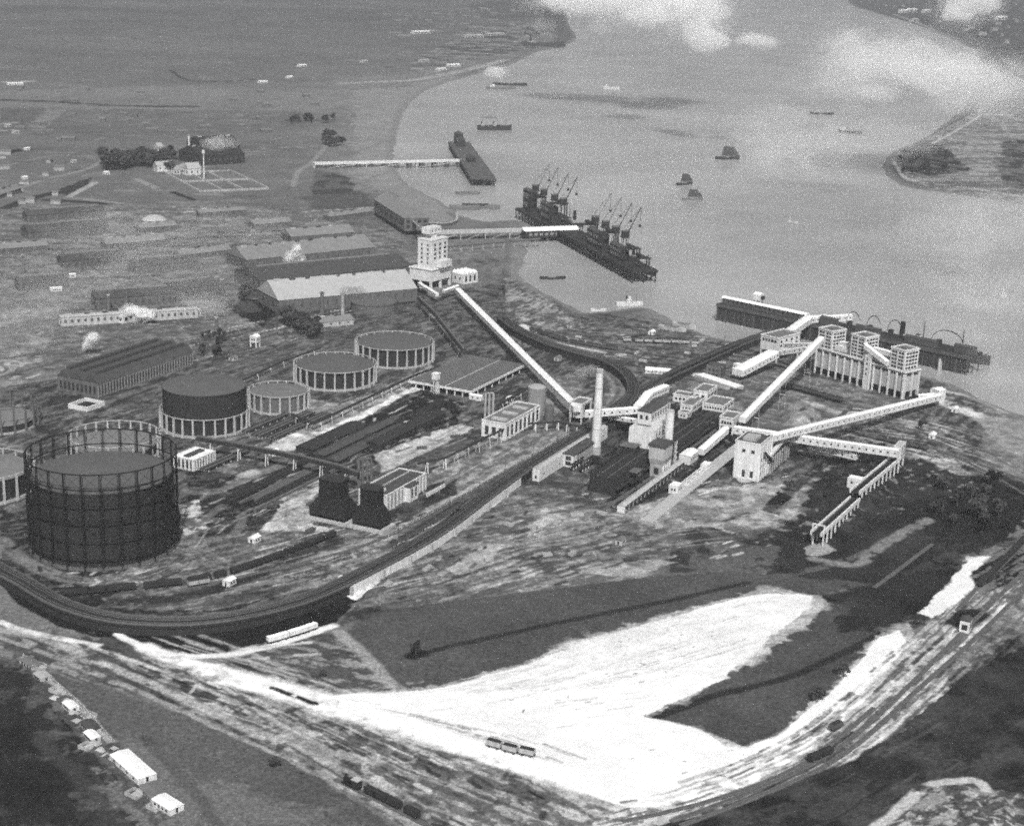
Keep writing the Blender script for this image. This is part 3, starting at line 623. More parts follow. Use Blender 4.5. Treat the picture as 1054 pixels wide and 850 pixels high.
# ================================================================ RAILWAY: coal viaduct, loop line, sidings
def viaduct(name, label, px, z, wd, pier_every=14, wallm=None, group=None, white=False):
    pts = smoothpath(px, z, 10); t = thing(name, label, 'viaduct', (pts[0].x, pts[0].y, 0), 0, group); o = pts[0].copy(); o.z = 0
    pts = [p-o for p in pts]
    h = wd/2; wallm = wallm or DARK
    MB().ribbon(pts, -h, h, -1.3, 0).build('deck', COAL, t)
    MB().ribbon(pts, h-.35, h, 0, .9).build('parapet', STEEL, t); MB().ribbon(pts, -h, -h+.35, 0, .9).build('parapet', STEEL, t)
    if white:
        i0 = min(range(len(pts)), key=lambda i: (pts[i]+o-W(356, 599, z)).length); i1 = min(range(len(pts)), key=lambda i: (pts[i]+o-W(523, 491, z)).length); sec = pts[i0:i1+1]
        MB().ribbon(sec, -h-.05, -h+.45, -9, -.4).build('whitewashed_wall', WHITE, t); bm_ = None
        for a, b in list(zip(sec, sec[1:]))[::2]:
            d = b-a; rz = math.atan2(d.y, d.x); k = Vector((-d.y, d.x, 0)).normalized()*(-h-.7)
            if bm_ is None: bm_ = MB().frust(-1.0, 1.0, -.65, .65, -9, -.5, .3, .1).build('buttress', GREYC, t); bm_.location = a+k; bm_.rotation_euler = (0, 0, rz)
            else: inst(bm_, 'buttress', t, a+k, rz)
    for off in ((-h/2-.75, -h/2+.75, h/2-.75, h/2+.75) if wd > 7 else (-.75, .75)):
        MB().ribbon(pts, off-.09, off+.09, .02, .26).build('rail', RAILM, t)
    MB().ribbon(pts, -h+.5, h-.5, -9, -1.31).build('retaining_wall', wallm, t); ln = 0; k = 0; pm = None
    for a, b in zip(pts, pts[1:]):
        ln += (b-a).length
        if ln > pier_every and k < 90:
            ln = 0; k += 1; d = b-a; rz = math.atan2(d.y, d.x)
            if pm is None: po = MB().box(-1.0, 1.0, -h+.2, h-.2, -9, -1.3).build('pier', DARK, t); po.location = b; po.rotation_euler = (0, 0, rz); pm = po.data
            else: inst(pm, 'pier', t, b, rz)
    return t
VMAIN = [(-45, 548), (-12, 579), (26, 600), (52, 616), (85, 629), (122, 637), (170, 640), (215, 638), (259, 631), (310, 618), (353, 600), (400, 576), (426, 562), (460, 541), (520, 496), (570, 463), (610, 440), (642, 414), (680, 391), (722, 371), (768, 351), (800, 340)]
viaduct('railway_viaduct', 'long black coal railway viaduct curving past the tallest gasholder towards the river', VMAIN, 4.8, 9, white=True)
viaduct('railway_viaduct', 'curled loop of dark railway viaduct behind the tall chimney', [(516, 326), (530, 337), (556, 350), (590, 361), (622, 370), (641, 381), (651, 394), (651, 406), (641, 419), (628, 432)], 6, 8)
def track(px, z=.15, wd=2.3, step=14):
    P = smoothpath(px, 0, step); pts = [Vector((p.x, p.y, gz(p)+z)) for p in P]
    t = MB().ribbon(pts, -wd/2, wd/2, -.5, .12).build('railway_track', BALLAST, kind='structure')
    for o in (-.75, .75): MB().ribbon(pts, o-.08, o+.08, .12, .3).build('rail', RAILM, t)
for px in [[(690, 846), (780, 812), (860, 772), (925, 716), (985, 656), (1060, 583)], [(700, 850), (790, 816), (872, 774), (940, 714), (1000, 660), (1060, 602)], [(640, 846), (720, 828), (800, 800), (850, 770), (900, 728)],
           [(985, 628), (1020, 590), (1065, 540)], [(960, 560), (900, 605)] , [(1008, 604), (1062, 552)],
           [(860, 442), (930, 452), (1000, 478), (1060, 512)], [(890, 447), (960, 462), (1060, 496)], [(866, 428), (930, 440), (1030, 470)],
           [(535, 338), (580, 353), (640, 362), (720, 360), (790, 352)], [(540, 347), (600, 356), (670, 372)], [(560, 330), (620, 338), (700, 345)], [(700, 412), (770, 398), (800, 396), (870, 415), (940, 432)],
           [(185, 607), (300, 582), (380, 560), (440, 530), (540, 474)], [(345, 802), (400, 829), (445, 852)],
           [(0, 370), (130, 352), (260, 352), (340, 340), (430, 320), (470, 305)], [(0, 388), (60, 372)], [(160, 425), (240, 398), (330, 365), (400, 340)], [(200, 395), (300, 352), (420, 305)],
           [(250, 300), (380, 272), (430, 262)], [(0, 245), (120, 240), (260, 236), (420, 232)], [(0, 262), (140, 262), (300, 254)], [(598, 506), (650, 470), (700, 436)], [(609, 533), (640, 512), (678, 486), (745, 437)], [(565, 528), (620, 520), (660, 506)]]:
    track(px)
# ================================================================ GASHOLDERS
def holder(name, label, px, py, dia_px, ybell, ncol, colh=None, tall=False, white=True, rim=None, group=None, crown=None, hz=None, bellr=.93, colm=None, bellm=None):
    """px,py: centre of the tank on the ground; ybell: row where the centre of the crown edge shows"""
    c = W(px, py); r = dia_px*ppm(px, py)/2; t = thing(name, label, 'gasholder', (c.x, c.y, 0), random.uniform(0, 20), group)
    hb = HT(px, py, ybell) if hz is None else hz
    rb = r*bellr
    MB().ring(r*1.0, -.5, 1.2, r*.06).build('tank_rim', GREYC if white else STEEL, t)
    b = MB()
    nl = 3 if tall else 1
    for k in range(nl):
        z0 = hb*k/nl; b.cyl(0, 0, z0, hb*(k+1)/nl, rb*(1-.012*k), n=64, cap=False); b.ring(rb*(1-.012*k)+.25, hb*(k+1)/nl-.8, hb*(k+1)/nl-.1, .3, 64)
    b.build('bell', bellm or BELL, t)
    cr_ = MB().dome(rb*(1-.012*(nl-1)), hb, rb*.07, 64).build('crown', crown or CROWN, t, smooth=True)
    sm_ = MB(); n_s = 16; re_ = rb*(1-.012*(nl-1))
    for k in range(n_s):
        a = 2*math.pi*k/n_s; pr = None
        for u in (.08, .3, .5, .7, .85, .99):
            p = (re_*u*math.cos(a), re_*u*math.sin(a), hb+rb*.07*(1-u*u)+.12)
            if pr: sm_.beam(pr, p, .35, .2)
            pr = p
    ch = colh or hb+1
    cm = colm or (PALE if white else BLACK)
    if tall:
        pm = MB()
        pm.box(-.25, .25, -.2, .2, 0, ch)
        for q in range(int(ch/3)):        # lattice face of the standard
            pm.beam((-.7, .4, q*3), (.7, .4, q*3+3), .18, .18); pm.beam((.7, .4, q*3), (-.7, .4, q*3+3), .18, .18)
        pm.beam((-.7, .4, 0), (-.7, .4, ch), .26, .26); pm.beam((.7, .4, 0), (.7, .4, ch), .26, .26)
    else:
        pm = MB().frust(-.75, .75, -.75, .75, -.5, 1.2, .15, .15).frust(-.58, .58, -.58, .58, 1.2, ch-.5, .14, .14).box(-.6, .6, -.6, .6, ch-.5, ch)
    src = None
    for k in range(ncol):
        a = 2*math.pi*k/ncol; loc = (r*math.cos(a), r*math.sin(a), 0)
        if src is None:
            src = pm.build('guide_column', cm, t); src.location = loc; src.rotation_euler = (0, 0, a+math.pi/2)
        else: inst(src, 'guide_column', t, loc, a+math.pi/2)
    if tall:
        for z in [ch*f for f in (.12, .31, .5, .68, .84, 1)]:
            MB().ring(r+.3, z-.4, z+.15, .5, ncol*3).build('ring_girder', BLACK, t)
        bm_ = MB(); zs = [ch*f for f in (0, .12, .31, .5, .68, .84, 1)]
        for k in range(ncol):
            a, a2 = 2*math.pi*k/ncol, 2*math.pi*(k+1)/ncol
            for z0, z1 in zip(zs, zs[1:]):
                p, q = (r*math.cos(a), r*math.sin(a)), (r*math.cos(a2), r*math.sin(a2))
                bm_.beam((*p, z0), (*q, z1), .12, .14); bm_.beam((*q, z0), (*p, z1), .12, .14)
        bm_.build('diagonal_bracing', BLACK, t)
    elif rim != 0:
        MB().ring(r+.12, ch-.45, ch, .3, ncol*2).build('ring_girder', rim or cm, t)
    return t
holder('frame_guided_gasholder', 'tallest black gasholder inside a dark lattice guide frame at the front left', 108, 559, 153, 486, 26, colh=HT(108, 559, 464), tall=True, white=False, bellr=.95)
holder('column_guided_gasholder', 'raised grey gasholder with its bell high above a ring of white columns', 211, 438, 92, 396, 26, colh=HT(212, 438, 419), bellr=.93)
holder('column_guided_gasholder', 'low dark gasholder ringed by white columns, with the raised one to its left', 345, 391.5, 85, 374, 26, bellr=.93)
holder('column_guided_gasholder', 'low dark gasholder farthest from the camera, beside the flat purifier roof', 406, 369.5, 81, 351.5, 26)
holder('column_guided_gasholder', 'small low grey gasholder between the raised bell and a dark low one', 287, 418.5, 63, 402, 20, crown=mat('worn_crown_plate', .13, .2, .2), colh=HT(287, 418.5, 400), bellm=STEEL)
holder('column_guided_gasholder', 'low gasholder with pale crown and white columns seen behind the tallest frame', 118, 466, 95, 455, 24, crown=mat('pale_crown_plate', .16, .2, .2), colh=HT(118, 466, 446))
holder('column_guided_gasholder', 'empty gasholder with pale grey crown cut by the photo edge beside the tallest one', -18, 504, 108, 482, 22, colh=HT(-18, 504, 477), crown=mat('pale_crown_plate', .16, .2, .2))
holder('column_guided_gasholder', 'hazy gasholder at the left edge behind the pale crowned one', 0, 437, 78, 429, 18, colh=HT(0, 437, 411), crown=mat('pale_crown_plate', .16, .2, .2), colm=STEEL)
c = W(385, 318); t = thing('round_tank', 'faint low round tank at the foot of the light roofed shed', 'tank', (c.x, c.y, 0))
MB().cyl(0, 0, -.5, 7, 19, n=40).build('tank_wall', BRICK, t); MB().ring(19.4, 6.4, 7.4, .8, 40).build('rim', STEEL, t)
# ================================================================ BUILDINGS
AX = 64.0
class Bl:
    """a building whose near corner stands at a pixel; local x runs away to the right, local y away to the left"""
    def __init__(s, name, label, cat, B, A=None, C=None, L=None, D=None, ytop=None, h=None, a=AX, group=None):
        g = W(*B)
        if a is None: a = ang(g, W(*C))
        g = W(*B); s.o = g; e = Vector((math.cos(R(a)), math.sin(R(a)), 0)); k = Vector((-e.y, e.x, 0))
        s.L = L if L else (W(*C)-g).dot(e); s.D = D if D else (W(*A)-g).dot(k)
        s.h = h if h else HT(B[0], B[1], ytop); s.t = thing(name, label, cat, (g.x, g.y, gz(g)), a, group); s.a = a
    def walls(s, m=WHITE, z0=-1, z1=None, name='wall', x0=0, x1=None, y0=0, y1=None):
        return MB().box(x0, s.L if x1 is None else x1, y0, s.D if y1 is None else y1, z0, s.h if z1 is None else z1).build(name, m, s.t)
    def flat(s, m=ROOFG, pm=WHITE, z=None, p=.9, e=.0, x0=0, x1=None, y0=0, y1=None):
        x1 = s.L if x1 is None else x1; y1 = s.D if y1 is None else y1; z = s.h if z is None else z
        r = MB().box(x0+.35, x1-.35, y0+.35, y1-.35, z, z+.12).build('roof', m, s.t)
        q = MB().box(x0-e, x1+e, y0-e, y0+.35, z+.003, z+p).box(x0-e, x1+e, y1-.35, y1+e, z+.003, z+p).box(x0-e, x0+.35, y0+.35, y1-.35, z+.003, z+p).box(x1-.35, x1+e, y0+.35, y1-.35, z+.003, z+p)
        q.build('parapet', pm, r); return r
    def gabled(s, rise, m=ROOFD, ov=.5, along='x', z=None, x0=0, x1=None, y0=0, y1=None):
        x1 = s.L if x1 is None else x1; y1 = s.D if y1 is None else y1; z = s.h if z is None else z
        return MB().gable(x0-ov, x1+ov, y0-ov, y1+ov, z+.01, z+rise, along).build('roof', m, s.t)
    def win(s, face, n, rows, z0=.8, z1=None, u0=1, u1=None, w=None, h=None, off=0, mesh=None):
        ln = s.L if face == 'R' else s.D
        wins(s.t, face, u0, (ln-1) if u1 is None else u1, z0, (s.h-.6) if z1 is None else z1, n, rows, w, h, off, mesh)
    def legs(s, nx, ny, h, m=WHITE, t=.8):
        for i in range(nx):
            for j in range(ny):
                if 0 < i < nx-1 and 0 < j < ny-1: continue
                x = .1+t/2+(s.L-t-.2)*i/max(1, nx-1); y = .1+t/2+(s.D-t-.2)*j/max(1, ny-1)
                MB().box(x-t/2, x+t/2, y-t/2, y+t/2, -1, h).build('leg', m, s.t)
    def pilasters(s, face, n, z0, z1, w=.8, u0=0, u1=None, m=None, pr=.5):
        ln = s.L if face == 'R' else s.D; u1 = ln if u1 is None else u1
        for i in range(n+1):
            u = u0+(u1-u0)*i/n; u = min(max(u, u0+w/2), u1-w/2)
            loc, sc = ((u, -pr/2, (z0+z1)/2), (w, pr, z1-z0)) if face == 'R' else ((-pr/2, u, (z0+z1)/2), (pr, w, z1-z0))
            inst(m or PILW, 'pilaster', s.t, loc, 0, sc)
# -- chimney
c = W(613, 467); ch = HT(613, 467, 380); t = thing('factory_chimney', 'tall tapering white concrete chimney in the middle of the works', 'chimney', (c.x, c.y, 0))
k = ppm(613, 467)
MB().cyl(0, 0, -1, 5, 5.6*k, 5.2*k, n=8).build('plinth', GREYC, t)
MB().cyl(0, 0, 5, ch-1.6, 5.0*k, 3.4*k, n=28).build('shaft', WHITE, t, smooth=False)
MB().ring(3.75*k, ch-1.8, ch, .9, 28).build('cap', PALE, t)
for f in (.3, .55, .78): MB().ring((5.0-1.6*f)*k+.12, ch*f, ch*f+.35, .25, 28).build('iron_band', GREYC, t)
# -- galleries
def gallery(label, p, q, z0, z1, wd=3.6, ht=3.2, nwin=12, name='conveyor_gallery', side=1, legs=0, wm=WHITE, rm=ROOFW, group=None, mid=None, legm=None, skew=0):
    """an enclosed belt conveyor from ground pixel p (floor height z0) to q (z1); side 1 = windows on the right of travel"""
    a, b = W(*p), W(*q); a.z, b.z = z0, z1; d = b-a; hl = Vector((d.x, d.y, 0)).length
    t = thing(name, label, 'conveyor', (a.x, a.y, 0), math.degrees(math.atan2(d.y, d.x)), group)
    sl = (z1-z0)
    P = [Vector((0, 0, z0)), Vector((hl, 0, z1))]
    if mid: P.insert(1, Vector((hl*mid[0], 0, mid[1])))
    h = wd/2
    MB().ribbon(P, -h, h, 0, ht).build('wall', wm, t)
    r = MB()
    for A_, B_ in zip(P, P[1:]):
        n_ = 6; prof = [(-h-.2, ht), (-h*.6, ht+.45), (0, ht+.62), (h*.6, ht+.45), (h+.2, ht)]
        r.add([(A_.x, y, A_.z+z+.02) for y, z in prof]+[(B_.x, y, B_.z+z+.02) for y, z in prof], [(i, i+1, i+6, i+5) for i in range(4)]+[(0, 5, 9, 4), (0, 1, 2, 3, 4), (9, 8, 7, 6, 5)])
    r.build('roof', rm, t)
    def zat(x):
        for A_, B_ in zip(P, P[1:]):
            if x <= B_.x+1e-6: return A_.z+(B_.z-A_.z)*(x-A_.x)/(B_.x-A_.x)
    for i in range(nwin):
        x = hl*(i+.6)/nwin
        for sd_ in ((-1, 1) if side == 0 else (-side,)): inst(WIN, 'window', t, (x, sd_*h, zat(x)+ht*.55), 0, (1.1, .16, 1.1))
    for i in range(legs):
        x = hl*(i+.5)/legs; zz = zat(x)
        if zz < 2: continue
        g = MB(); w_ = h*.8
        for s_ in (-1, 1): g.beam((x, s_*(w_+.5), -1), (x, s_*w_, zz), .5, .5)
        g.beam((x, -w_-.2, zz*.5), (x, w_+.2, zz*.5), .35, .35); g.build('trestle', legm or wm, t)
    return t
# ================================================================ THE NEW COKE WORKS
def raised(px, py, z):                    # ground pixel below a point that shows at px,py when it is z metres up
    v = W(px, py, z); return proj((v.x, v.y, 0))
def gal(label, p, q, z0, z1, **k):        # gallery given by the pixels of its floor line
    return gallery(label, raised(*p, z0), raised(*q, z1), z0, z1, **k)
# transfer house at the foot of the long gallery
b = Bl('transfer_house', 'small white transfer house on legs where the longest gallery ends beside the chimney', 'industrial building', (598.5, 437), A=(589.5, 432.5), L=15, ytop=417)
b.legs(2, 2, 4); b.walls(z0=4); b.flat(e=.3); b.win('L', 1, 1, z0=b.h*.62, z1=b.h-1.5, w=2.6, h=1.8); b.win('R', 1, 1, u0=2, u1=b.L-2, z0=7, z1=b.h-1, w=8, h=5)
gal('longest white covered gallery slanting from the stone grey coal tower down to the chimney', (594, 424), (471, 301), 9, 6, wd=5.0, ht=3.4, nwin=0, mid=(.28, 8), legs=0)
t = gal('short white gallery passing behind the chimney from the transfer house', (602, 429), (656, 425), 9, 13, wd=4, ht=3.8, nwin=7)
gal('slim pale gallery just below the one behind the chimney', (628, 431), (655, 435), 6, 9, wd=3, ht=2.2, nwin=3)
gal('white gallery climbing from the bunker tower towards the loop viaduct', (656, 424), (668, 409), 12, 15, wd=5.5, ht=4, nwin=2, rm=ROOFW)
gal('white hooded gallery with a row of side windows standing across the loop viaduct', (667, 410), (685, 402.5), 14, 14, wd=5.5, ht=4.2, nwin=7, rm=ROOFW)
# coal bunker tower over the ovens
b = Bl('coal_bunker_tower', 'big white coal bunker tower with gabled shoulders standing over the black ovens', 'tower', (671, 478.5), A=(650.5, 470.5), L=24, ytop=444)
H = b.h; zb = HT(671, 478.5, 464)
b.legs(3, 2, zb, WHITE, 1.4)
b.walls(z0=zb, z1=H); MB().box(.4, b.L-.4, .4, b.D-.4, zb-.35, zb-.01).build('hopper_floor', DARK, b.t)
zs = H+5.0
MB().hexa([(0, 0, H), (b.L, 0, H), (b.L, b.D, H), (0, b.D, H)], [(0, b.D*.12, zs), (b.L, b.D*.12, zs), (b.L, b.D*.66, zs), (0, b.D*.66, zs)]).build('shoulder_roof', WHITE, b.t)
hh = zs+6.5
MB().box(-1, b.L+6, b.D*.12, b.D*.66, zs-1.5, hh).build('top_house', WHITE, b.t)
MB().gable(-1.6, b.L+6.6, b.D*.12-.6, b.D*.66+.6, hh+.01, hh+1.5).build('roof', ROOFD, b.t)
wins(b.t, 'L', b.D*.18, b.D*.62, zs, hh-.8, 2, 1, 1.7, 2.6, off=-1); wins(b.t, 'R', 0, b.L+5, zs+.5, hh-.8, 7, 1, 1.5, 2.4, off=b.D*.12)
wins(b.t, 'R', 2, b.L-2, H-6, H-1, 4, 1, 1.4, 1.8)
wins(b.t, 'R', 2, b.L-2, zb+2, H-8, 3, 2, 1.4, 2)
c = W(686.5, 476); t = thing('white_silo', 'plain white round silo standing just behind the bunker tower', 'silo', (c.x, c.y, 0)); hs = HT(686.5, 476, 423); k = ppm(686, 476)
MB().cyl(0, 0, -1, hs, 4.4*k, n=32).build('silo_wall', WHITE, t); MB().cyl(0, 0, hs+.01, hs+.6, 4.6*k, 4.2*k, n=32).build('silo_top', PALE, t)
b = Bl('quenching_tower', 'squat stained concrete quenching tower with dark flat roof in front of the silo', 'tower', (681.5, 492), A=(672, 487), L=11, ytop=461)
b.walls(GREYC, z1=b.h*.42); MB().frust(0, b.L, 0, b.D, b.h*.42+.003, b.h*.6, -.9, -.9).build('belt', GREYC, b.t)
b.walls(PALE, z0=b.h*.6+.003, z1=b.h, name='upper_wall', x0=-.9, x1=b.L+.9, y0=-.9, y1=b.D+.9); MB().box(-1.4, b.L+1.4, -1.4, b.D+1.4, b.h+.003, b.h+1.6).build('roof', ROOFD, b.t)
b.pilasters('R', 3, 0, b.h*.42, .9); b.win('L', 1, 1, z0=1, z1=b.h*.35, w=3, h=4); b.win('R', 2, 1, z0=3, z1=b.h*.4, w=1.2, h=2.5)
t = thing('steel_stair', 'thin steel stair tower clinging behind the quenching tower', 'stair', W(693, 486), AX); hq = HT(693, 486, 455)
for x, y in ((0, 0), (3, 0), (0, 3), (3, 3)): MB().box(x, x+.4, y, y+.4, -1, hq).build('post', GREYC, t)
for k in range(int(hq/3)): MB().beam((0, -.1, k*3), (3.4, -.1, k*3+3), .6, .25).build('flight', GREYC, t)
# oven batteries
def battery(label, B, A, C, ytop):
    b = Bl('coke_oven_battery', label, 'oven battery', B, A=A, C=C, ytop=ytop, group='coke oven batteries')
    b.walls(COAL, name='oven_block'); n = int(b.L/2.2)
    m = MB()
    for i in range(n): m.box(i*2.2+.2, i*2.2+.8, -.5, -.003, -1, b.h-.6)
    m.build('buckstays', DARK, b.t)
    MB().box(-2, b.L, -2.6, -.6, b.h*.45, b.h*.45+.35).build('bench', DARK, b.t)
    m = MB()
    for i in range(n):
        for y in (.18, .4, .62, .84): m.cyl(i*2.2+1.1, b.D*y, b.h, b.h+.35, .35, n=6)
    o_ = m.build('charging_lids', DARK, b.t); o_['kind'] = 'stuff'
    MB().tube((0, b.D+.2, b.h+1.2), (b.L, b.D+.2, b.h+1.2), .9, 10).build('collecting_main', DARK, b.t)
    for i in range(n//2): MB().tube((i*4.4+1, b.D-.8, b.h), (i*4.4+1, b.D-.8, b.h+3), .3, 6).build('ascension_pipe', DARK, b.t)
    MB().box(0, b.L, b.D*.32, b.D*.32+.25, b.h+.01, b.h+.3).build('rail', RAILM, b.t); MB().box(0, b.L, b.D*.7, b.D*.7+.25, b.h+.01, b.h+.3).build('rail', RAILM, b.t)
    b.win('L', 5, 1, z0=1, z1=b.h-.5, w=1.5, h=b.h*.55); return b
battery('black coke oven battery at the front of the bunker tower', (633, 511), (610, 503), (667, 479), 494)
battery('black coke oven battery running on behind the bunker tower', (691, 471), (674, 464), (732, 443), 464)
b = Bl('charging_car', 'dark charging car standing on the oven roof near the bunker', 'rail vehicle', (652, 484), L=8, D=9, h=4.5)
b.t.location.z = 9; b.walls(DARK, z0=1, name='body'); MB().box(-.5, b.L+.5, -.5, b.D+.5, 4.51, 4.9).build('roof', STEEL, b.t)
for x in (1, 6):
    for y in (.6, 8): MB().cyl(x, y, .1, 1, .5, n=8).build('wheel', DARK, b.t)
b = Bl('pusher_machine', 'dark pusher machine with open framework in front of the oven end', 'rail vehicle', (655, 503), L=9, D=7, h=9)
for x in (0, 8.4):
    for y in (0, 6.4): MB().box(x, x+.6, y, y+.6, 0, 9).build('post', DARK, b.t)
MB().box(-2, 11, 1.5, 5.5, 3.2, 4.4).build('ram_beam', DARK, b.t); MB().box(0, 9, 0, 7, 9.01, 9.4).build('roof', STEEL, b.t); MB().box(5, 8.4, 1, 6, 5.5, 8.4).build('cab', STEEL, b.t)
# pusher side gallery and switch house
b = Bl('brick_gallery', 'long white gallery lying on the ground beside the viaduct with tiny square windows', 'industrial building', (555, 496), D=4.5, L=98, h=7.5)
b.walls(); b.gabled(.8, PALE, .2); b.win('R', 9, 1, z0=1.5, z1=5, w=1.1, h=1.1); b.win('L', 1, 1, z0=.5, z1=4.5, w=1.2, h=1.6)
b = Bl('switch_house', 'white little switch house with long dark roof under the chimney', 'building', (590, 482), A=(582, 478), C=(614, 466), ytop=469)
b.walls(WHITE, x1=4.5); b.walls(GREYC, x0=4.503, y0=.6, name='rear_wall'); MB().box(-.4, b.L, -.4, b.D+.4, b.h, b.h+.5).build('roof', ROOFD, b.t); b.win('L', 1, 2, w=b.D*.5, h=b.h*.32)
b = Bl('pipe_rack', 'low dark rack of pipes beside the switch house door', 'pipework', (600, 486), L=9, D=7, h=5)
for x in (0, 4, 8): MB().box(x, x+.4, 0, .4, -1, 5).build('post', WHITE, b.t); MB().box(x, x+.4, 6, 6.4, -1, 5).build('post', WHITE, b.t)
for z in (2.5, 4.2): MB().tube((-3, .2, z), (16, .2, z), .6).build('pipe', DARK, b.t); MB().tube((-3, 6.2, z), (14, 6.2, z), .6).build('pipe', DARK, b.t)
# coke wharf
b = Bl('coke_wharf_gallery', 'long low white roofed belt gallery on dark posts in front of the ovens', 'conveyor', (642.5, 528), L=150, D=3.8, h=3.8)
L_ = (W(706, 481)-W(642.5, 528)).length; b.L = L_
b.walls(TIMBER, z0=1.3); b.gabled(1.0, PALE, .4); MB().box(-.6, -.003, -.3, b.D+.3, -1, 3.6).build('end_wall', WHITE, b.t)
for i in range(16): MB().box(L_*i/16+1, L_*i/16+1.5, -.2, .4, -1, 2.9).build('post', GREYC, b.t)
b.win('R', 26, 1, z0=1.4, z1=3.4, w=2, h=1.3)
P = [W(642, 526), W(630, 519)]
gal('thin low conveyor stub at the near end of the coke belt gallery', (644, 526), (631, 521), 1, 1.2, wd=1.6, ht=.7, nwin=0, rm=ROOFD, wm=PALE)
b = Bl('screen_house', 'short white box house on the belt gallery by the slanting gallery foot', 'industrial building', (710, 479), L=14, D=7, h=5.5); b.walls(); b.gabled(1, ROOFW, .3); b.win('R', 4, 1, w=1, h=1)
b = Bl('concrete_slab', 'long flat strip of bare pale concrete paving in front of the coke belt', 'paving', (672.5, 538), D=8, L=170, h=.5); b.walls(PALE, z1=.5, name='slab')
b = Bl('weigh_hut', 'tiny white flat roofed hut standing alone before the coke belt gallery', 'hut', (697.5, 509), A=(690, 505.5), L=7.5, ytop=501); b.walls(); b.flat(ROOFW, p=.3); b.win('L', 2, 1, w=1.1, h=1.2); b.win('R', 2, 1, w=1, h=1)
b = Bl('settling_tank', 'open white walled settling tanks between the hut and the screening plant', 'tank', (708, 501), A=(703, 498), C=(733, 481), h=1.8)
m = MB(); n = 5
for y in (0, b.D/2, b.D): m.box(0, b.L, y-.3, y+.3, -1, 1.8)
for i in range(n+1): m.box(b.L*i/n-.3, b.L*i/n+.3, .31, b.D/2-.31, -1, 1.8); m.box(b.L*i/n-.3, b.L*i/n+.3, b.D/2+.31, b.D-.31, -1, 1.8)
m.build('walls', WHITE, b.t); MB().box(.31, b.L-.31, .31, b.D-.31, -1, .3).build('sludge', COAL, b.t)
b = Bl('low_store', 'tiny pale store at the end of the settling tanks', 'hut', (729, 483.5), L=7, D=5, h=2.5); b.walls(); b.flat(ROOFW, p=.2); b.win('R', 2, 1, w=.9, h=.9)
# offices
def block(label, B, A, C, ytop, nr, nl, rows=1, name='office_block', cat='office building', roof=ROOFG, wm=WHITE, **k):
    b = Bl(name, label, cat, B, A=A, C=C, ytop=ytop, **k); b.walls(wm); b.flat(roof, wm, e=.25)
    if nr: b.win('R', nr, rows)
    if nl: b.win('L', nl, rows)
    return b
block('tallest white cube of the flat roofed offices', (727.5, 416), (717, 411), (738.5, 409), 404.5, 3, 2)
block('left low wing of the white offices, behind the cube', (715.5, 416.5), (698, 409), (722, 413), 410, 2, 5)
block('front low wing of the white offices nearest the ovens', (712.5, 424.5), (703.5, 420), (728, 414.5), 418.5, 8, 3)
block('right low wing of the white offices, roof stretching to the transfer house', (744.5, 424.5), (729, 416.5), (757, 417), 418.5, 3, 7)
block('tiny pale annexe in front of the offices by the oven battery', (707, 431), (700, 428), (712, 428), 426, 2, 2, name='annexe', cat='hut')
# transfer house two and its galleries
b = Bl('transfer_house', 'white square transfer house where three galleries meet beside the offices', 'industrial building', (754, 448), A=(743, 443), C=(761, 441.5), ytop=432); T2 = b
b.legs(2, 2, 5); b.walls(z0=5); b.flat(e=.3); b.win('L', 4, 1, z0=b.h-5, z1=b.h-1, w=1.4, h=1.8); b.win('R', 3, 1, z0=b.h-5, z1=b.h-1, w=1.4, h=1.8); b.win('R', 1, 1, z0=6, z1=b.h-6, w=3, h=3)
gal('steep white gallery rising from the three way transfer house to the first silo tower', (764, 435), (845, 352), 10, 30, wd=4.3, ht=3.6, nwin=0, legs=3)
gal('white gallery dipping from the three way transfer house to the coke belt', (747, 445), (721, 468), 8, 2, wd=4.2, ht=3.4, nwin=0)
gal('straight level white gallery from the three way transfer house to the coal end tower', (756, 445.5), (925, 470), 8, 13, wd=4.4, ht=4.2, nwin=24, legs=4, legm=DARK)
gal('lower pale gallery under the level one, ending above the coal heap', (834, 462), (882, 473), 5, 6, wd=3.6, ht=3, nwin=5, legs=2, legm=DARK)
gal('long white gallery climbing from the river side into the top of the screening plant', (967, 411), (788, 455), 4, 18, wd=4.6, ht=3.8, nwin=34, legs=6, side=-1, legm=DARK)
b = Bl('tail_house', 'white tail house at the river end of the long climbing gallery', 'industrial building', (966, 415), L=7, D=8, h=8.5, a=40); b.walls(); b.gabled(1, ROOFW, .2); b.win('L', 2, 1, w=1.1, h=1.2)
gal('stubby white gallery joining the silo end to the tail house', (944, 411), (961, 409.5), 3, 4, wd=4, ht=3, nwin=3)
# screening plant
b = Bl('screening_plant', 'tall plain white screening building with two small square windows near its top', 'industrial building', (780, 496), A=(755.5, 490), C=(792, 485), ytop=458.5); SP = b
b.walls(WHITE); b.flat(ROOFD, WHITE, e=.2, p=.8)
wins(b.t, 'L', b.D*.1, b.D*.82, b.h-6.5, b.h-3, 2, 1, 2, 2); wins(b.t, 'L', b.D*.12, b.D*.75, .8, 6.5, 2, 1, 1.8, 4.2); b.win('R', 4, 3, z0=1.5, z1=b.h*.65, w=1.1, h=2)
b.pilasters('R', 5, 0, b.h-.2, .7); MB().box(b.L*.2, b.L*.65, b.D*.3, b.D*.8, b.h+.13, b.h+1.8).build('roof_lantern', GREYC, b.t)
MB().beam((b.L*.2, -1.6, b.h*.75), (b.L*.95, -1.6, b.h*.3), 1.4, 1.4).build('chute', DARK, b.t)
MB().cyl(b.L*.1-4, b.D*.5, -.6, .7, 4.5, n=20).build('apron', PALE, b.t)
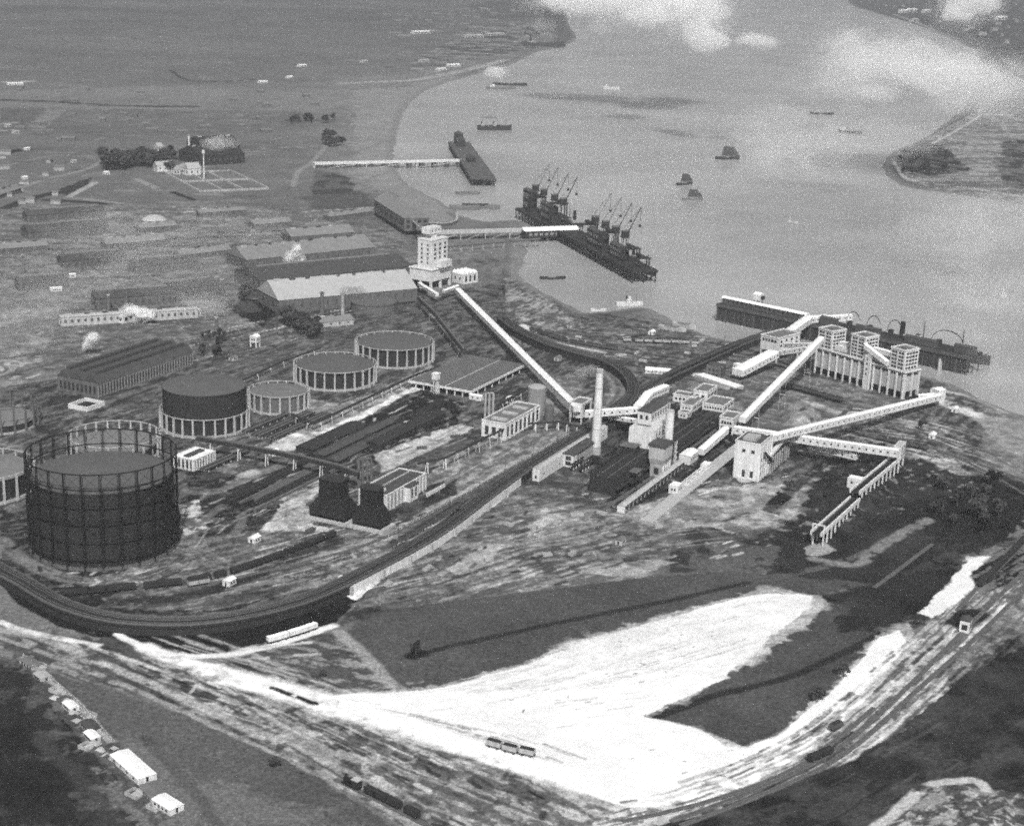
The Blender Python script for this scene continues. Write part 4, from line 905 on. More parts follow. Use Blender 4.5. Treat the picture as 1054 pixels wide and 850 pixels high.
b = Bl('hopper_shed', 'row of dark hopper bays with a slanting white chute beside the screening plant', 'hopper', (793, 487), L=42, D=8, ytop=472)
b.L = (W(812, 470)-W(793, 487)).length
b.walls(DARK, z0=b.h*.45, name='bunker', y0=.8); m = None
for i in range(9): MB().box(b.L*i/8-.4, b.L*i/8+.4, 0, .797, -1, b.h).build('post', GREYC, b.t); MB().box(b.L*i/8-.4, b.L*i/8+.4, b.D+.003, b.D+.8, -1, b.h).build('post', GREYC, b.t)
MB().beam((-1, 1.5, b.h+1.3), (b.L+1, 1.5, b.h+5.5), 2.4, 1.6).build('chute', WHITE, b.t)
# end tower and stocking bridge
b = Bl('end_tower', 'narrow white transfer tower at the corner of the galleries above the coal', 'tower', (925, 486), A=(919.5, 483), L=12, ytop=461); b.legs(2, 2, 7); b.walls(z0=7); b.flat(PALE, e=.15, p=.4); b.win('R', 2, 3, z0=8, w=1.3, h=1.5); b.win('L', 1, 2, z0=8, w=1.2, h=1.5)
def stockbridge(label, p, q, z0, z1, wd=5.4, n=10):
    a, c = W(*raised(*p, z0)), W(*raised(*q, z1)); d = c-a; hl = d.length; t = thing('conveyor_bridge', label, 'conveyor', (a.x, a.y, 0), math.degrees(math.atan2(d.y, d.x)), 'stocking ground bridges')
    P = [Vector((0, 0, z0)), Vector((hl, 0, z1))]
    MB().ribbon(P, -wd/2, wd/2, -.7, -.2).build('deck', DARK, t)
    for s in (-1, 1): MB().ribbon(P, s*wd/2-.45, s*wd/2+.45, -1.2, 1.0).build('side_girder', WHITE, t)
    for i in range(n):
        x = hl*(i+.3)/n; zz = z0+(z1-z0)*x/hl
        for s in (-1, 1): MB().box(x-.35, x+.35, s*wd/2-.35, s*wd/2+.35, -2, zz-1.2).build('post', WHITE, t)
    MB().ribbon(P, -.5, .5, -.19, .35).build('belt', BLACK, t)
    return t
stockbridge('open white conveyor bridge stepping down from the end tower to the coal hut', (922, 471), (880, 506), 9, 8)
stockbridge('outermost open white conveyor bridge ending in a square frame over the coal', (880, 513), (840, 549), 7.5, 8)
t = thing('bridge_portal', 'white square end frame of the outermost conveyor bridge', 'frame', W(841, 558), ang(W(880, 513), W(840, 549)))
for y in (-3.4, 2.8): MB().box(-.6, .2, y, y+.7, -1, 10).build('post', WHITE, t)
for z in (4.6, 9.4): MB().box(-.55, .15, -2.69, 2.79, z, z+.6).build('rail', WHITE, t)
b = Bl('drive_hut', 'small white drive hut perched on the coal bridge with black belts crossing', 'hut', (886, 510), A=(873, 505), L=6, h=5.6); b.walls(); b.flat(ROOFW, p=.3); b.win('L', 2, 1, z0=1.8, z1=5, w=1.2, h=1.2)
t = thing('cross_conveyor', 'black sagging conveyor boom lying across the coal under the drive hut', 'conveyor', W(848, 512), ang(W(848, 512), W(906, 519))); l = (W(848, 512)-W(906, 519)).length
MB().beam((0, 0, 2), (l, 0, 2), 3, 1.4).build('boom', BLACK, t)
for i in range(5): MB().box(l*i/5+1, l*i/5+1.6, -1.2, 1.2, -1, 1.29).build('leg', BLACK, t)
# ---- the silos
SA = 38.0
b = Bl('coke_silos', 'long row of grey concrete silo bays standing on white posts by the river jetty', 'silo', (928.8, 411), A=(835, 384), L=15.5, ytop=384, a=SA); SI = b
z1 = b.h*.26
b.walls(PALE, z0=z1, name='bunker'); nb = 12
for i in range(nb+1):
    y = min(max(b.D*i/nb, .5), b.D-.5)
    inst(PILW, 'post', b.t, (-.45, y, b.h*.5-1), 0, (.9, 1.0, b.h-.4)); inst(PILW, 'post', b.t, (b.L-.6, y, z1*.5-.7), 0, (1, 1.0, z1+.6))
for x in (.5, b.L*.5, b.L-.55): inst(PILW, 'post', b.t, (x, -.45, b.h*.5-1), 0, (1.0, .9, b.h-.4))
MB().box(-1.1, b.L+.6, -1.1, b.D+.6, b.h, b.h+1).build('cornice', WHITE, b.t)
MB().box(.4, b.L-.4, .4, b.D-.4, b.h+1.003, b.h+1.2).build('roof', ROOFG, b.t)
for i in range(nb): wins(b.t, 'L', b.D*(i+.14)/nb, b.D*(i+.86)/nb, b.h-3.4, b.h-.6, 2, 1, 1.9, 1.7)
wins(b.t, 'R', 1.4, b.L-1.4, b.h-3.4, b.h-.6, 6, 1, 2, 1.7)
MB().box(1, b.L-1, 1, b.D-1, z1-1.6, z1-.01).build('hopper_floor', DARK, b.t)
y5 = b.D*.385; MB().box(-3.2, -.95, y5-2.4, y5+2.4, -1, b.h+6).build('stair_tower', WHITE, b.t); wins(b.t, 'L', y5-2, y5+2, b.h*.5, b.h+5, 1, 4, 1.3, 1.6, off=-3.2)
MB().box(3, b.L-5, b.D*.08, b.D*.93, b.h+1.2, b.h+4.6).build('top_gallery', WHITE, b.t)
def silo_tower(label, yc, wy, wx, ht, rows, x0=-.6):
    g = SI.t.matrix_basis @ Vector((0, 0, 0)); t = thing('silo_head_tower', label, 'tower', (0, 0, 0), SA, 'screening towers on the silos')
    e = Vector((math.cos(R(SA)), math.sin(R(SA)), 0)); k = Vector((-e.y, e.x, 0)); o = SI.o+e*x0+k*(yc-wy/2); t.location = (o.x, o.y, SI.h+1.01)
    MB().box(0, wx, 0, wy, 0, ht).build('wall', WHITE, t)
    r = MB().box(.4, wx-.4, .4, wy-.4, ht, ht+.12).build('roof', ROOFG, t)
    MB().box(-.35, wx+.35, -.35, .4, ht+.003, ht+1).box(-.35, wx+.35, wy-.4, wy+.35, ht+.003, ht+1).box(-.35, .4, .4, wy-.4, ht+.003, ht+1).box(wx-.4, wx+.35, .4, wy-.4, ht+.003, ht+1).build('parapet', WHITE, t)
    MB().box(wx*.35, wx*.7, wy*.35, wy*.7, ht+.12, ht+1.3).build('roof_hatch', ROOFG, t)
    for f in (.08, .54): wins(t, 'L', wy*f, wy*(f+.38), .5, ht-.6, 2, rows, wy*.155, ht/rows*.56)
    wins(t, 'R', wx*.07, wx*.93, .5, ht-.6, 4, rows, wx*.17, ht/rows*.56)
    return t
k = SI.D
silo_tower('leftmost head tower on the silos, entered by the steep gallery', k*.905, k*.165, 14.5, HT(855, 386, 338)-HT(855, 386, 357.5)-.5, 5)
silo_tower('middle head tower on the silos with a slanting gallery on its river side', k*.53, k*.16, 14.5, 15.5, 6)
silo_tower('end head tower on the silos with one big dark doorway', k*.09, k*.155, 14.5, 14, 5)
def sgal(label, y0, y1, x, z0, z1, n, wd=3.4):
    e = Vector((math.cos(R(SA)), math.sin(R(SA)), 0)); kk = Vector((-e.y, e.x, 0)); a = SI.o+e*x+kk*y0; c = SI.o+e*x+kk*y1
    pa, pc = proj((a.x, a.y, 0)), proj((c.x, c.y, 0)); gallery(label, pa, pc, SI.h+z0, SI.h+z1, wd=wd, ht=3.2, nwin=n, side=-1)
sgal('short white gallery between the left and middle silo head towers', k*.80, k*.62, 6, 4, 6, 5)
sgal('short white gallery slanting down between the middle and end silo head towers', k*.44, k*.175, -1.5, 10, 2, 5)
sgal('pale gallery behind the slanting one by the end silo head tower', k*.44, k*.175, 9, 6, 6, 4)
# river side transfer house
b = Bl('transfer_house', 'white four square transfer house on tall legs with a barrel roofed gallery', 'industrial building', (799, 374), A=(784, 369), C=(816.5, 366.5), ytop=349, a=46)
b.legs(2, 2, b.h*.45); b.walls(z0=b.h*.45); b.flat(ROOFG, e=.4); b.win('L', 5, 1, z0=b.h-4, z1=b.h-1, w=2, h=2); b.win('R', 4, 2, z0=b.h-7.5, z1=b.h-1, w=2, h=2)
g0 = b
t = gal('fat white barrel roofed gallery slanting down from the legged transfer house', (759, 386.5), (796, 367), 4, 10, wd=9.5, ht=4.2, nwin=10)
b = Bl('barrel_end_house', 'square white framed end of the barrel roofed gallery', 'industrial building', (760.5, 389), A=(755.5, 386.5), L=5, h=9, a=40); b.walls(); b.flat(ROOFW, p=.3); b.win('L', 2, 2, z0=1, w=1.6, h=2.2); b.win('R', 1, 2, z0=1, w=2, h=2.2)
gal('upper thin gallery from the legged transfer house to the first silo tower', (808, 358), (834, 358), 14, 22, wd=3.4, ht=3.2, nwin=5)
gal('lower thin gallery from the legged transfer house to the silos', (801, 366), (832, 361.5), 10, 20, wd=3.4, ht=3.2, nwin=6)
gal('humped white gallery climbing from the legged transfer house towards the jetty', (809, 348), (833, 331), 12, 12, wd=7, ht=4.6, nwin=5)
gal('white gallery reaching out level over the jetty', (832, 332), (850, 330), 12, 12, wd=6, ht=4.2, nwin=4)
gal('outermost white gallery stub pointing along the river jetty', (849, 331), (876, 329), 12, 14, wd=6, ht=4.2, nwin=5)
b = Bl('gallery_head', 'round topped white head house on the humped gallery', 'industrial building', (818, 342), L=8, D=6, h=17, a=60); b.walls(z0=10); b.gabled(1.8, ROOFW, .2); b.legs(2, 2, 10); b.win('L', 1, 1, z0=14, w=1.5, h=1.8)
# ================================================================ THE OLDER WORKS
# long pilastered exhauster house
b = Bl('exhauster_house', 'long flat roofed house with tall white pilasters behind the two black cooling towers', 'industrial building', (397.5, 527), A=(373, 519), C=(440, 504), ytop=511)
b.walls(GREYC); b.flat(ROOFD, WHITE, e=.3, p=.7); x0, x1 = b.L*.44, b.L*.66
MB().box(x0, x1, -3.5, -.003, -1, b.h-.4).build('bay', WHITE, b.t); MB().box(x0-.3, x1+.3, -3.8, -.31, b.h-.39, b.h+.4).build('bay_roof', ROOFD, b.t)
b.pilasters('R', 5, 0, b.h-.3, 1.1, 0, x0); b.pilasters('R', 4, 0, b.h-.3, 1.1, x1, b.L); b.pilasters('L', 3, 0, b.h-.3, 1.3)
b.win('R', 5, 1, u0=.4, u1=x0, z0=1, z1=b.h-1.2, w=2.2, h=b.h*.68, mesh=WINP); b.win('R', 4, 1, u0=x1, z0=1, z1=b.h-1.2, w=2, h=b.h*.68, mesh=WINP); b.win('R', 2, 1, u0=x0+.6, u1=x1-.6, z0=1, w=1.5, h=b.h*.6, off=-3.5); b.win('L', 3, 1, u0=.5, u1=b.D-.5, z0=1, w=2, h=b.h*.6)
MB().box(1, b.L-1, b.D*.55, b.D*.55+.6, b.h+.13, b.h+.7).build('ridge_upstand', PALE, b.t); MB().box(b.L*.1, b.L*.1+3, b.D*.5-4, b.D*.5-1, b.h+.13, b.h+1.8).build('roof_vent', WHITE, b.t)
MB().box(x1+4, b.L+10, -7, -6.4, -1, 1.6).build('yard_wall', WHITE, b.t)
def cooling(label, B, A, C, ytop):
    b = Bl('cooling_tower', label, 'cooling tower', B, A=A, C=C, ytop=ytop, group='cooling towers'); H = b.h; b.L = max(b.L, 11)
    MB().box(-1.2, b.L+1.2, -1.2, b.D+1.2, -1, 1.4).build('basin_wall', PALE, b.t); L_, D_ = b.L, b.D
    MB().box(1, L_-1, 1, D_-1, 1.41, 1.6).build('water', DARK, b.t)
    MB().box(.8, L_-.8, .8, D_-.8, 2.6, H*.30).build('louvre_stage', BLACK, b.t)
    MB().frust(.5, L_-.5, .5, D_-.5, H*.30+.003, H*.58, L_*.16, D_*.2).build('batter_stage', BLACK, b.t)
    x, y = .5+L_*.16, .5+D_*.2
    MB().box(x, L_-x, y, D_-y, H*.58+.003, H).build('stack', BLACK, b.t)
    MB().box(x-.4, L_-x+.4, y-.4, D_-y+.4, H-.5, H+.25).build('rim', DARK, b.t)
    m = MB()
    for k in range(5): z = 3+(H*.3-3)*k/5; m.box(.5, L_-.5, .5, .79, z, z+.5).box(.5, .79, .8, D_-.5, z, z+.5)
    m.build('louvres', DARK, b.t)
    for i in range(6): MB().box(.6, 1, 1+(D_-2.4)*i/5, 1.4+(D_-2.4)*i/5, 1.4, 2.6).build('strut', BLACK, b.t); 
cooling('left black timber cooling tower, standing clear on the pale yard', (355, 541.5), (315, 534), (366, 532), 500)
cooling('right black timber cooling tower, close against the pilastered house', (392, 549), (361, 542), (401, 541), 508)
def uprights(label, x, y, n, dx, yt, m=GREYC, name='gas_condenser'):
    a, c = W(x, y), W(x+dx, y); t = thing(name, label, 'pipework', (a.x, a.y, 0), ang(a, c)); s = (c-a).length; h = HT(x, y, yt); r = s*.3
    for i in range(n):
        MB().cyl(i*s, 0, -1, h, r, n=12).build('standpipe', m, t)
        if i < n-1:
            q = MB(); pr = None
            for k in range(7):
                th = math.pi*k/6; p = (i*s+s/2-math.cos(th)*s/2, 0, h-.2+math.sin(th)*s*.55)
                if pr: q.tube(pr, p, r*.8)
                pr = p
            q.build('return_bend', m, t)
uprights('four tall dark condenser pipes with hooped tops behind the pilastered house', 369, 501, 4, 4.4, 473, STEEL)
uprights('three pale condenser columns standing by the three bay roofed house', 499, 435, 3, 4.0, 406, GREYC)
b = Bl('meter_house', 'pilastered house with three pale skylights in its grey flat roof', 'industrial building', (520, 453), A=(499.5, 446.5), C=(549, 432), ytop=437)
b.walls(WHITE); b.flat(ROOFG, WHITE, e=.3); b.pilasters('R', 8, 0, b.h-.3, 1.2); b.win('R', 8, 1, u0=.2, u1=b.L-.2, z0=1, z1=b.h-1.5, w=2.6, h=b.h*.66); b.win('L', 3, 1, z0=1, z1=b.h-2, w=2.6, h=b.h*.55); b.pilasters('L', 3, 0, b.h-.3, 1.2)
for i in range(3): MB().box(b.L*(.12+.3*i), b.L*(.2+.3*i), b.D*.2, b.D*.8, b.h+.13, b.h+1).build('skylight', PALE, b.t)
# purifier roof on posts
b = Bl('purifier_shelter', 'very wide flat grey roof with white edge on posts, open below', 'shelter', (484.5, 410), A=(425.5, 396.5), C=(538, 381), ytop=403)
MB().box(0, b.L, 0, b.D, b.h-.3, b.h).build('roof', ROOFG, b.t)
MB().box(-.3, b.L+.3, -.5, -.003, b.h-1.1, b.h+.5).box(-.5, -.003, 0, b.D+.3, b.h-1.1, b.h+.5).build('fascia', WHITE, b.t)
MB().box(2, b.L-2, b.D*.42, b.D*.42+.6, b.h+.003, b.h+.4).build('roof_joint', PALE, b.t)
m = MB()
for i in range(30): m.box(1, b.L-1, b.D*i/30+.3, b.D*i/30+.45, b.h+.002, b.h+.18)
m.build('roof_battens', ROOFD, b.t)
for i in range(8):
    MB().box(b.L*i/8+.3, b.L*i/8+1, .1, .8, -1, b.h-.31).build('post', WHITE, b.t)
    if i: MB().box(.1, .8, b.D*i/8, b.D*i/8+.7, -1, b.h-.31).build('post', WHITE, b.t)
for i in range(3):
    for j in range(4): MB().box(b.L*(.06+.31*i), b.L*(.06+.31*i)+b.L*.25, b.D*(.06+.235*j), b.D*(.06+.235*j)+b.D*.19, -1, 3).build('purifier_box', DARK, b.t)
b = Bl('signal_tower', 'slender white lattice tower with a little cabin in front of the purifier roof', 'tower', (449.5, 406), L=3, D=3, ytop=391)
for x, y in ((0, 0), (2.6, 0), (0, 2.6), (2.6, 2.6)): MB().box(x, x+.4, y, y+.4, -1, b.h).build('leg', WHITE, b.t)
for k in range(4):
    z = b.h*k/4; q = MB(); q.beam((.2, .2, z), (2.8, .2, z+b.h/4), .25, .25).beam((.2, .2, z+b.h/4), (.2, 2.8, z), .25, .25).beam((.2, .2, z), (2.8, .2, z), .25, .25).beam((.2, .2, z), (.2, 2.8, z), .25, .25); q.build('brace', WHITE, b.t)
MB().box(-.6, 3.6, -.6, 3.6, b.h+.01, b.h+4).build('cabin', WHITE, b.t); MB().box(-.9, 3.9, -.9, 3.9, b.h+4.01, b.h+4.3).build('roof', ROOFW, b.t)
b = Bl('signal_cabin', 'little white stilted cabin alone by the tracks left of the pale shed', 'hut', (264, 358), L=5, D=6, ytop=347); b.legs(2, 2, b.h*.45); b.walls(z0=b.h*.45); b.gabled(1.5, ROOFW, .3); b.win('R', 2, 1, z0=b.h*.55); b.win('L', 2, 1, z0=b.h*.55)
b = Bl('governor_house', 'small pilastered white house with dark ridge strip beside the tallest gasholder', 'industrial building', (199.5, 485), A=(181, 479.5), C=(221, 475), ytop=474)
b.walls(GREYC); b.flat(ROOFW, WHITE, e=.4, p=.4); MB().box(b.L*.12, b.L*.85, b.D*.36, b.D*.62, b.h+.13, b.h+1.1).build('roof_strip', ROOFD, b.t); b.pilasters('L', 5, 0, b.h-.2, 1); b.pilasters('R', 8, 0, b.h-.2, 1); b.win('L', 5, 1, u0=.2, u1=b.D-.2, z0=.8, w=1.7, h=b.h*.7); b.win('R', 8, 1, u0=.2, u1=b.L-.2, z0=.8, w=1.2, h=b.h*.7)
# elevated mains
def main(label, px, z, r=.8, posts=8, m=DARK, pm=WHITE, truss=False, name='elevated_main'):
    P = [W(*raised(a, c, z)) for a, c in px]; o = P[0]; t = thing(name, label, 'pipework', (o.x, o.y, 0)); P = [p-o+Vector((0, 0, z)) for p in P]
    q = MB()
    for a, c in zip(P, P[1:]):
        if truss: q.beam(a, c, 3.2, 2.0)
        else: q.tube(a, c, r, 10)
    q.build('girder' if truss else 'pipe', m, t)
    if truss:
        q = MB()
        for a, c in zip(P, P[1:]): q.beam(a+Vector((0, 0, 1.4)), c+Vector((0, 0, 1.4)), 1.5, .7)
        q.build('pipe', STEEL, t)
    tot = sum((c-a).length for a, c in zip(P, P[1:]))
    for i in range(posts):
        d = tot*(i+.5)/posts
        for a, c in zip(P, P[1:]):
            l = (c-a).length
            if d <= l:
                p = a+(c-a)*(d/l); u = (c-a).normalized(); n = Vector((-u.y, u.x, 0)); g = MB()
                zt = z-(1 if truss else r)-.01
                for s in (-1, 1): g.beam((p+n*s*1.5-Vector((0, 0, z+1))), (p+n*s*.8)*1+Vector((0, 0, zt-p.z)), .7, .7)
                g.beam(p+n*-1.1+Vector((0, 0, zt-.35-p.z)), p+n*1.1+Vector((0, 0, zt-.35-p.z)), .6, .6)
                g.build('trestle', pm, t); break
            d -= l
main('heavy girder pipe bridge crossing from the gasholders to the condenser pipes', [(203, 451), (238, 457), (305, 470), (350, 481), (368, 488)], 9, truss=True, posts=6)
main('long straight black main on white posts above the white lime strip', [(300, 426), (323, 436), (375, 411), (427, 386), (447, 379)], 5, .8, 14)
main('black main on white posts running from the condenser to the meter house', [(430, 477), (459, 471), (500, 450), (520, 441)], 7, .7, 7)
main('dark main on posts behind the chimney foot', [(545, 436), (575, 434), (600, 440)], 5, .7, 5)
main('dark main between the meter house and the purifier roof', [(512, 417), (530, 407), (548, 397)], 5, .9, 4)
main('dark belt line descending on white posts from the grey coal tower', [(431, 307), (448, 323), (462, 341), (477, 360)], 9, truss=True, posts=6)
main('thin main winding behind the gasholders from the raised bell', [(183, 424), (228, 402), (290, 372), (330, 358)], 4, .6, 10)
for lb, B, L_, D_, h in [('long black roofed oxide shed nearest the pipe bridge', (348, 480), 80, 9, 3), ('second long black oxide shed beside the one nearest the pipe bridge', (334, 474), 88, 8, 3), ('narrow black oxide shed behind the pale strip of ground', (392, 466), 80, 10, 3.2), ('low black shed between lime strip and oxide sheds', (322, 468), 60, 12, 3)]:
    b = Bl('oxide_shed', lb, 'shed', B, L=L_, D=D_, h=h); b.walls(DARK); b.gabled(1.6, ROOFD if 'long' in lb else DARK, .4); b.win('L', 3, 1, w=1.4, h=1.6)
for i, (x, y) in enumerate([(356, 452), (365, 452), (372, 448), (383, 444), (391, 441), (377, 455), (400, 449), (410, 440), (424, 432), (436, 428), (444, 424), (452, 420), (420, 444), (432, 437), (408, 424), (396, 429)]):
    b = Bl('oxide_heap', 'low black heap of spent oxide lying among the oxide sheds', 'heap', (x, y), L=random.uniform(8, 16), D=random.uniform(4, 7), h=random.uniform(1.5, 3), group='oxide heaps'); b.t.location.z = gz(b.o)
    MB().frust(0, b.L, 0, b.D, -1, b.h, b.D*.35, b.D*.35).build('heap', COAL, b.t)
for lb, B, A_, L_, n in [('bank of dark pipes beside the pilastered governor house', (213, 486), 4, 42, 4), ('bank of dark pipes at the foot of the small grey gasholder', (268, 452), 5, 60, 5), ('double bank of dark pipes between the white lime strip and a gasholder', (284, 454), 5, 62, 5), ('short bank of pipes in front of the raised bell gasholder', (254, 447), 3, 46, 3)]:
    b = Bl('pipe_bank', lb, 'pipework', B, L=L_, D=n*1.6, h=2.4)
    for i in range(n): MB().tube((0, i*1.6, 1.6), (L_, i*1.6, 1.6), .62, 8).build('pipe', STEEL if i % 2 else DARK, b.t)
    for k in range(6): MB().box(L_*k/6+1, L_*k/6+1.6, -.8, n*1.6, -1, .95).build('cradle', GREYC, b.t)
b = Bl('pipe_stack_bed', 'flat dark bed stacked with pipes right of the tallest gasholder', 'pipework', (262, 527), L=110, D=16, h=1)
for i in range(7): MB().box(random.uniform(0, 20), random.uniform(60, 108), i*2.3, i*2.3+1.5, -.5, random.uniform(.5, 1.3)).build('pipe_stack', random.choice([DARK, COAL, STEEL]), b.t)
b = Bl('pipe_stack_bed', 'narrow dark bed of pipes along the pale yard of the left cooling tower', 'pipework', (233, 520), L=105, D=8, h=1)
for i in range(4): MB().box(random.uniform(0, 15), random.uniform(70, 104), i*2.1, i*2.1+1.4, -.5, random.uniform(.6, 1.4)).build('pipe_stack', random.choice([DARK, COAL]), b.t)
c = W(552, 420); t = thing('round_tank', 'pale round tank with domed lid beside the longest white gallery', 'tank', (c.x, c.y, 0)); k = ppm(552, 420); h = HT(552, 420, 398)
MB().cyl(0, 0, -1, h, 9.5*k, n=36).build('tank_wall', mat('tank_plate', .24, .2, .2, streak=.3), t); MB().dome(9.5*k, h, 2, 36).build('lid', mat('tank_lid', .3, .2, .2), t)
c = W(565, 433); t = thing('round_tank', 'small dark upright tank between the pale tank and the transfer house', 'tank', (c.x, c.y, 0)); MB().cyl(0, 0, -1, 9, 3, n=20).build('tank_wall', STEEL, t); MB().dome(3, 9, .6, 20).build('lid', STEEL, t)
b = Bl('white_cabin', 'tiny white cabin on the corner of the meter house roof line', 'hut', (526, 416), L=4, D=4, h=4); b.walls(); b.gabled(1, ROOFW, .2); b.win('L', 1, 1, w=1, h=1); b.win('R', 1, 1, w=1, h=1)
b = Bl('lime_shed', 'low white lean-to under the corner of the purifier roof', 'shed', (495, 413), L=4, D=9, h=3); b.walls(); b.gabled(.8, ROOFW, .2, 'y'); b.win('L', 2, 1, w=1, h=1)
b = Bl('goods_shed', 'low brick block on open legs just below the barrel roofed gallery', 'building', (741, 390), A=(729, 386), C=(744, 386), ytop=379); b.walls(BRICK); b.flat(ROOFD, BRICK); b.win('L', 3, 2); b.win('R', 2, 2)
b = Bl('loading_dock', 'long low pale loading dock beyond the white offices', 'dock', (756, 402), A=(717, 388), L=9, h=2.2, a=38); b.walls(PALE); b.flat(ROOFW, WHITE, p=.2)
b = Bl('platform_sheds', 'low white roofed shed beside the loop viaduct', 'shed', (690, 386), A=(664, 384), L=9, h=2.5, a=80); b.walls(); b.gabled(1.2, ROOFW, .3, 'y'); b.win('L', 6, 1)
# grey coal tower at the end of the longest gallery
b = Bl('coal_tower', 'tall white coal tower with two rows of dark windows and a crowned head', 'tower', (443.7, 299), A=(432.5, 292), C=(464, 293.5), ytop=279, a=None); CT = b; H = b.h
b.legs(3, 3, H*.42, WHITE, 1.8); b.walls(z0=H*.42, z1=H); MB().box(-.8, b.L+.8, -.8, b.D+.8, H, H+.8).build('cornice', WHITE, b.t); MB().box(1, b.L-1, 1, b.D-1, H*.42-1.2, H*.42-.01).build('hopper_floor', DARK, b.t)
MB().box(.6, b.L-.6, b.D-1.2, b.D-.6, -1, H*.4).build('rear_screen', DARK, b.t)
h2 = HT(443.7, 299, 249); x0, x1, y0, y1 = b.L*.07, b.L*.86, b.D*.06, b.D*.7
MB().box(x0, x1, y0, y1, H+.8, h2).build('shaft', WHITE, b.t); wins(b.t, 'R', x0+1, x1-.5, H+8, h2-2, 3, 4, 2.6, 2.2, off=y0); wins(b.t, 'L', y0+1, y1-1, H+4, h2-2, 2, 5, 1.6, 2, off=x0)
MB().box(x0-.4, x1+.4, y0-.4, y1+.4, h2, h2+1).build('shaft_cornice', WHITE, b.t)
MB().box(b.L*.3, b.L*.52, b.D*.25, b.D*.55, h2+1, h2+9).build('head_house', WHITE, b.t); MB().box(b.L*.14, b.L*.7, b.D*.22, b.D*.6, h2+5, h2+10.5).build('head_gallery', WHITE, b.t); wins(b.t, 'R', b.L*.18, b.L*.66, h2+5.5, h2+10, 3, 1, 1.4, 1.8, off=b.D*.22)
MB().box(x0+b.L*.26, x1-b.L*.02, y0-5, y0-.003, H+1.5, H+7.5).build('projecting_bay', WHITE, b.t); inst(WIN, 'window', b.t, (x0+b.L*.55, y0-5, H+4), 0, (1.2, .2, 1.2))
gal('low white edged conveyor running under the grey coal tower mouth', (432, 294), (450, 305), 6, 6, wd=3, ht=2.4, nwin=3)
gal('short dark sided conveyor linking the tower mouth to the longest gallery', (456, 302), (471, 296.5), 5, 7, wd=3, ht=2.4, nwin=2, rm=ROOFW, wm=GREYC)
b = Bl('pump_house', 'small white house with zigzag roof and three dark windows beside the tall coal tower', 'industrial building', (476.5, 293), A=(472, 289), C=(491.5, 290.5), ytop=283, a=None); b.walls(); b.win('R', 3, 1, w=2.4, h=b.h*.6)
for i in range(4): MB().gable(b.L*i/4+.05, b.L*(i+1)/4-.05, -.4, b.D+.4, b.h+.01, b.h+2.4, 'y').build('roof_ridge', ROOFW, b.t)
b.win('L', 2, 1, w=1.4, h=3)
# ---- sheds of the old yard and beyond
def shed(label, B, C, D, he, rise, wall=BRICK, roof=ROOFD, nR=0, name='long_shed', cat='shed', nl=2, ridges=1, mesh=None, group=None):
    b = Bl(name, label, cat, B, C=C, D=D, h=he, a=None, group=group); b.walls(wall)
    for i in range(ridges):
        y0, y1 = b.D*i/ridges, b.D*(i+1)/ridges
        MB().gable(-.5, b.L+.5, y0-(.5 if i == 0 else -.02), y1+(.5 if i == ridges-1 else -.02), b.h+.01, b.h+rise).build('roof', roof, b.t)
    if nR: b.win('R', max(2, int(nR*.7)), 1, z0=1.2, w=1.8, h=b.h*.35, mesh=mesh or WIND)
    if b.L > 30 and roof is not ROOFD:
        for i in range(int(b.L/14)): MB().box(b.L*(i+.3)*14/b.L, b.L*(i+.3)*14/b.L+random.uniform(2, 6), b.D*.47-.9, b.D*.47+.9, b.h+rise*.9, b.h+rise+.7).build('ridge_vent', ROOFD if i % 3 else PALE, b.t)
    elif b.L > 30: MB().box(b.L*.06, b.L*.94, b.D/2/ridges-.8, b.D/2/ridges+.8, b.h+rise*.9, b.h+rise+.8).build('ridge_vent', mat('grey_slate_roof', .18, .2, .2), b.t)
    if nl: b.win('L', nl, 1, z0=.6, w=1.6)
    return b
shed('great shed with one broad pale roof slope behind the low gasholders', (287, 323), (429, 310), 46, 11, 12, BRICK, ROOFP, 24)
shed('wide dark roofed shed backing on to the broad pale roof', (268, 300), (424, 284), 52, 9, 7, BRICK, ROOFD, 20)
shed('grey roofed long shed behind the dark one, steam rising beside it', (254, 278), (386, 264), 40, 9, 9, BRICK, mat('grey_slate_roof', .18, .2, .2), 18)
shed('shorter grey shed near the grey coal tower', (300, 250), (365, 245), 26, 6, 6, BRICK, mat('grey_slate_roof', .18, .2, .2), 8)
shed('low bench shaped shed with twin chimneys in front of the pale roof', (326, 338), (364, 334), 15, 4, 3, PALE, mat('grey_slate_roof', .18, .2, .2), 6)
for lb, x, y, yt, m in [('dark stubby iron chimney left of the smoking one', 331.5, 330, 301, STEEL), ('pale brick chimney trailing dark smoke before the pale roof', 352.5, 329, 302, GREYC)]:
    c = W(x, y); t = thing('boiler_chimney', lb, 'chimney', (c.x, c.y, 0)); h = HT(x, y, yt); MB().cyl(0, 0, -1, h, 1.9, 1.3, 14).build('shaft', m, t); MB().ring(1.8, h-1, h+.2, .6, 14).build('cap', m, t)
b = Bl('retort_house', 'very long dark retort house with arched side openings and three roof ridges', 'industrial building', (101, 409.5), A=(67, 399), C=(211, 377.5), ytop=394)
b.walls(BRICK)
for i in range(3): MB().gable(-.4, b.L+.4, b.D*i/3+.02, b.D*(i+1)/3-.02, b.h+.01, b.h+5).build('roof', ROOFD, b.t)
b.pilasters('R', 34, 0, b.h*.8, .9, m=box_mesh('pier_block', mat('grimy_pier', .2, .3, .4))); b.win('R', 34, 1, u0=.2, u1=b.L-.2, z0=1, z1=b.h*.8, w=1.6, h=b.h*.55); b.win('L', 9, 1, z0=1, z1=b.h*.8, w=1.8, h=b.h*.5)
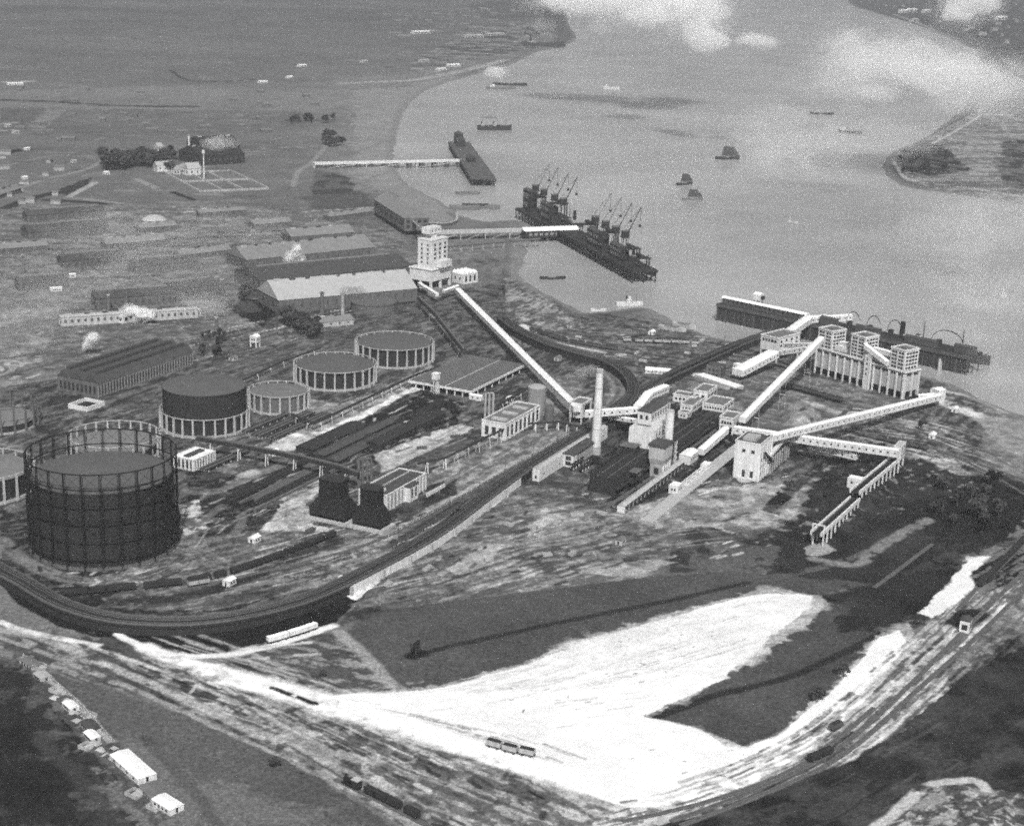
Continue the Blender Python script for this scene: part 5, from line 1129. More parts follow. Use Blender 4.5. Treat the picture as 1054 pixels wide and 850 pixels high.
for i in range(3): MB().box(4, b.L-4, b.D*(i+.5)/3-1.4, b.D*(i+.5)/3+1.4, b.h+4.2, b.h+6).build('ridge_vent', ROOFD, b.t)
b = Bl('open_tank', 'open square tank with white rim in front of the retort house', 'tank', (90, 424), A=(73, 419), C=(106, 417), h=3)
MB().box(0, b.L, 0, 1, -1, 3).box(0, b.L, b.D-1, b.D, -1, 3).box(0, 1, 1.003, b.D-1.003, -1, 3).box(b.L-1, b.L, 1.003, b.D-1.003, -1, 3).build('tank_wall', WHITE, b.t); MB().box(1.01, b.L-1.01, 1.01, b.D-1.01, -1, 1).build('liquid', BLACK, b.t)
shed('long low white parapeted range with cabins, across the hazy old yard', (63, 336), (204, 327), 9, 7, 1, PALE, PALE, 30, 'yard_range')
for i, (x, y, yt, w_) in enumerate([(63, 335, 329, 9), (121, 333, 325, 12), (134, 331, 322, 8), (198, 327, 320, 7)]):
    b = Bl('roof_cabin', ['white box cabin at the left end of the long white range', 'white stepped cabin at the middle of the long white range', 'pale cabin just right of the stepped one on the range', 'white cabin at the right end of the long white range'][i], 'cabin', (x+w_*.5, y), L=7, D=w_*.7, ytop=yt); b.walls(); b.flat(ROOFW, p=.4); b.win('L', 2, 1); b.win('R', 1, 1)
data = [(28, 228, 108, 222, 14, 6, 5, 'thin long shed at far left, first of the parallel pair'), (30, 247, 112, 240, 22, 7, 6, 'thin long shed at far left, second of the parallel pair'), (206, 224, 253, 221, 12, 5, 3, 'pale roofed narrow shed beyond the yard, left of the quay slope'),
        (110, 258, 170, 253, 16, 6, 5, 'brick shed below the pale domed roof'), (66, 276, 130, 270, 18, 6, 5, 'brick shed in the haze left of the steam'), (140, 283, 205, 277, 20, 7, 5, 'brick shed in the haze under the grey slate roofs'),
        (20, 300, 70, 296, 16, 6, 5, 'brick shed at the left edge of the hazy yard'), (100, 318, 180, 312, 20, 8, 5, 'dark tall shed right behind the long white range'), (180, 310, 226, 304, 22, 9, 5, 'dark shed with small stacks behind the white range end'),
        (186, 268, 238, 262, 14, 5, 4, 'low shed left of the grey slate roof'), (0, 262, 50, 258, 14, 5, 4, 'low shed touching the left photo edge in the haze'), (145, 240, 182, 237, 12, 5, 4, 'low shed just under the pale dome'), (262, 236, 300, 233, 14, 5, 4, 'low shed on the marsh side of the yard'), (0, 205, 22, 198, 12, 5, 4, 'low shed on the bend at the far left road'), (340, 228, 384, 222, 12, 5, 3, 'low shed near the quay slope')]
for x, y, x2, y2, D, he, ri, lb in data:
    pale = 'pale' in lb or 'low' in lb
    shed(lb, (x, y), (x2, y2), D, he, ri, BRICK, mat('grey_slate_roof', .18, .2, .2) if pale else ROOFD, max(4, int((x2-x)/5)))
for i, (x, y, yt) in enumerate([(24, 282, 262), (224, 302, 284), (229, 303, 287), (223, 340, 326), (195, 166, 139), (112, 320, 303)]):
    c = W(x, y); t = thing('yard_chimney', ['thin chimney at the far left of the hazy yard', 'left of two stacks behind the white range end', 'right of two stacks behind the white range end', 'black stump chimney among dark trees', 'tall lone white chimney by the country house', 'brick chimney on the dark tall shed'][i], 'chimney', (c.x, c.y, 0)); h = HT(x, y, yt); MB().cyl(0, 0, -1, h, 1.8, 1.2, 12).build('shaft', WHITE if i == 4 else (STEEL if i in (3, 1, 2) else BRICK), t); MB().ring(1.6, h-1, h+.2, .5, 12).build('cap', GREYC, t)
c = W(159, 232); t = thing('domed_roof', 'pale shallow domed roof standing alone in the old yard', 'building', (c.x, c.y, 0)); MB().cyl(0, 0, -1, 6, 12, n=32).build('wall', BRICK, t); MB().dome(13, 6.01, 5, 32).build('dome', PALE, t)
for i in range(8): inst(WIN, 'window', t, (12*math.cos(i*.78), 12*math.sin(i*.78), 3), i*.78, (.2, 2, 2.4))
# far group by the trees
shed('nearer of two dark many ridged sheds beyond the yard', (206, 171), (252, 168), 60, 12, 10, DARK, COAL, 12); shed('farther of two dark many ridged sheds beyond the yard', (208, 157), (247, 155), 50, 10, 8, DARK, COAL, 10)
c = W(210, 184); t = thing('flag_mast', 'tall white mast at the corner of the dark ridged sheds', 'mast', (c.x, c.y, 0)); h = HT(210, 184, 158); MB().cyl(0, 0, -1, h, .9, .5, 8).build('pole', WHITE, t); MB().box(-1.6, 1.6, -1.6, 1.6, h, h+4).build('head', WHITE, t)
shed('long white house against the dark trees', (162, 177), (179, 176), 12, 7, 5, WHITE, ROOFP, 5, 'country_house', 'house'); shed('white gabled house by the tall lone chimney', (194, 181), (207, 180), 14, 8, 7, WHITE, ROOFP, 4, 'country_house', 'house'); shed('smaller pale house left of the gabled one', (186, 180), (194, 177), 10, 6, 5, PALE, ROOFP, 3, 'country_house', 'house'); shed('tiny pale cottage on the meadow above the trees', (163, 156), (168, 155.5), 9, 6, 5, PALE, ROOFP, 2, 'country_house', 'house')
b = Bl('walled_plots', 'walled garden plots like a ladder below the dark ridged sheds', 'wall', (205, 198), C=(277, 195), D=150, h=2, a=None)
for y in (0, 75, 148): MB().box(0, b.L, y, y+2, -1, 2).build('wall', GREYC, b.t)
for x in (0, .33, .62, .985): MB().box(b.L*x, b.L*x+2, 2.01, 74.9, -1, 2).build('wall', GREYC, b.t); MB().box(b.L*x, b.L*x+2, 77.1, 147.9, -1, 2).build('wall', GREYC, b.t)
for i, (x, y, w_, lb) in enumerate([(24, 183, 5, 'white cottage beside the far left road'), (6, 129, 6, 'pale farm building at the left edge, upper'), (14, 136, 6, 'pale farm building at the left edge, lower'), (27, 153, 4, 'white cottage at the hedge corner'), (8, 86, 16, 'long white shed far off on the marsh'), (268, 84, 8, 'white barn on the far marsh left of the ink dark quay'), (298, 79, 4, 'small white hut on the far marsh, lower'), (309, 67, 7, 'white hut with gable on the far marsh, upper'), (426, 33, 17, 'long white warehouse at the far shore, highest'), (452, 71, 8, 'white wharf house on the far shore beside the slipway'), (462, 67, 12, 'low white wharf shed on the far shore'), (478, 37, 20, 'pale warehouse on the sunlit far shore, left'), (502, 35, 18, 'pale warehouse on the sunlit far shore, right'), (374, 63, 5, 'small pale house on the far shore road'), (434, 62, 8, 'pale house above the far shore quay'), (928, 12, 8, 'first white far house across the river, by the cloud'), (936, 11, 8, 'second white far house across the river'), (952, 12, 6, 'white far house across the river in the middle'), (973, 17, 12, 'longest white far house across the river'), (1027, 19, 10, 'white far house at the right edge across the river'), (940, 21, 6, 'pale far house across the river, nearest the bank'), (75, 166, 4, 'tiny hut beside the tree row road'), (108, 178, 5, 'small white lodge at the left end of the dark trees'), (40, 240, 5, 'white cabin left of the parallel sheds'), (72, 284, 6, 'ruined white gables in the hazy yard'), (52, 298, 12, 'white low building in the hazy yard'), (134, 247, 9, 'white roofed hut right of the parallel sheds'), (235, 262, 11, 'white flat building below the grey yard'), (246, 281, 15, 'white roofed van shed left of the pale roof')]):
    p = ppm(x, y); B = (x, y+2); C = (x+w_, y+1.6); b = Bl('far_building', lb, 'building', B, C=C, D=min(18, 5*p), h=max(3, 1.7*p), a=None); b.walls(WHITE if 'white' in lb else PALE); b.gabled(.8*p, ROOFW if 'white' in lb else ROOFP, .3); b.win('R', max(2, int(w_/3)), 1, z0=.5)
# ---- the barges' quay slope and slipway house
b = Bl('jetty_house', 'sloping roofed conveyor house on the quay left of the tall coal tower', 'industrial building', (416, 243), A=(394, 222), L=26, h=12, a=20); b.walls(BRICK); b.gabled(9, mat('grey_slate_roof', .18, .2, .2), .4, 'y'); b.win('R', 4, 2); b.win('L', 6, 1)
b.t.location.z = 6; b.legs(2, 3, 0, DARK)
for x in (1, 25):
    for y in (1, b.D*.5, b.D-1): MB().box(x, x+1, y, y+1, -7, -.01).build('leg', DARK, b.t)
main('sloping conveyor with pale roof from the quay house to the coal tower', [(405, 206), (425, 226), (441, 243)], 16, truss=True, posts=4, m=PALE, pm=DARK)

P = smoothpath([(428, 231), (455, 233), (469, 230), (470, 222)], 0, 12); o = P[0]; t = thing('quay_wall', 'dark timber quay wall round the pale wharf below the sloping house', 'wall', (o.x, o.y, 0)); MB().ribbon([p-o for p in P], -1.2, 1.2, -9, 3).build('wall', TIMBER, t); MB().ribbon([p-o for p in P], -1.5, 1.5, 3.01, 3.5).build('coping', GREYC, t)
for i, (x, y, w_, d_, h_) in enumerate([(33, 688, 5, 5, 1.6), (50, 712, 5, 5, 1.8), (58, 722, 6, 5, 1.5), (66, 744, 6, 6, 1.7), (82, 740, 5, 6, 1.5), (80, 770, 5, 5, 1.4), (104, 784, 6, 6, 1.9), (106, 772, 5, 5, 1.6), (128, 818, 6, 5, 1.4), (150, 832, 5, 5, 1.5)]):
    b = Bl('ruined_hut', ['roofless', 'half fallen', 'low', 'dark', 'pale', 'broken', 'grey', 'small', 'squat', 'crumbling'][i]+' hut walls in the foreground strip, '+['second', 'fourth', 'fifth', 'eighth', 'sixth', 'tenth', 'twelfth', 'eleventh', 'fifteenth', 'sixteenth'][i]+' plot from its far end', 'hut', (x, y), L=w_, D=d_, h=h_, a=-32)
    m_ = [GREYC, PALE, BRICK, TIMBER][i % 4]
    MB().box(0, b.L, 0, .3, -.6, h_).build('wall', m_, b.t); MB().box(0, b.L*.7, b.D-.3, b.D, -.6, h_*.7).build('wall', m_, b.t); MB().box(0, .3, .301, b.D-.301, -.6, h_*.9).build('wall', m_, b.t); MB().box(b.L-.3, b.L, .301, b.D*.6, -.6, h_*.5).build('wall', m_, b.t)
    MB().box(b.L*.3, b.L*.9, b.D*.3, b.D*.8, -.5, .5).build('rubble', PALE, b.t)
# ================================================================ RIVER: jetties, cranes, ships
def jetty(name, label, p, q, wd, z, m=TIMBER, every=9, rows=3, deckm=None, group=None):
    a, c = W(*p), W(*q); d = c-a; hl = d.length; t = thing(name, label, 'jetty', (a.x, a.y, 0), math.degrees(math.atan2(d.y, d.x)), group)
    MB().box(0, hl, -wd/2, wd/2, z-1.2, z).build('deck', deckm or m, t)
    MB().box(0, hl, -wd/2-.4, -wd/2-.003, z-2.6, z+.2).build('waling', m, t); MB().box(0, hl, wd/2+.003, wd/2+.4, z-2.6, z+.2).build('waling', m, t)
    n = min(int(hl/every)+1, 33 if rows == 3 else 50); src = None
    for i in range(n):
        for j in range(rows):
            loc = (hl*i/max(1, n-1)*.99+.5, (-wd/2+.7)+(wd-1.4)*j/max(1, rows-1), z-1.21)
            if src is None: src = MB().box(-.45, .45, -.45, .45, -z-8, 0).build('pile', m, t); src.location = loc
            else: inst(src, 'pile', t, loc)
    q_ = MB()
    for k_ in (0, 1):
        q2 = MB(); o_ = len(q_.v)//2
        for i in range(n-1):
            x0, x1 = hl*i/(n-1)*.99+.5, hl*(i+1)/(n-1)*.99+.5; y = (-wd/2+.7, wd/2-.7)[k_]; q2.beam((x0, y, -2), (x1, y, z-1.5), .4, .4)
        q2.build('raking_brace', m, t)
    return t, hl
def crane(par_t, label, x, y, z, h, jib, az, group='jetty coal cranes', m=DARK):
    mw = par_t.matrix_basis; p = Matrix.Rotation(par_t.rotation_euler.z, 4, 'Z') @ Vector((x, y, 0))+par_t.location
    t = thing('jetty_crane', label, 'crane', (p.x, p.y, z+.01), math.degrees(par_t.rotation_euler.z), group)
    for sx in (-3.4, 3.4):
        for sy in (-3.6, 3.6): MB().beam((sx, sy, 0), (sx*.6, sy*.6, h*.55), .9, .9).build('leg', m, t)
    MB().box(-3.4, 3.4, -3.6, 3.6, h*.55, h*.55+1).build('platform', m, t); cb = MB().box(-2.4, 2.4, -3, 3.6, h*.55+1.003, h*.55+6).build('cab', m, t); MB().gable(-2.6, 2.6, -3.2, 3.8, h*.55+6.01, h*.55+7.4, 'y').build('cab_roof', STEEL, cb)
    e = Vector((math.cos(az), math.sin(az), 0)); n = Vector((-e.y, e.x, 0)); a = e*2+Vector((0, 0, h*.55+3)); b_ = e*(2+jib*.42)+Vector((0, 0, h*.55+3+jib*.9)); q = MB()
    for s in (-1, 1): q.beam(a+n*s*1.3, b_+n*s*.3, .6, .7)
    for k in range(6):
        u, v = a.lerp(b_, k/6), a.lerp(b_, (k+1)/6); f = 1.3-k/6; q.beam(u+n*f, v-n*f*.8, .35, .35); q.beam(u-n*f, v+n*f*.8, .35, .35)
    q.build('jib', m, t); MB().tube(b_, b_-Vector((0, 0, jib*.55)), .16, 5).build('hoist_rope', m, t); MB().box(b_.x-1, b_.x+1, b_.y-1, b_.y+1, b_.z-jib*.55-2, b_.z-jib*.55).build('grab', m, t); MB().tube(e*-2+Vector((0, 0, h*.55+8)), b_, .15, 5).build('stay', m, t)
    return t
J1, l1 = jetty('coal_jetty', 'coal jetty with two clusters of cranes in the middle of the river bend', (541, 222), (664, 289), 24, 9, DARK, 9, 3, DARK)
loc = ['far end', 'second from the far end', 'third from the far end', 'nearest of the far cluster']
for i, f in enumerate([.07, .15, .25, .33]): crane(J1, 'dark crane with steep jib on the coal jetty, far cluster, '+loc[i], l1*f, 2, 9, 40, 30, 1.1-.1*i)
loc = ['beside the causeway', 'second from the causeway', 'third from the causeway', 'nearest the moored ship']
for i, f in enumerate([.60, .68, .76, .83]): crane(J1, 'dark crane with steep jib on the coal jetty, near cluster, '+loc[i], l1*f, 2, 9, 36, 30, 1.1-.1*i)
for f, w_, h_ in [(.02, 24, 22), (.19, 34, 17), (.60, 40, 15), (.78, 30, 12)]:
    e = Matrix.Rotation(J1.rotation_euler.z, 4, 'Z'); p = e @ Vector((l1*f, -6, 0))+J1.location; t = thing('hopper_house', 'dark hopper house on the coal jetty at %s of the deck' % {.02: 'the far tip', .19: 'the far cluster', .60: 'the causeway end', .78: 'the near cluster'}[f], 'industrial building', (p.x, p.y, 9.01), math.degrees(J1.rotation_euler.z))
    MB().box(0, w_, 0, 8, 0, h_).build('wall', DARK, t); MB().gable(-.3, w_+.3, -.3, 8.3, h_+.01, h_+2).build('roof', ROOFD, t); wins(t, 'R', 1, w_-1, 2, h_-1, 5, 2, mesh=WINP)
for k, f in enumerate((.10, .30, .56, .72, .88, .95)):
    p = Matrix.Rotation(J1.rotation_euler.z, 4, 'Z') @ Vector((l1*f, -1, 0))+J1.location; t = thing('loading_gantry', 'open dark gantry frame over the coal jetty deck, %s from the far tip' % 'first second third fourth fifth last'.split()[k], 'gantry', (p.x, p.y, 9.01), math.degrees(J1.rotation_euler.z), 'jetty gantries'); h_ = [17, 22, 16, 18, 13, 9][k]
    for x in (0, 7):
        for y in (-8, 8): MB().box(x, x+.9, y, y+.9, 0, h_).build('leg', DARK, t)
    for x in (0, 7): MB().box(x, x+.9, -9, 9.9, h_+.003, h_+1.3).build('crossbeam', DARK, t)
    MB().box(-3, 11, -1.5, 2, h_+1.31, h_+4).build('trolley_house', DARK, t)
J2, l2 = jetty('causeway', 'pale topped causeway on portals leading from the coal tower to the coal jetty', (447, 247), (598, 243), 9, 9, PALE, 26, 2)
t = thing('causeway_shed', 'long white roofed belt shed at the jetty end of the causeway', 'shed', W(538, 246), ang(W(538, 246), W(592, 244))); l = (W(592, 244)-W(538, 246)).length; MB().box(0, l, -7, 7, 2, 9).build('wall', DARK, t); MB().gable(-1, l+1, -8, 8, 9.01, 12).build('roof', ROOFW, t); wins(t, 'R', 3, l-3, 3, 8, 9, 1, off=-7, mesh=WINP)
for k in range(5): MB().box(l*k/5+1, l*k/5+2.5, -6, 6, -9, 1.99).build('pier', STEEL, t)
main('low pipe line on trestles beside the causeway', [(458, 254), (505, 250), (556, 246)], 6, 1.1, 9, m=STEEL, pm=GREYC)
b = Bl('lattice_mast', 'tall thin lattice mast in the mud below the causeway', 'mast', (523, 286), L=6, D=6, ytop=247)
for x, y in ((0, 0), (5.6, 0), (0, 5.6), (5.6, 5.6)): MB().beam((x, y, -4), (2.8+(x-2.8)*.35, 2.8+(y-2.8)*.35, b.h), .4, .4).build('leg', STEEL, b.t)
for k in range(7):
    z = b.h*k/7; f = 2.8-2.8*k/7*.65; q = MB(); 
    for s in (-1, 1): q.beam((2.8-f, 2.8+s*f, z), (2.8+f*.9, 2.8+s*f*.9, z+b.h/7), .22, .22); q.beam((2.8+s*f, 2.8-f, z), (2.8+s*f*.9, 2.8+f*.9, z+b.h/7), .22, .22)
    q.build('brace', STEEL, b.t)
J3, l3 = jetty('pier', 'far dark pier head at the end of the long white walkway', (472, 151), (498, 190), 30, 7, TIMBER, 14, 3)
for f, h_ in [(.03, 14), (.12, 10), (.55, 6)]:
    p = Matrix.Rotation(J3.rotation_euler.z, 4, 'Z') @ Vector((l3*f, -8, 0))+J3.location; t = thing('hopper_house', 'dark gear house on the far pier head, %s' % {.03: 'at its tip', .12: 'behind the tip', .55: 'half way along'}[f], 'industrial building', (p.x, p.y, 7.01), math.degrees(J3.rotation_euler.z)); MB().box(0, 16, 0, 12, 0, h_).build('wall', DARK, t); MB().gable(-.3, 16.3, -.3, 12.3, h_+.01, h_+3).build('roof', ROOFD, t)
J4, l4 = jetty('pier', 'long white walkway on dark trestles crossing the mud to the far pier head', (323, 173), (480, 169.5), 7, 7, WHITE, 60, 2)
for k in range(12): MB().box(l4*k/12+4, l4*k/12+10, -2.8, 2.8, -9, 5.7).build('bent', TIMBER, J4)
J5, l5 = jetty('river_jetty', 'long river jetty on dark piles behind the white silos', (744, 325), (1003, 381), 20, 12, TIMBER, 9, 3, DARK)
MB().box(0, l5, -9.3, -8.9, -1, 10.7).build('fender_wall', mat('slimy_piling', .05, .5, .6, streak=.6), J5)
def on5(f, y, z=12.01):
    p = Matrix.Rotation(J5.rotation_euler.z, 4, 'Z') @ Vector((l5*f, y, 0))+J5.location; return (p.x, p.y, z)
t = thing('jetty_belt_shed', 'long white roofed belt shed along the river jetty', 'shed', on5(.0, -3), math.degrees(J5.rotation_euler.z)); MB().box(2, l5*.36, -2.6, 2.6, 0, 4.5).build('wall', TIMBER, t); MB().gable(1, l5*.36+1, -3.2, 3.2, 4.51, 6).build('roof', ROOFW, t); wins(t, 'R', 6, l5*.34, 1, 4, 16, 1, 1.6, 1.6, off=-2.6)
b = thing('crane_cab', 'white crane cab perched on dark legs near the left end of the river jetty', 'crane', on5(.13, 6), math.degrees(J5.rotation_euler.z))
for x in (-2.6, 2.2):
    for y in (-2.6, 2.2): MB().box(x, x+.5, y, y+.5, 0, 6).build('leg', DARK, b)
MB().box(-3.2, 3.2, -3, 3, 6.01, 10.5).build('cab', WHITE, b); MB().gable(-3.5, 3.5, -3.3, 3.3, 10.51, 12.4).build('roof', ROOFW, b); MB().box(3.21, 5.4, -1.4, 1.4, 7, 9.6).build('counterweight', DARK, b)
for i, f in enumerate([.52, .60, .68, .86]):
    lb = ['hooped dark loading arm on the river jetty behind the middle silo tower', 'hooped dark loading arm between the middle and end silo towers', 'hooped dark loading arm just right of the end silo tower', 'widest hooped loading arm near the ship at the jetty end'][i]
    t = thing('hooped_crane', lb, 'crane', on5(f, 2), math.degrees(J5.rotation_euler.z), 'loading arms'); MB().box(-1.5, 1.5, -2, 2, 0, 5).build('base', DARK, t); q = MB(); pr = None; wd = 13 if i == 3 else 6
    for k in range(13):
        th = math.pi*(.12+.88*k/12) if i < 3 else math.pi*k/12; p = (wd*.5+math.cos(th)*wd*(1 if i < 3 else 1), 0, 4+math.sin(th)*9)
        if pr: q.beam(pr, p, .6, .6)
        pr = p
    q.build('hoop', DARK, t); MB().box(wd*1.4, wd*1.5+1, -.5, .5, 0, 4).build('foot', DARK, t)
for i, (f, h_, l_) in enumerate([(.42, 5, 14), (.56, 4, 20), (.75, 4, 26), (.93, 5, 16)]):
    t = thing('jetty_store', 'low dark store on the river jetty deck, %s along it' % ['first', 'second', 'third', 'last'][i], 'hut', on5(f, -5), math.degrees(J5.rotation_euler.z)); MB().box(0, l_, 0, 5, 0, h_).build('wall', TIMBER, t); MB().gable(-.3, l_+.3, -.3, 5.3, h_+.01, h_+1.4).build('roof', ROOFD, t)
t = thing('lamp_hut', 'tiny white lamp hut on the river jetty between the loading arms', 'hut', on5(.77, 7), math.degrees(J5.rotation_euler.z)); MB().box(-1.4, 1.4, -1.4, 1.4, 0, 4).build('wall', WHITE, t); MB().frust(-1.7, 1.7, -1.7, 1.7, 4.01, 5.4, 1.5, 1.5).build('roof', ROOFD, t)
for x in (.64, .905): t = thing('jetty_dolphin', 'pale timber dolphin in the water %s the river jetty' % ('halfway along' if x < .8 else 'near the ship end of'), 'pile', on5(x, -14, 0)); MB().cyl(0, 0, -9, 7, 1.2, .9, 10).build('post', PALE, t); MB().cyl(1.5, 0, -9, 5, .7, .6, 8).build('raker', GREYC, t)
# ---- vessels
def hull_mb(L, B, z0, z1, sheer=1.0, bow=.22, stern=.12):
    q = MB(); n = 13; rings = []
    for i in range(n):
        x = -L/2+L*i/(n-1); u = i/(n-1)
        k = 1.0
        if u > 1-bow: k = max(.03, 1-((u-(1-bow))/bow)**1.8)
        elif u < stern: k = .62+.38*(u/stern)
        h = z1+sheer*(2*u-1)**2*(1.4 if u > .5 else .8)
        rings.append([(x, -B/2*k, h), (x, -B/2*k*.82, z0), (x, B/2*k*.82, z0), (x, B/2*k, h)])
    vs = [p for r_ in rings for p in r_]; fs = []
    for i in range(n-1):
        for k in range(4): fs.append((4*i+k, 4*i+(k+1) % 4, 4*i+4+(k+1) % 4, 4*i+4+k))
    fs += [(0, 1, 2, 3), tuple(4*(n-1)+k for k in (3, 2, 1, 0))]
    return q.add(vs, fs)
def vessel(kind, label, px, py, L, B, az, fb=3, hull=HULLD, house=WHITE, masts=0, funnel=0, sail=0, holds=0, group=None, cat=None):
    p = W(px, py, WATER_Z); t = thing(kind, label, cat or ('barge' if 'barge' in kind else 'boat' if 'boat' in kind else 'ship'), (p.x, p.y, max(WATER_Z, gz(p)+.9)), az, group)
    hull_mb(L, B, -1.5, fb, fb*.35).build('hull', hull, t)
    MB().box(-L*.40, L*.30, -B*.40, B*.40, fb-.4, fb+.05).build('deck', DECK, t)
    for i in range(holds): x = -L*.30+L*.56*(i+.1)/holds; MB().box(x, x+L*.56/holds*.75, -B*.3, B*.3, fb+.06, fb+1).build('hatch', COAL if hull is HULLD else HULLG, t)
    if house:
        hx = -L*.30 if funnel != 2 else -L*.05; MB().box(hx-L*.08, hx+L*.09, -B*.32, B*.32, fb+.06, fb+3.2).build('deckhouse', house, t); MB().box(hx-.01*L, hx+L*.06, -B*.25, B*.25, fb+3.21, fb+5.4).build('bridge', house, t)
        for k in range(3): inst(WIN, 'window', t, (hx-L*.05+L*.05*k, -B*.32, fb+1.9), 0, (L*.02, .15, .8))
    if funnel: MB().cyl(-L*.32 if funnel == 1 else -L*.12, 0, fb+3, fb+3+L*.13, L*.024, L*.021, 12).build('funnel', BLACK, t)
    for i in range(masts): x = [L*.24, -L*.12, -L*.38][i]; MB().cyl(x, 0, fb, fb+L*((.20 if L > 50 else .34) if not sail else .62), max(.18, L*.007), max(.1, L*.004), 6).build('mast', TIMBER, t)
    if sail:
        h = L*.55; x = L*.24; MB().add([(x-.3, .1, fb+1.5), (x-L*.5, .5, fb+1.8), (x-L*.42, .5, fb+h*.8), (x-.3, .1, fb+h*.72), (x-.3, .25, fb+1.5), (x-L*.5, .65, fb+1.8), (x-L*.42, .65, fb+h*.8), (x-.3, .25, fb+h*.72)], [(0, 1, 2, 3), (7, 6, 5, 4), (0, 4, 5, 1), (1, 5, 6, 2), (2, 6, 7, 3), (3, 7, 4, 0)]).build('sail', mat('tanned_sail', .06, .2, .3), t)
        MB().add([(x+.5, 0, fb+1.5), (L*.5, .05, fb+1.6), (x+.3, 0, fb+h*.65), (x+.5, .12, fb+1.5), (L*.5, .17, fb+1.6), (x+.3, .12, fb+h*.65)], [(0, 1, 2), (5, 4, 3), (0, 3, 4, 1), (1, 4, 5, 2), (2, 5, 3, 0)]).build('jib_sail', mat('tanned_sail', .06, .2, .3), t)
    return t
JA = ang(W(541, 222), W(664, 289)); RA = math.degrees(J5.rotation_euler.z)
vessel('collier', 'dark collier moored behind the far cranes of the coal jetty', 583, 229, 78, 12, JA+180, 4, masts=2, funnel=1, holds=4, house=GREYC)
vessel('collier', 'dark collier moored at the near tip of the coal jetty, bow to the river', 660, 277, 66, 11, JA, 4, masts=2, funnel=1, holds=3, house=GREYC)
vessel('collier', 'dark collier lying at the right end of the long river jetty', 962, 364, 92, 13, RA, 5, masts=2, funnel=1, holds=4, house=GREYC)
vessel('tug_boat', 'white tug with tall wheelhouse close in by the muddy point', 648, 314, 24, 7, 12, 2.2, WHITE, WHITE, 1, 2)
vessel('motor_boat', 'white low boat towed behind the tug at the muddy point', 616, 320, 14, 4.5, 8, 1.2, WHITE, None)
vessel('lighter_barge', 'pale lighter aground on the shore, left of a pair', 692, 343, 24, 6, -28, 1.6, PALE, None, holds=2); vessel('lighter_barge', 'pale lighter aground on the shore, right of a pair', 704, 340, 20, 6, -28, 1.6, PALE, None, holds=2)
vessel('wrecked_barge', 'dark hulk lying in the mud inside the coal jetty', 569, 287, 24, 6, 12, 1.6, HULLD, None)
vessel('lighter_barge', 'dark lighter in the moored row off the quay, left', 478, 216, 34, 12, 5, 4, HULLG, None, holds=3); vessel('lighter_barge', 'dark lighter in the moored row off the quay, middle', 489, 214.5, 30, 12, 6, 4, HULLD, None, holds=3); vessel('lighter_barge', 'dark lighter in the moored row off the quay, right', 501, 215, 30, 12, -4, 3.5, HULLG, None, holds=3)
vessel('lighter_barge', 'single grey lighter between the far pier head and the moored row', 482, 200, 30, 9, 18, 2.4, HULLG, None, holds=2)
vessel('steamer', 'left steamer of two anchored abreast upstream', 503, 134, 36, 13, 10, 6, HULLD, GREYC, 2, 1, holds=2); vessel('steamer', 'right steamer of two anchored abreast upstream', 515, 134, 36, 13, 10, 6, HULLD, GREYC, 2, 1, holds=2)
vessel('motor_barge', 'low barge with white bow passing the two anchored steamers', 516, 92, 60, 12, 6, 4, HULLG, WHITE); vessel('motor_barge', 'small dark barge far upstream near the steam', 525, 88, 70, 12, 4, 4, HULLD, None)
vessel('motor_barge', 'small white motor barge in mid river, left', 576, 100, 28, 8, 2, 4, WHITE, WHITE); vessel('motor_barge', 'small white motor barge in mid river, right', 629, 92, 34, 10, 0, 4, WHITE, WHITE)
vessel('sailing_barge', 'sailing barge with dark sail in mid river, nearest', 713, 206, 26, 7, 15, 2, HULLG, None, 1, 0, 1); vessel('sailing_barge', 'sailing barge with dark sail just beyond the nearest one', 705, 190, 28, 8, 40, 2, HULLD, None, 1, 0, 1); vessel('sailing_barge', 'dark sailing barge off towards the far bank', 749, 164, 36, 9, 10, 3, HULLD, None, 2, 0, 1)
vessel('motor_boat', 'tiny white launch on the open river right of the sailing barges', 816, 229, 12, 4, -30, 1.2, WHITE, WHITE, cat='boat'); vessel('motor_barge', 'dark barge crossing below the white cloud', 846, 118, 44, 9, 5, 3, HULLD, GREYC); vessel('motor_barge', 'pale decked barge near the far right bank', 875, 137, 40, 9, -25, 3, HULLD, WHITE)
vessel('steamer', 'grey steamer at the far shore wharf, outer', 560, 49, 120, 22, 12, 9, HULLD, GREYC, 2, 1); vessel('steamer', 'grey steamer at the far shore wharf, inner', 552, 43, 110, 22, 15, 9, HULLG, GREYC, 2, 1); vessel('motor_boat', 'white speck of a launch on the bright water at the right', 1033, 305, 8, 3, 30, 1.2, WHITE, WHITE)
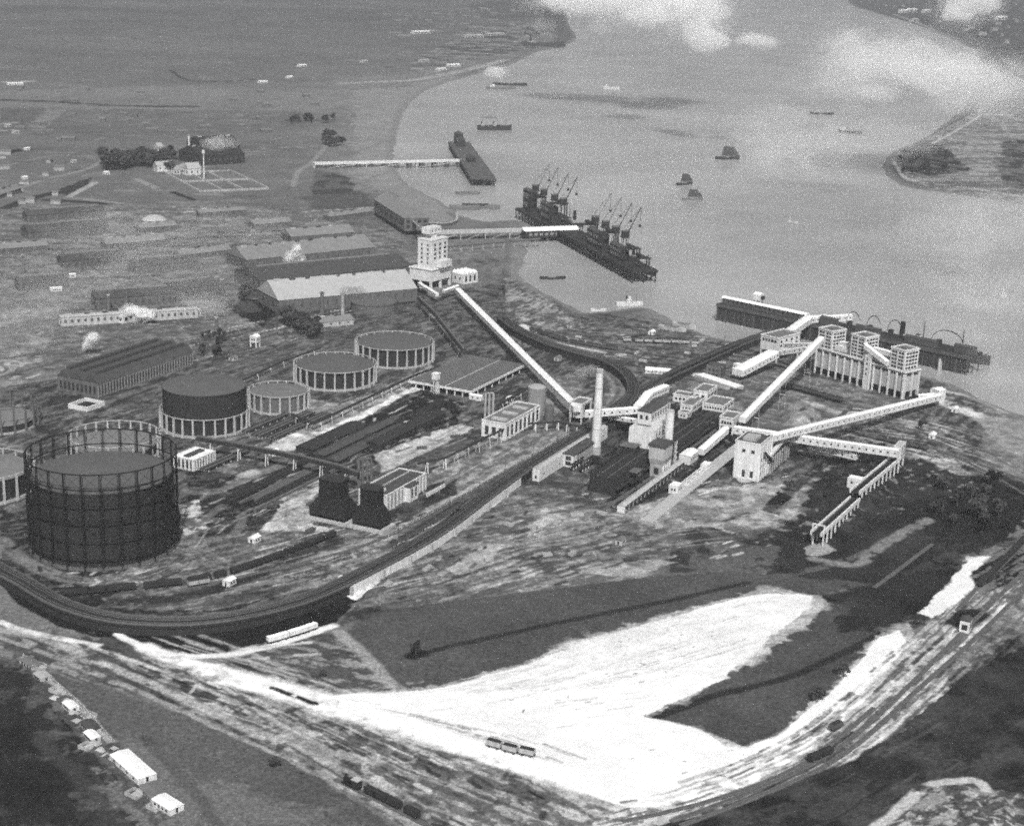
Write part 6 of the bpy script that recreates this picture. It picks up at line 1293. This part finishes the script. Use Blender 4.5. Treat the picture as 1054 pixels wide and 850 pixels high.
# ================================================================ WAGONS
def make_wagon(body, load, L=6.0, h=1.9):
    t = thing('coal_wagon', '', 'wagon'); MB().box(-L/2, L/2, -1.25, 1.25, 1.05, 1.05+h).build('body', body, t); MB().box(-L/2-.4, L/2+.4, -.5, .5, .75, 1.049).build('underframe', DARK, t)
    MB().frust(-L/2+.15, L/2-.15, -1.1, 1.1, 1.051+h, 1.5+h, .6, .5).build('load', load, t)
    for x in (-1.7, 1.7):
        for y in (-.85, .85): MB().tube((x, y-.1, .5), (x, y+.1, .5), .5, 10).build('wheel', DARK, t)
    return t
WG = {'dark': make_wagon(TIMBER, COAL), 'black': make_wagon(DARK, COAL), 'pale': make_wagon(WHITE, mat('lime_load', .75, .1, .4)), 'grey': make_wagon(GREYC, COAL)}
used = set()
def train(px, kind, label, group, z=.45, sp=7.2, n=60, zp=0.0):
    P = smoothpath(px, zp, 3); d = 0; k = 0; nxt = 3.5
    for a, c in zip(P, P[1:]):
        d += (c-a).length
        if d >= nxt and k < n:
            nxt += sp; k += 1; v = c-a
            t = WG[kind] if kind not in used else copy_tree(WG[kind]); used.add(kind)
            t.location = (c.x, c.y, (zp if zp else gz(c))+z); t.rotation_euler = (0, 0, math.atan2(v.y, v.x)); t['label'] = label; t['category'] = 'wagon'; t['group'] = group
train([(795, 396), (830, 404.5), (868, 415)], 'dark', 'dark coal wagon in the siding row facing the silo posts', 'wagons in the silo siding')
train([(58, 615), (140, 607), (200, 600), (262, 584), (346, 552)], 'black', 'black wagon in the long train curving round the tallest gasholder yard', 'wagons of the long yard train')
train([(270, 664), (290, 659), (320, 649)], 'pale', 'white loaded wagon in the short train on the branch under the viaduct', 'white wagons on the branch', sp=5.2)
train([(496, 766), (525, 774), (556, 781)], 'grey', 'small grey tip wagon standing on the white chalk', 'tip wagons on the chalk')
train([(1008, 606), (1030, 583), (1056, 556)], 'black', 'black wagon in the train at the right edge above the dark ground', 'wagons at the right edge')
train([(826, 788), (850, 778)], 'black', 'black wagon standing at the lower edge of the chalk', 'wagons at the chalk edge', n=3)
train([(850, 756), (860, 751)], 'dark', 'lone dark wagon on the chalk near the right track band', 'lone wagon', n=1)
train([(690, 386), (722, 371), (764, 353)], 'dark', 'wagon on the coal viaduct beyond the white offices', 'wagons on the viaduct', z=.3, zp=7.0)
train([(400, 566), (430, 549), (470, 524)], 'dark', 'wagon on the coal viaduct beside the white lime bank', 'viaduct wagons by the lime bank', z=.3, zp=7.0)
train([(545, 341), (590, 354), (640, 362)], 'dark', 'dark wagon in the shore sidings inside the river bend', 'wagons in the shore sidings')
train([(640, 352), (690, 354), (730, 356)], 'grey', 'grey wagon in the upper shore siding', 'wagons in the upper shore siding', n=8)
train([(185, 606), (215, 601)], 'grey', 'grey wagon behind the long train near the cooling towers', 'two grey wagons', n=2)
train([(900, 452), (950, 463)], 'dark', 'dark wagon on the sidings right of the end tower', 'wagons by the end tower', n=5)
t = thing('locomotive', 'black tank locomotive pulling flat wagons in the foreground', 'locomotive', W(362, 810), ang(W(362, 810), W(420, 838)))
MB().box(-4, 4, -1.3, 1.3, .9, 1.5).build('frame', BLACK, t); MB().tube((-3.6, 0, 2.5), (1.2, 0, 2.5), .85, 14).build('boiler', BLACK, t); MB().box(1.21, 4, -1.4, 1.4, 1.51, 4.2).build('cab', DARK, t); MB().box(1, 4.3, -1.6, 1.6, 4.21, 4.45).build('roof', PALE, t); MB().cyl(-2.8, 0, 3.2, 4.5, .35, .42, 10).build('funnel', BLACK, t); MB().cyl(-.6, 0, 3.2, 3.9, .4, .3, 10).build('dome', BLACK, t)
for x in (-2.6, 0, 2.6):
    for y in (-.85, .85): MB().tube((x, y-.1, .55), (x, y+.1, .55), .58, 12).build('wheel', DARK, t)
train([(368, 812), (392, 824), (424, 840)], 'black', 'low black wagon coupled behind the foreground locomotive', 'wagons behind the locomotive')
# ================================================================ FOREGROUND HUTS, TREES, FENCE
for lb, B, A_, L_, h, wm_, rm_ in [('largest white roofed hut of the broken strip, front left', (142, 808), (113, 782), 7.5, 3.0, WHITE, ROOFW), ('white roofed hut at the near end of the broken strip', (175, 840), (156, 828), 6, 3.0, WHITE, ROOFW), ('tiny white hut in the upper half of the broken strip', (72, 734), (64, 727), 4, 2.4, WHITE, ROOFW), ('grey roofless hut between two white ones in the broken strip', (156, 826), (143, 812), 6, 1.8, GREYC, ROOFG), ('dark roofed hut left of the largest white one', (92, 757), (82, 747), 5, 2.2, GREYC, ROOFD), ('small pale hut beside the dark roofed one', (94, 766), (86, 758), 4, 2.4, PALE, ROOFW), ('ruined pale hut at the far end of the broken strip', (34, 690), (20, 682), 5, 1.8, PALE, ROOFG), ('low grey hut second from the far end of the strip', (42, 702), (34, 696), 5, 1.8, PALE, ROOFP)]:
    b = Bl('strip_hut', lb, 'hut', B, A=A_, L=L_, h=h*.75, a=ang(W(*B), W(*A_))-90); b.walls(wm_); b.gabled(.5, rm_, .15, 'y'); b.win('L', 4, 1, w=1, h=1); b.win('R', 1, 1, w=.9, h=1.8)
for i, (x, y) in enumerate([(100, 770), (106, 776), (148, 818), (112, 782), (58, 722), (78, 738)]):
    b = Bl('rubble_heap', 'low heap of pale rubble in the broken strip of huts', 'heap', (x, y), L=4, D=5, h=1, group='rubble heaps'); MB().frust(0, 4, 0, 5, -.5, 1, 1.4, 1.6).build('heap', random.choice([PALE, GREYC]), b.t)
def fence(label, px, h=1.8, every=5.5, m=PALE):
    P = smoothpath(px, 0, every); o = P[0]; t = thing('post_fence', label, 'fence', (o.x, o.y, 0)); src = None; P = [p-o for p in P][:95]
    for p in P:
        if src is None: src = MB().box(-.12, .12, -.12, .12, -1, h).build('post', m, t); src.location = p
        else: inst(src, 'post', t, p)
    MB().ribbon(P, -.06, .06, h-.4, h-.2).ribbon(P, -.06, .06, h*.4, h*.4+.2).build('rail', m, t)
fence('pale post fence along the broken strip of huts', [(24, 676), (80, 724), (118, 766)])
fence('pale post fence between the viaduct and the works road', [(400, 553), (460, 520), (540, 474), (585, 448)], 2.2)
b = Bl('weighbridge_hut', 'small white framed shed with dark openings in the right track band', 'hut', (997, 652), A=(988, 648), L=6, ytop=640); b.walls(); b.gabled(1, ROOFD, .3); b.win('L', 2, 1, z0=.2, w=1.4, h=2.6); b.win('R', 2, 1, z0=.2, w=1.4, h=2.2)
def leaf_mesh(n, seed, rx, rz, s, z0):
    rg = random.Random(seed); q = MB(); cl = [(rg.gauss(0, .38), rg.gauss(0, .38), rg.gauss(0, .4)) for _ in range(9)]
    for _ in range(n):
        c_ = rg.choice(cl); d = Vector((rg.gauss(0, 1), rg.gauss(0, 1), rg.gauss(0, 1))).normalized()*rg.uniform(.15, .42); p = Vector(((c_[0]+d.x)*rx, (c_[1]+d.y)*rx, z0+rz+(c_[2]+d.z)*rz))
        u = Vector((rg.gauss(0, 1), rg.gauss(0, 1), rg.gauss(0, 1))).normalized(); v = u.orthogonal().normalized(); k = s*rg.uniform(.6, 1.4)
        q.add([p-u*k-v*k*.7, p+u*k-v*k*.7, p+u*k+v*k*.7, p-u*k+v*k*.7], [(0, 1, 2, 3)])
    return q
PROTO = []
for i in range(3):
    t = thing('tree', '', 'tree'); MB().cyl(0, 0, -.5, 5, .45, .2, 7).build('trunk', BARK, t)
    for k in range(3): a = k*2.1+i; MB().beam((0, 0, 3), (1.8*math.cos(a), 1.8*math.sin(a), 5.5), .22, .22).build('limb', BARK, t)
    leaf_mesh(420, 40+i, 4.2, 3.6, .62, 2.4).build('crown', LEAF, t); PROTO.append(t)
tu = set()
def tree(px, py, s, label, group):
    i = random.randrange(3); t = PROTO[i] if i not in tu else copy_tree(PROTO[i]); tu.add(i); p = W(px, py); t.location = (p.x, p.y, gz(p)); t.scale = (s, s, s*random.uniform(.85, 1.1)); t.rotation_euler = (0, 0, random.uniform(0, 6)); t['label'] = label; t['group'] = group
for k in range(34):
    x = random.uniform(97, 160); tree(x, 176-random.random()*7-(3 if x > 130 else 0), random.uniform(1.6, 2.5), 'dark tree in the broad clump left of the white country house', 'country house trees')
for k in range(14): tree(random.uniform(163, 192), random.uniform(160, 178), random.uniform(1.1, 1.7), 'dark tree among the country houses', 'trees among the houses')
for k in range(14): tree(random.uniform(208, 236), random.uniform(346, 372), random.uniform(.5, .85), 'dark tree in the clump at the right end of the retort house', 'retort house trees')
for k in range(18): u = random.random(); tree(296+u*30, 331+u*16+random.uniform(-4, 5), random.uniform(1.0, 1.6), 'dark bush in the thicket before the twin chimney shed', 'thicket bushes')
for k in range(12): tree(random.uniform(335, 352)-8*random.random(), random.uniform(140, 152), random.uniform(1.2, 1.8), 'dark marsh bush near the bend of the shore path', 'marsh bushes')
for k in range(14): tree(random.uniform(925, 990), 158+random.uniform(0, 22), random.uniform(.8, 1.5), 'dark bush on the far right bank', 'far bank bushes')
for k in range(10): tree(random.uniform(300, 345), random.uniform(124, 128), random.uniform(1.1, 1.7), 'hedge tree on the far marsh', 'marsh hedge trees')
for x, y, s, lb in [(283, 791, .5, 'lone dark bush on the foreground meadow edge'), (938, 419, .9, 'lone dark bush on the shore right of the tail house'), (948, 442, .8, 'dark round bush in the sidings below the tail house'), (813, 506, .8, 'dark bush left of the coal heap bridge'), (333, 697, .45, 'dark bush in the rough triangle beside the breeze field'), (428, 674, .6, 'dark bush at the start of the line across the breeze field'), (868, 697, .7, 'dark bush on the chalk edge'), (841, 722, .7, 'dark bush jutting into the chalk')]:
    tree(x, y, s, lb, 'single bushes')
# poles
pm = None
def poles(px, label, group, h=9, every=40):
    global pm
    P = smoothpath(px, 0, every)
    for p in P:
        t = thing('telegraph_pole', label, 'pole', (p.x, p.y, gz(p)), 0, group)
        if pm is None: a_ = MB().cyl(0, 0, -1, h, .16, .11, 6).build('pole', BARK, t); c_ = MB().box(-1.1, 1.1, -.08, .08, h-.9, h-.7).build('crossarm', BARK, t); pm = (a_, c_)
        else: inst(pm[0], 'pole', t, (0, 0, 0)); inst(pm[1], 'crossarm', t, (0, 0, 0))
poles([(410, 549), (520, 487), (590, 448)], 'slim telegraph pole beside the works road along the viaduct', 'works road poles', every=26)
poles([(620, 352), (700, 356), (780, 358)], 'slim telegraph pole in the shore sidings', 'shore siding poles', every=38)
poles([(870, 445), (960, 470), (1050, 512)], 'slim telegraph pole in the sidings beyond the end tower', 'end siding poles', every=40)

# ---- small things lying about the yards
for k, (lb, gr, zone, n_, m_) in enumerate([('low stack of pale timber lying in the shore sidings', 'timber stacks by the shore', [(540, 345), (700, 345), (800, 365), (720, 390), (660, 375)], 16, PALE), ('low dark stack of sleepers lying in the works yard', 'sleeper stacks', [(200, 500), (330, 440), (470, 380), (520, 430), (440, 500), (300, 560)], 22, TIMBER), ('small pale stack of bricks on the open ground', 'brick stacks', [(380, 610), (520, 540), (740, 510), (760, 540), (600, 585)], 16, GREYC), ('dark plant crate standing in the silo yard', 'silo yard crates', [(700, 405), (800, 390), (930, 430), (880, 445), (780, 425)], 14, TIMBER)]):
    Z = [W(*p) for p in zone]; Pz = np.array([(v.x, v.y) for v in Z]); c_ = 0; src = None
    while c_ < n_:
        q = RNG.uniform(Pz.min(0), Pz.max(0))
        if not inside(Pz, np.array([[q[0]]]), np.array([[q[1]]]))[0, 0]: continue
        c_ += 1; g = Vector((q[0], q[1], 0)); t = thing(['timber_stack', 'sleeper_stack', 'brick_stack', 'crate'][k], lb, ['timber stack', 'sleeper stack', 'brick stack', 'crate'][k], (g.x, g.y, gz(g)), random.choice([AX, AX, AX+90, 20]), gr)
        if src is None:
            q_ = MB()
            for i in range(3):
                for j in range(3): q_.box(-3.2+random.uniform(0, .5), 3.2-random.uniform(0, .5), -1.2+.8*i, -1.2+.8*i+.72, -.3+.6*j+.003*i, .28+.6*j)
            a_ = q_.build('stack', m_, t); d_ = MB().box(-2.6, -2.2, -1.6, 1.6, -.6, -.31).box(2.2, 2.6, -1.6, 1.6, -.6, -.31).build('bearers', BARK, t); src = (a_, d_)
        else:
            for o_ in src: inst(o_, o_.name.split('.')[0], t, (0, 0, 0), 0, (random.uniform(.6, 1.3), random.uniform(.7, 1.2), 1))
for lb, x, y in [('tiny white platelayers hut beside the long yard train', 236, 604), ('tiny white hut on the yard track left of the cooling towers', 262, 560), ('small pale hut between the pipe beds and the white lime strip', 282, 470), ('tiny hut by the shore path inside the river bend', 588, 338), ('small white hut beside the upper shore siding', 672, 345), ('pale hut at the foot of the loop viaduct', 575, 372), ('tiny white hut right of the end tower among the sidings', 962, 452), ('small white hut near the edge of the water right of the tail house', 985, 425), ('tiny hut on the open ground below the concrete strip', 640, 562), ('pale hut just right of the raised bell gasholder', 262, 418), ('small hut beside the signal cabin tracks', 240, 372), ('pale hut on the lime strip near the purifier roof', 432, 397)]:
    b = Bl('yard_hut', lb, 'hut', (x, y), L=5.5, D=4, h=2.6); b.walls(WHITE if 'white' in lb else PALE); b.gabled(1.1, ROOFW if 'white' in lb else ROOFG, .25); b.win('R', 2, 1, w=.9, h=1); inst(WIN, 'door', b.t, (-0.0, 2, 1), 0, (.16, .9, 2))

for gi, (zone, n_, lb, gr) in enumerate([([(385, 8), (560, 10), (560, 36), (470, 40), (390, 30)], 46, 'tiny hazy house in the built up land at the top of the far shore', 'far shore houses'), ([(10, 90), (330, 96), (320, 135), (10, 150)], 34, 'tiny hazy cottage scattered over the far left marsh', 'far marsh cottages'), ([(0, 150), (90, 150), (60, 210), (0, 215)], 14, 'small hazy cottage near the far left road bend', 'road bend cottages'), ([(880, 2), (1050, 4), (1050, 50), (960, 22)], 22, 'tiny hazy house across the river at the top right', 'far bank houses')]):
    Pz = WA(zone); c_ = 0; src = None
    while c_ < n_:
        px_ = (random.uniform(min(p[0] for p in zone), max(p[0] for p in zone)), random.uniform(min(p[1] for p in zone), max(p[1] for p in zone))); v = W(*px_)
        if not inside(Pz, np.array([[v.x]]), np.array([[v.y]]))[0, 0]: continue
        c_ += 1; t = thing('far_house', lb, 'house', (v.x, v.y, 0), random.choice([5, 12, 95, 30]), gr); k_ = random.uniform(.6, 1.1)*(1.5 if gi in (0, 3) else .8)
        if src is None: src = (MB().box(-9, 9, -4, 4, -1, 5.5).build('wall', [BRICK, BRICK, GREYC, GREYC][gi], t), MB().gable(-9.4, 9.4, -4.5, 4.5, 5.51, 8.5).build('roof', [ROOFG, ROOFG, ROOFG, mat('grey_slate_roof', .18, .2, .2)][gi], t))
        else:
            for o_ in src: inst(o_, o_.name.split('.')[0], t, (0, 0, 0))
        t.scale = (k_*random.uniform(.6, 1.3), k_, k_)
for i in range(5):
    tree([972, 985, 1000, 1020, 1008][i], [505, 520, 512, 500, 535][i], random.uniform(.9, 1.4), 'dark scrub tree in the rough black ground at the right edge', 'right edge scrub')
for i in range(9): tree(random.uniform(960, 1040), random.uniform(495, 560), random.uniform(.5, 1.0), 'dark scrub tree in the rough black ground at the right edge', 'right edge scrub')
# ================================================================ STEAM, SMOKE AND LOW CLOUD (real volumes)
def vmat(name, d, col=.98):
    if name in MATS: return MATS[name]
    m = bpy.data.materials.new(name); m.use_nodes = True; n = m.node_tree; n.nodes.remove(n.nodes['Principled BSDF'])
    v = n.nodes.new('ShaderNodeVolumePrincipled'); v.inputs['Color'].default_value = (col, col, col, 1); v.inputs['Density'].default_value = d; v.inputs['Anisotropy'].default_value = 0
    n.links.new(v.outputs[0], n.nodes['Material Output'].inputs['Volume']); MATS[name] = m; return m
def puff(name, label, cat, blobs, m, vox, disp=.25, seed=1):
    """blobs: (centre, radii) in the place; fused into one lumpy body of vapour"""
    import bmesh
    c0 = Vector(blobs[0][0]); bm = bmesh.new()
    for c, r in blobs:
        mm = Matrix.Translation(Vector(c)-c0) @ Matrix.Diagonal((*r, 1)); bmesh.ops.create_icosphere(bm, subdivisions=4, radius=1, matrix=mm)
    from mathutils import noise
    R0 = max(max(r) for c, r in blobs)
    for v in bm.verts:
        k = noise.turbulence_vector(v.co/(R0*.5)+Vector((seed, seed, seed)), 4, False); v.co += (Vector(k))*R0*disp
    me = bpy.data.meshes.new(name); bm.to_mesh(me); bm.free(); me.materials.append(m)
    o = bpy.data.objects.new(name, me); COL.objects.link(o); o.location = c0; tag(o, label, cat)
    md = o.modifiers.new('fuse', 'REMESH'); md.mode = 'VOXEL'; md.voxel_size = vox; return o
_puff = puff
def puff(name, label, cat, blobs, m, vox, disp=.25, seed=1):
    o = _puff(name, label, cat, blobs, m, vox, disp, seed)
    if m is ST: _puff('steam_veil', 'thin ragged vapour round the '+' '.join(label.split(' ')[1:12]), cat, [(c, tuple(k*1.45 for k in r)) for c, r in blobs], vmat('steam_veil', .08, .995), vox*1.3, disp*1.5, seed+.4)
    return o
def at(px, py, z): v = W(px, py, z); return (v.x, v.y, z)
ST = vmat('steam', 1.4, .998); 
puff('steam_plume', 'bright white steam plume bursting beside the dark shed roofs', 'steam', [(at(307, 270, 14), (5, 5, 4)), (at(303, 265, 18), (6, 5, 5)), (at(311, 273, 12), (3.5, 4, 3)), (at(305, 260, 24), (3, 3, 5)), (at(298, 267, 16), (4, 4, 2.5)), (at(306, 256, 28), (2.5, 2.5, 4))], ST, .9, .3, 1)
puff('steam_plume', 'white steam plume leaning in the hazy yard before the white range', 'steam', [(at(92, 353, 8), (3.4, 4, 3.4)), (at(95, 348, 13), (3.4, 3, 3.4)), (at(89, 356, 5), (2.6, 3, 2.4)), (at(98, 346, 14), (2.2, 2.5, 2))], ST, .8, .3, 2)
puff('steam_plume', 'ragged white steam along the middle of the white range', 'steam', [(at(140, 321, 8), (8, 5, 3)), (at(147, 323, 7), (6, 5, 3)), (at(152, 324, 7), (5, 4, 3))], ST, .9, .35, 3)
puff('steam_plume', 'thin pale steam drifting above the far ridged sheds', 'steam', [(at(228, 147, 40), (22, 14, 8)), (at(220, 148, 36), (16, 12, 7))], vmat('thin_steam', .02), 2.5, .3, 4)
puff('smoke_plume', 'pale smoke curling left from the tall white chimney', 'smoke', [(at(607, 379, 46), (5, 4, 2.2)), (at(601, 382, 46), (6, 5, 2.5)), (at(594, 388, 44), (7, 5, 2.5))], vmat('pale_smoke', .03, .9), .9, .35, 5)
puff('smoke_plume', 'dark smoke drifting right from the pale brick chimney', 'smoke', [(at(357, 300, 26), (6, 5, 4)), (at(365, 302, 24), (9, 6, 5))], vmat('dark_smoke', .06, .25), .9, .3, 6)
puff('smoke_plume', 'broad thin smoke haze over the left end of the old yard', 'smoke', [(at(30, 310, 20), (60, 40, 16)), (at(60, 290, 24), (50, 40, 14)), (at(15, 345, 18), (40, 40, 14)), (at(110, 285, 26), (60, 50, 12)), (at(160, 270, 30), (60, 60, 12)), (at(205, 285, 24), (40, 40, 10)), (at(120, 240, 30), (70, 70, 12)), (at(230, 238, 30), (60, 60, 12))], vmat('yard_smoke', .0021, .95), 4, .3, 7)
puff('smoke_plume', 'thin smoke drifting from the right end of the white range', 'smoke', [(at(212, 318, 10), (22, 14, 6)), (at(203, 312, 14), (18, 12, 6))], vmat('thin_smoke', .012, .95), 2, .3, 8)
CL2 = vmat('broken_cloud', .009, .99); CL = vmat('cloud_core', .03, .995); CE = vmat('cloud_edge', .0032, .99); CV = vmat('cloud_veil', .0011, .99)
def cloud(label, parts, core=True, seed=1):
    bl = []
    for px, py, z, rx, ry, rz in parts:
        bl.append((at(px, py, z), (rx, ry, rz)))
    puff('cloud_bank', label, 'cloud', bl, CE, max(6, bl[0][1][0]*.07), .32, seed)
    puff('cloud_veil', label+', thin outer veil', 'cloud', [(c, tuple(k*1.28 for k in r)) for c, r in bl], CV, max(7, bl[0][1][0]*.09), .36, seed+.2)
    if core: puff('cloud_core', label+', dense heart', 'cloud', [(c, tuple(k*.72 for k in r)) for c, r in bl], CL2 if core == 2 else CL, max(6, bl[0][1][0]*.06), .36, seed+.5)
cloud('largest white cloud bank at the top centre over the far river', [(715, 14, 170, 70, 90, 40), (690, 4, 190, 80, 90, 35), (640, 0, 190, 90, 90, 30), (590, -2, 190, 90, 80, 25), (722, 34, 165, 40, 60, 26), (665, 18, 175, 50, 60, 22)], True, 3)
cloud('round white cloud at the top right corner over the far houses', [(998, 4, 180, 65, 80, 40), (985, 14, 170, 40, 50, 26), (1012, 2, 180, 50, 60, 30)], True, 9)
cloud('long white cloud bank over the right hand bank', [(930, 72, 140, 130, 120, 26), (870, 48, 140, 50, 60, 22), (985, 80, 140, 70, 90, 24), (900, 92, 135, 60, 60, 14), (850, 72, 140, 40, 40, 12), (1030, 88, 140, 60, 70, 20)], 2, 15)
cloud('faint rounded mist bank over the river left of the far bank', [(812, 135, 110, 50, 60, 22), (840, 150, 100, 50, 60, 16), (800, 165, 95, 40, 50, 14), (790, 140, 105, 44, 50, 20), (905, 138, 110, 60, 40, 12)], False, 21)
cloud('small white wisp over the river between the two big clouds', [(776, 41, 160, 34, 30, 10), (765, 38, 160, 16, 16, 8), (792, 44, 160, 20, 20, 8)], True, 27)
cloud('small faint puff under the largest cloud', [(617, 27, 160, 22, 26, 14), (560, 28, 150, 22, 24, 12)], False, 33)
cloud('small pale puff by the far left wharf', [(510, 74, 80, 26, 30, 12)], True, 39)
cloud('faint mist with added banks that brighten the water right of the jetty', [(1015, 300, 12, 60, 70, 9), (1008, 350, 10, 36, 50, 7), (1038, 392, 8, 36, 30, 6), (990, 235, 40, 60, 60, 12), (1040, 215, 40, 50, 50, 12)], False, 45)  # lower mist banks added to make the river look brighter here
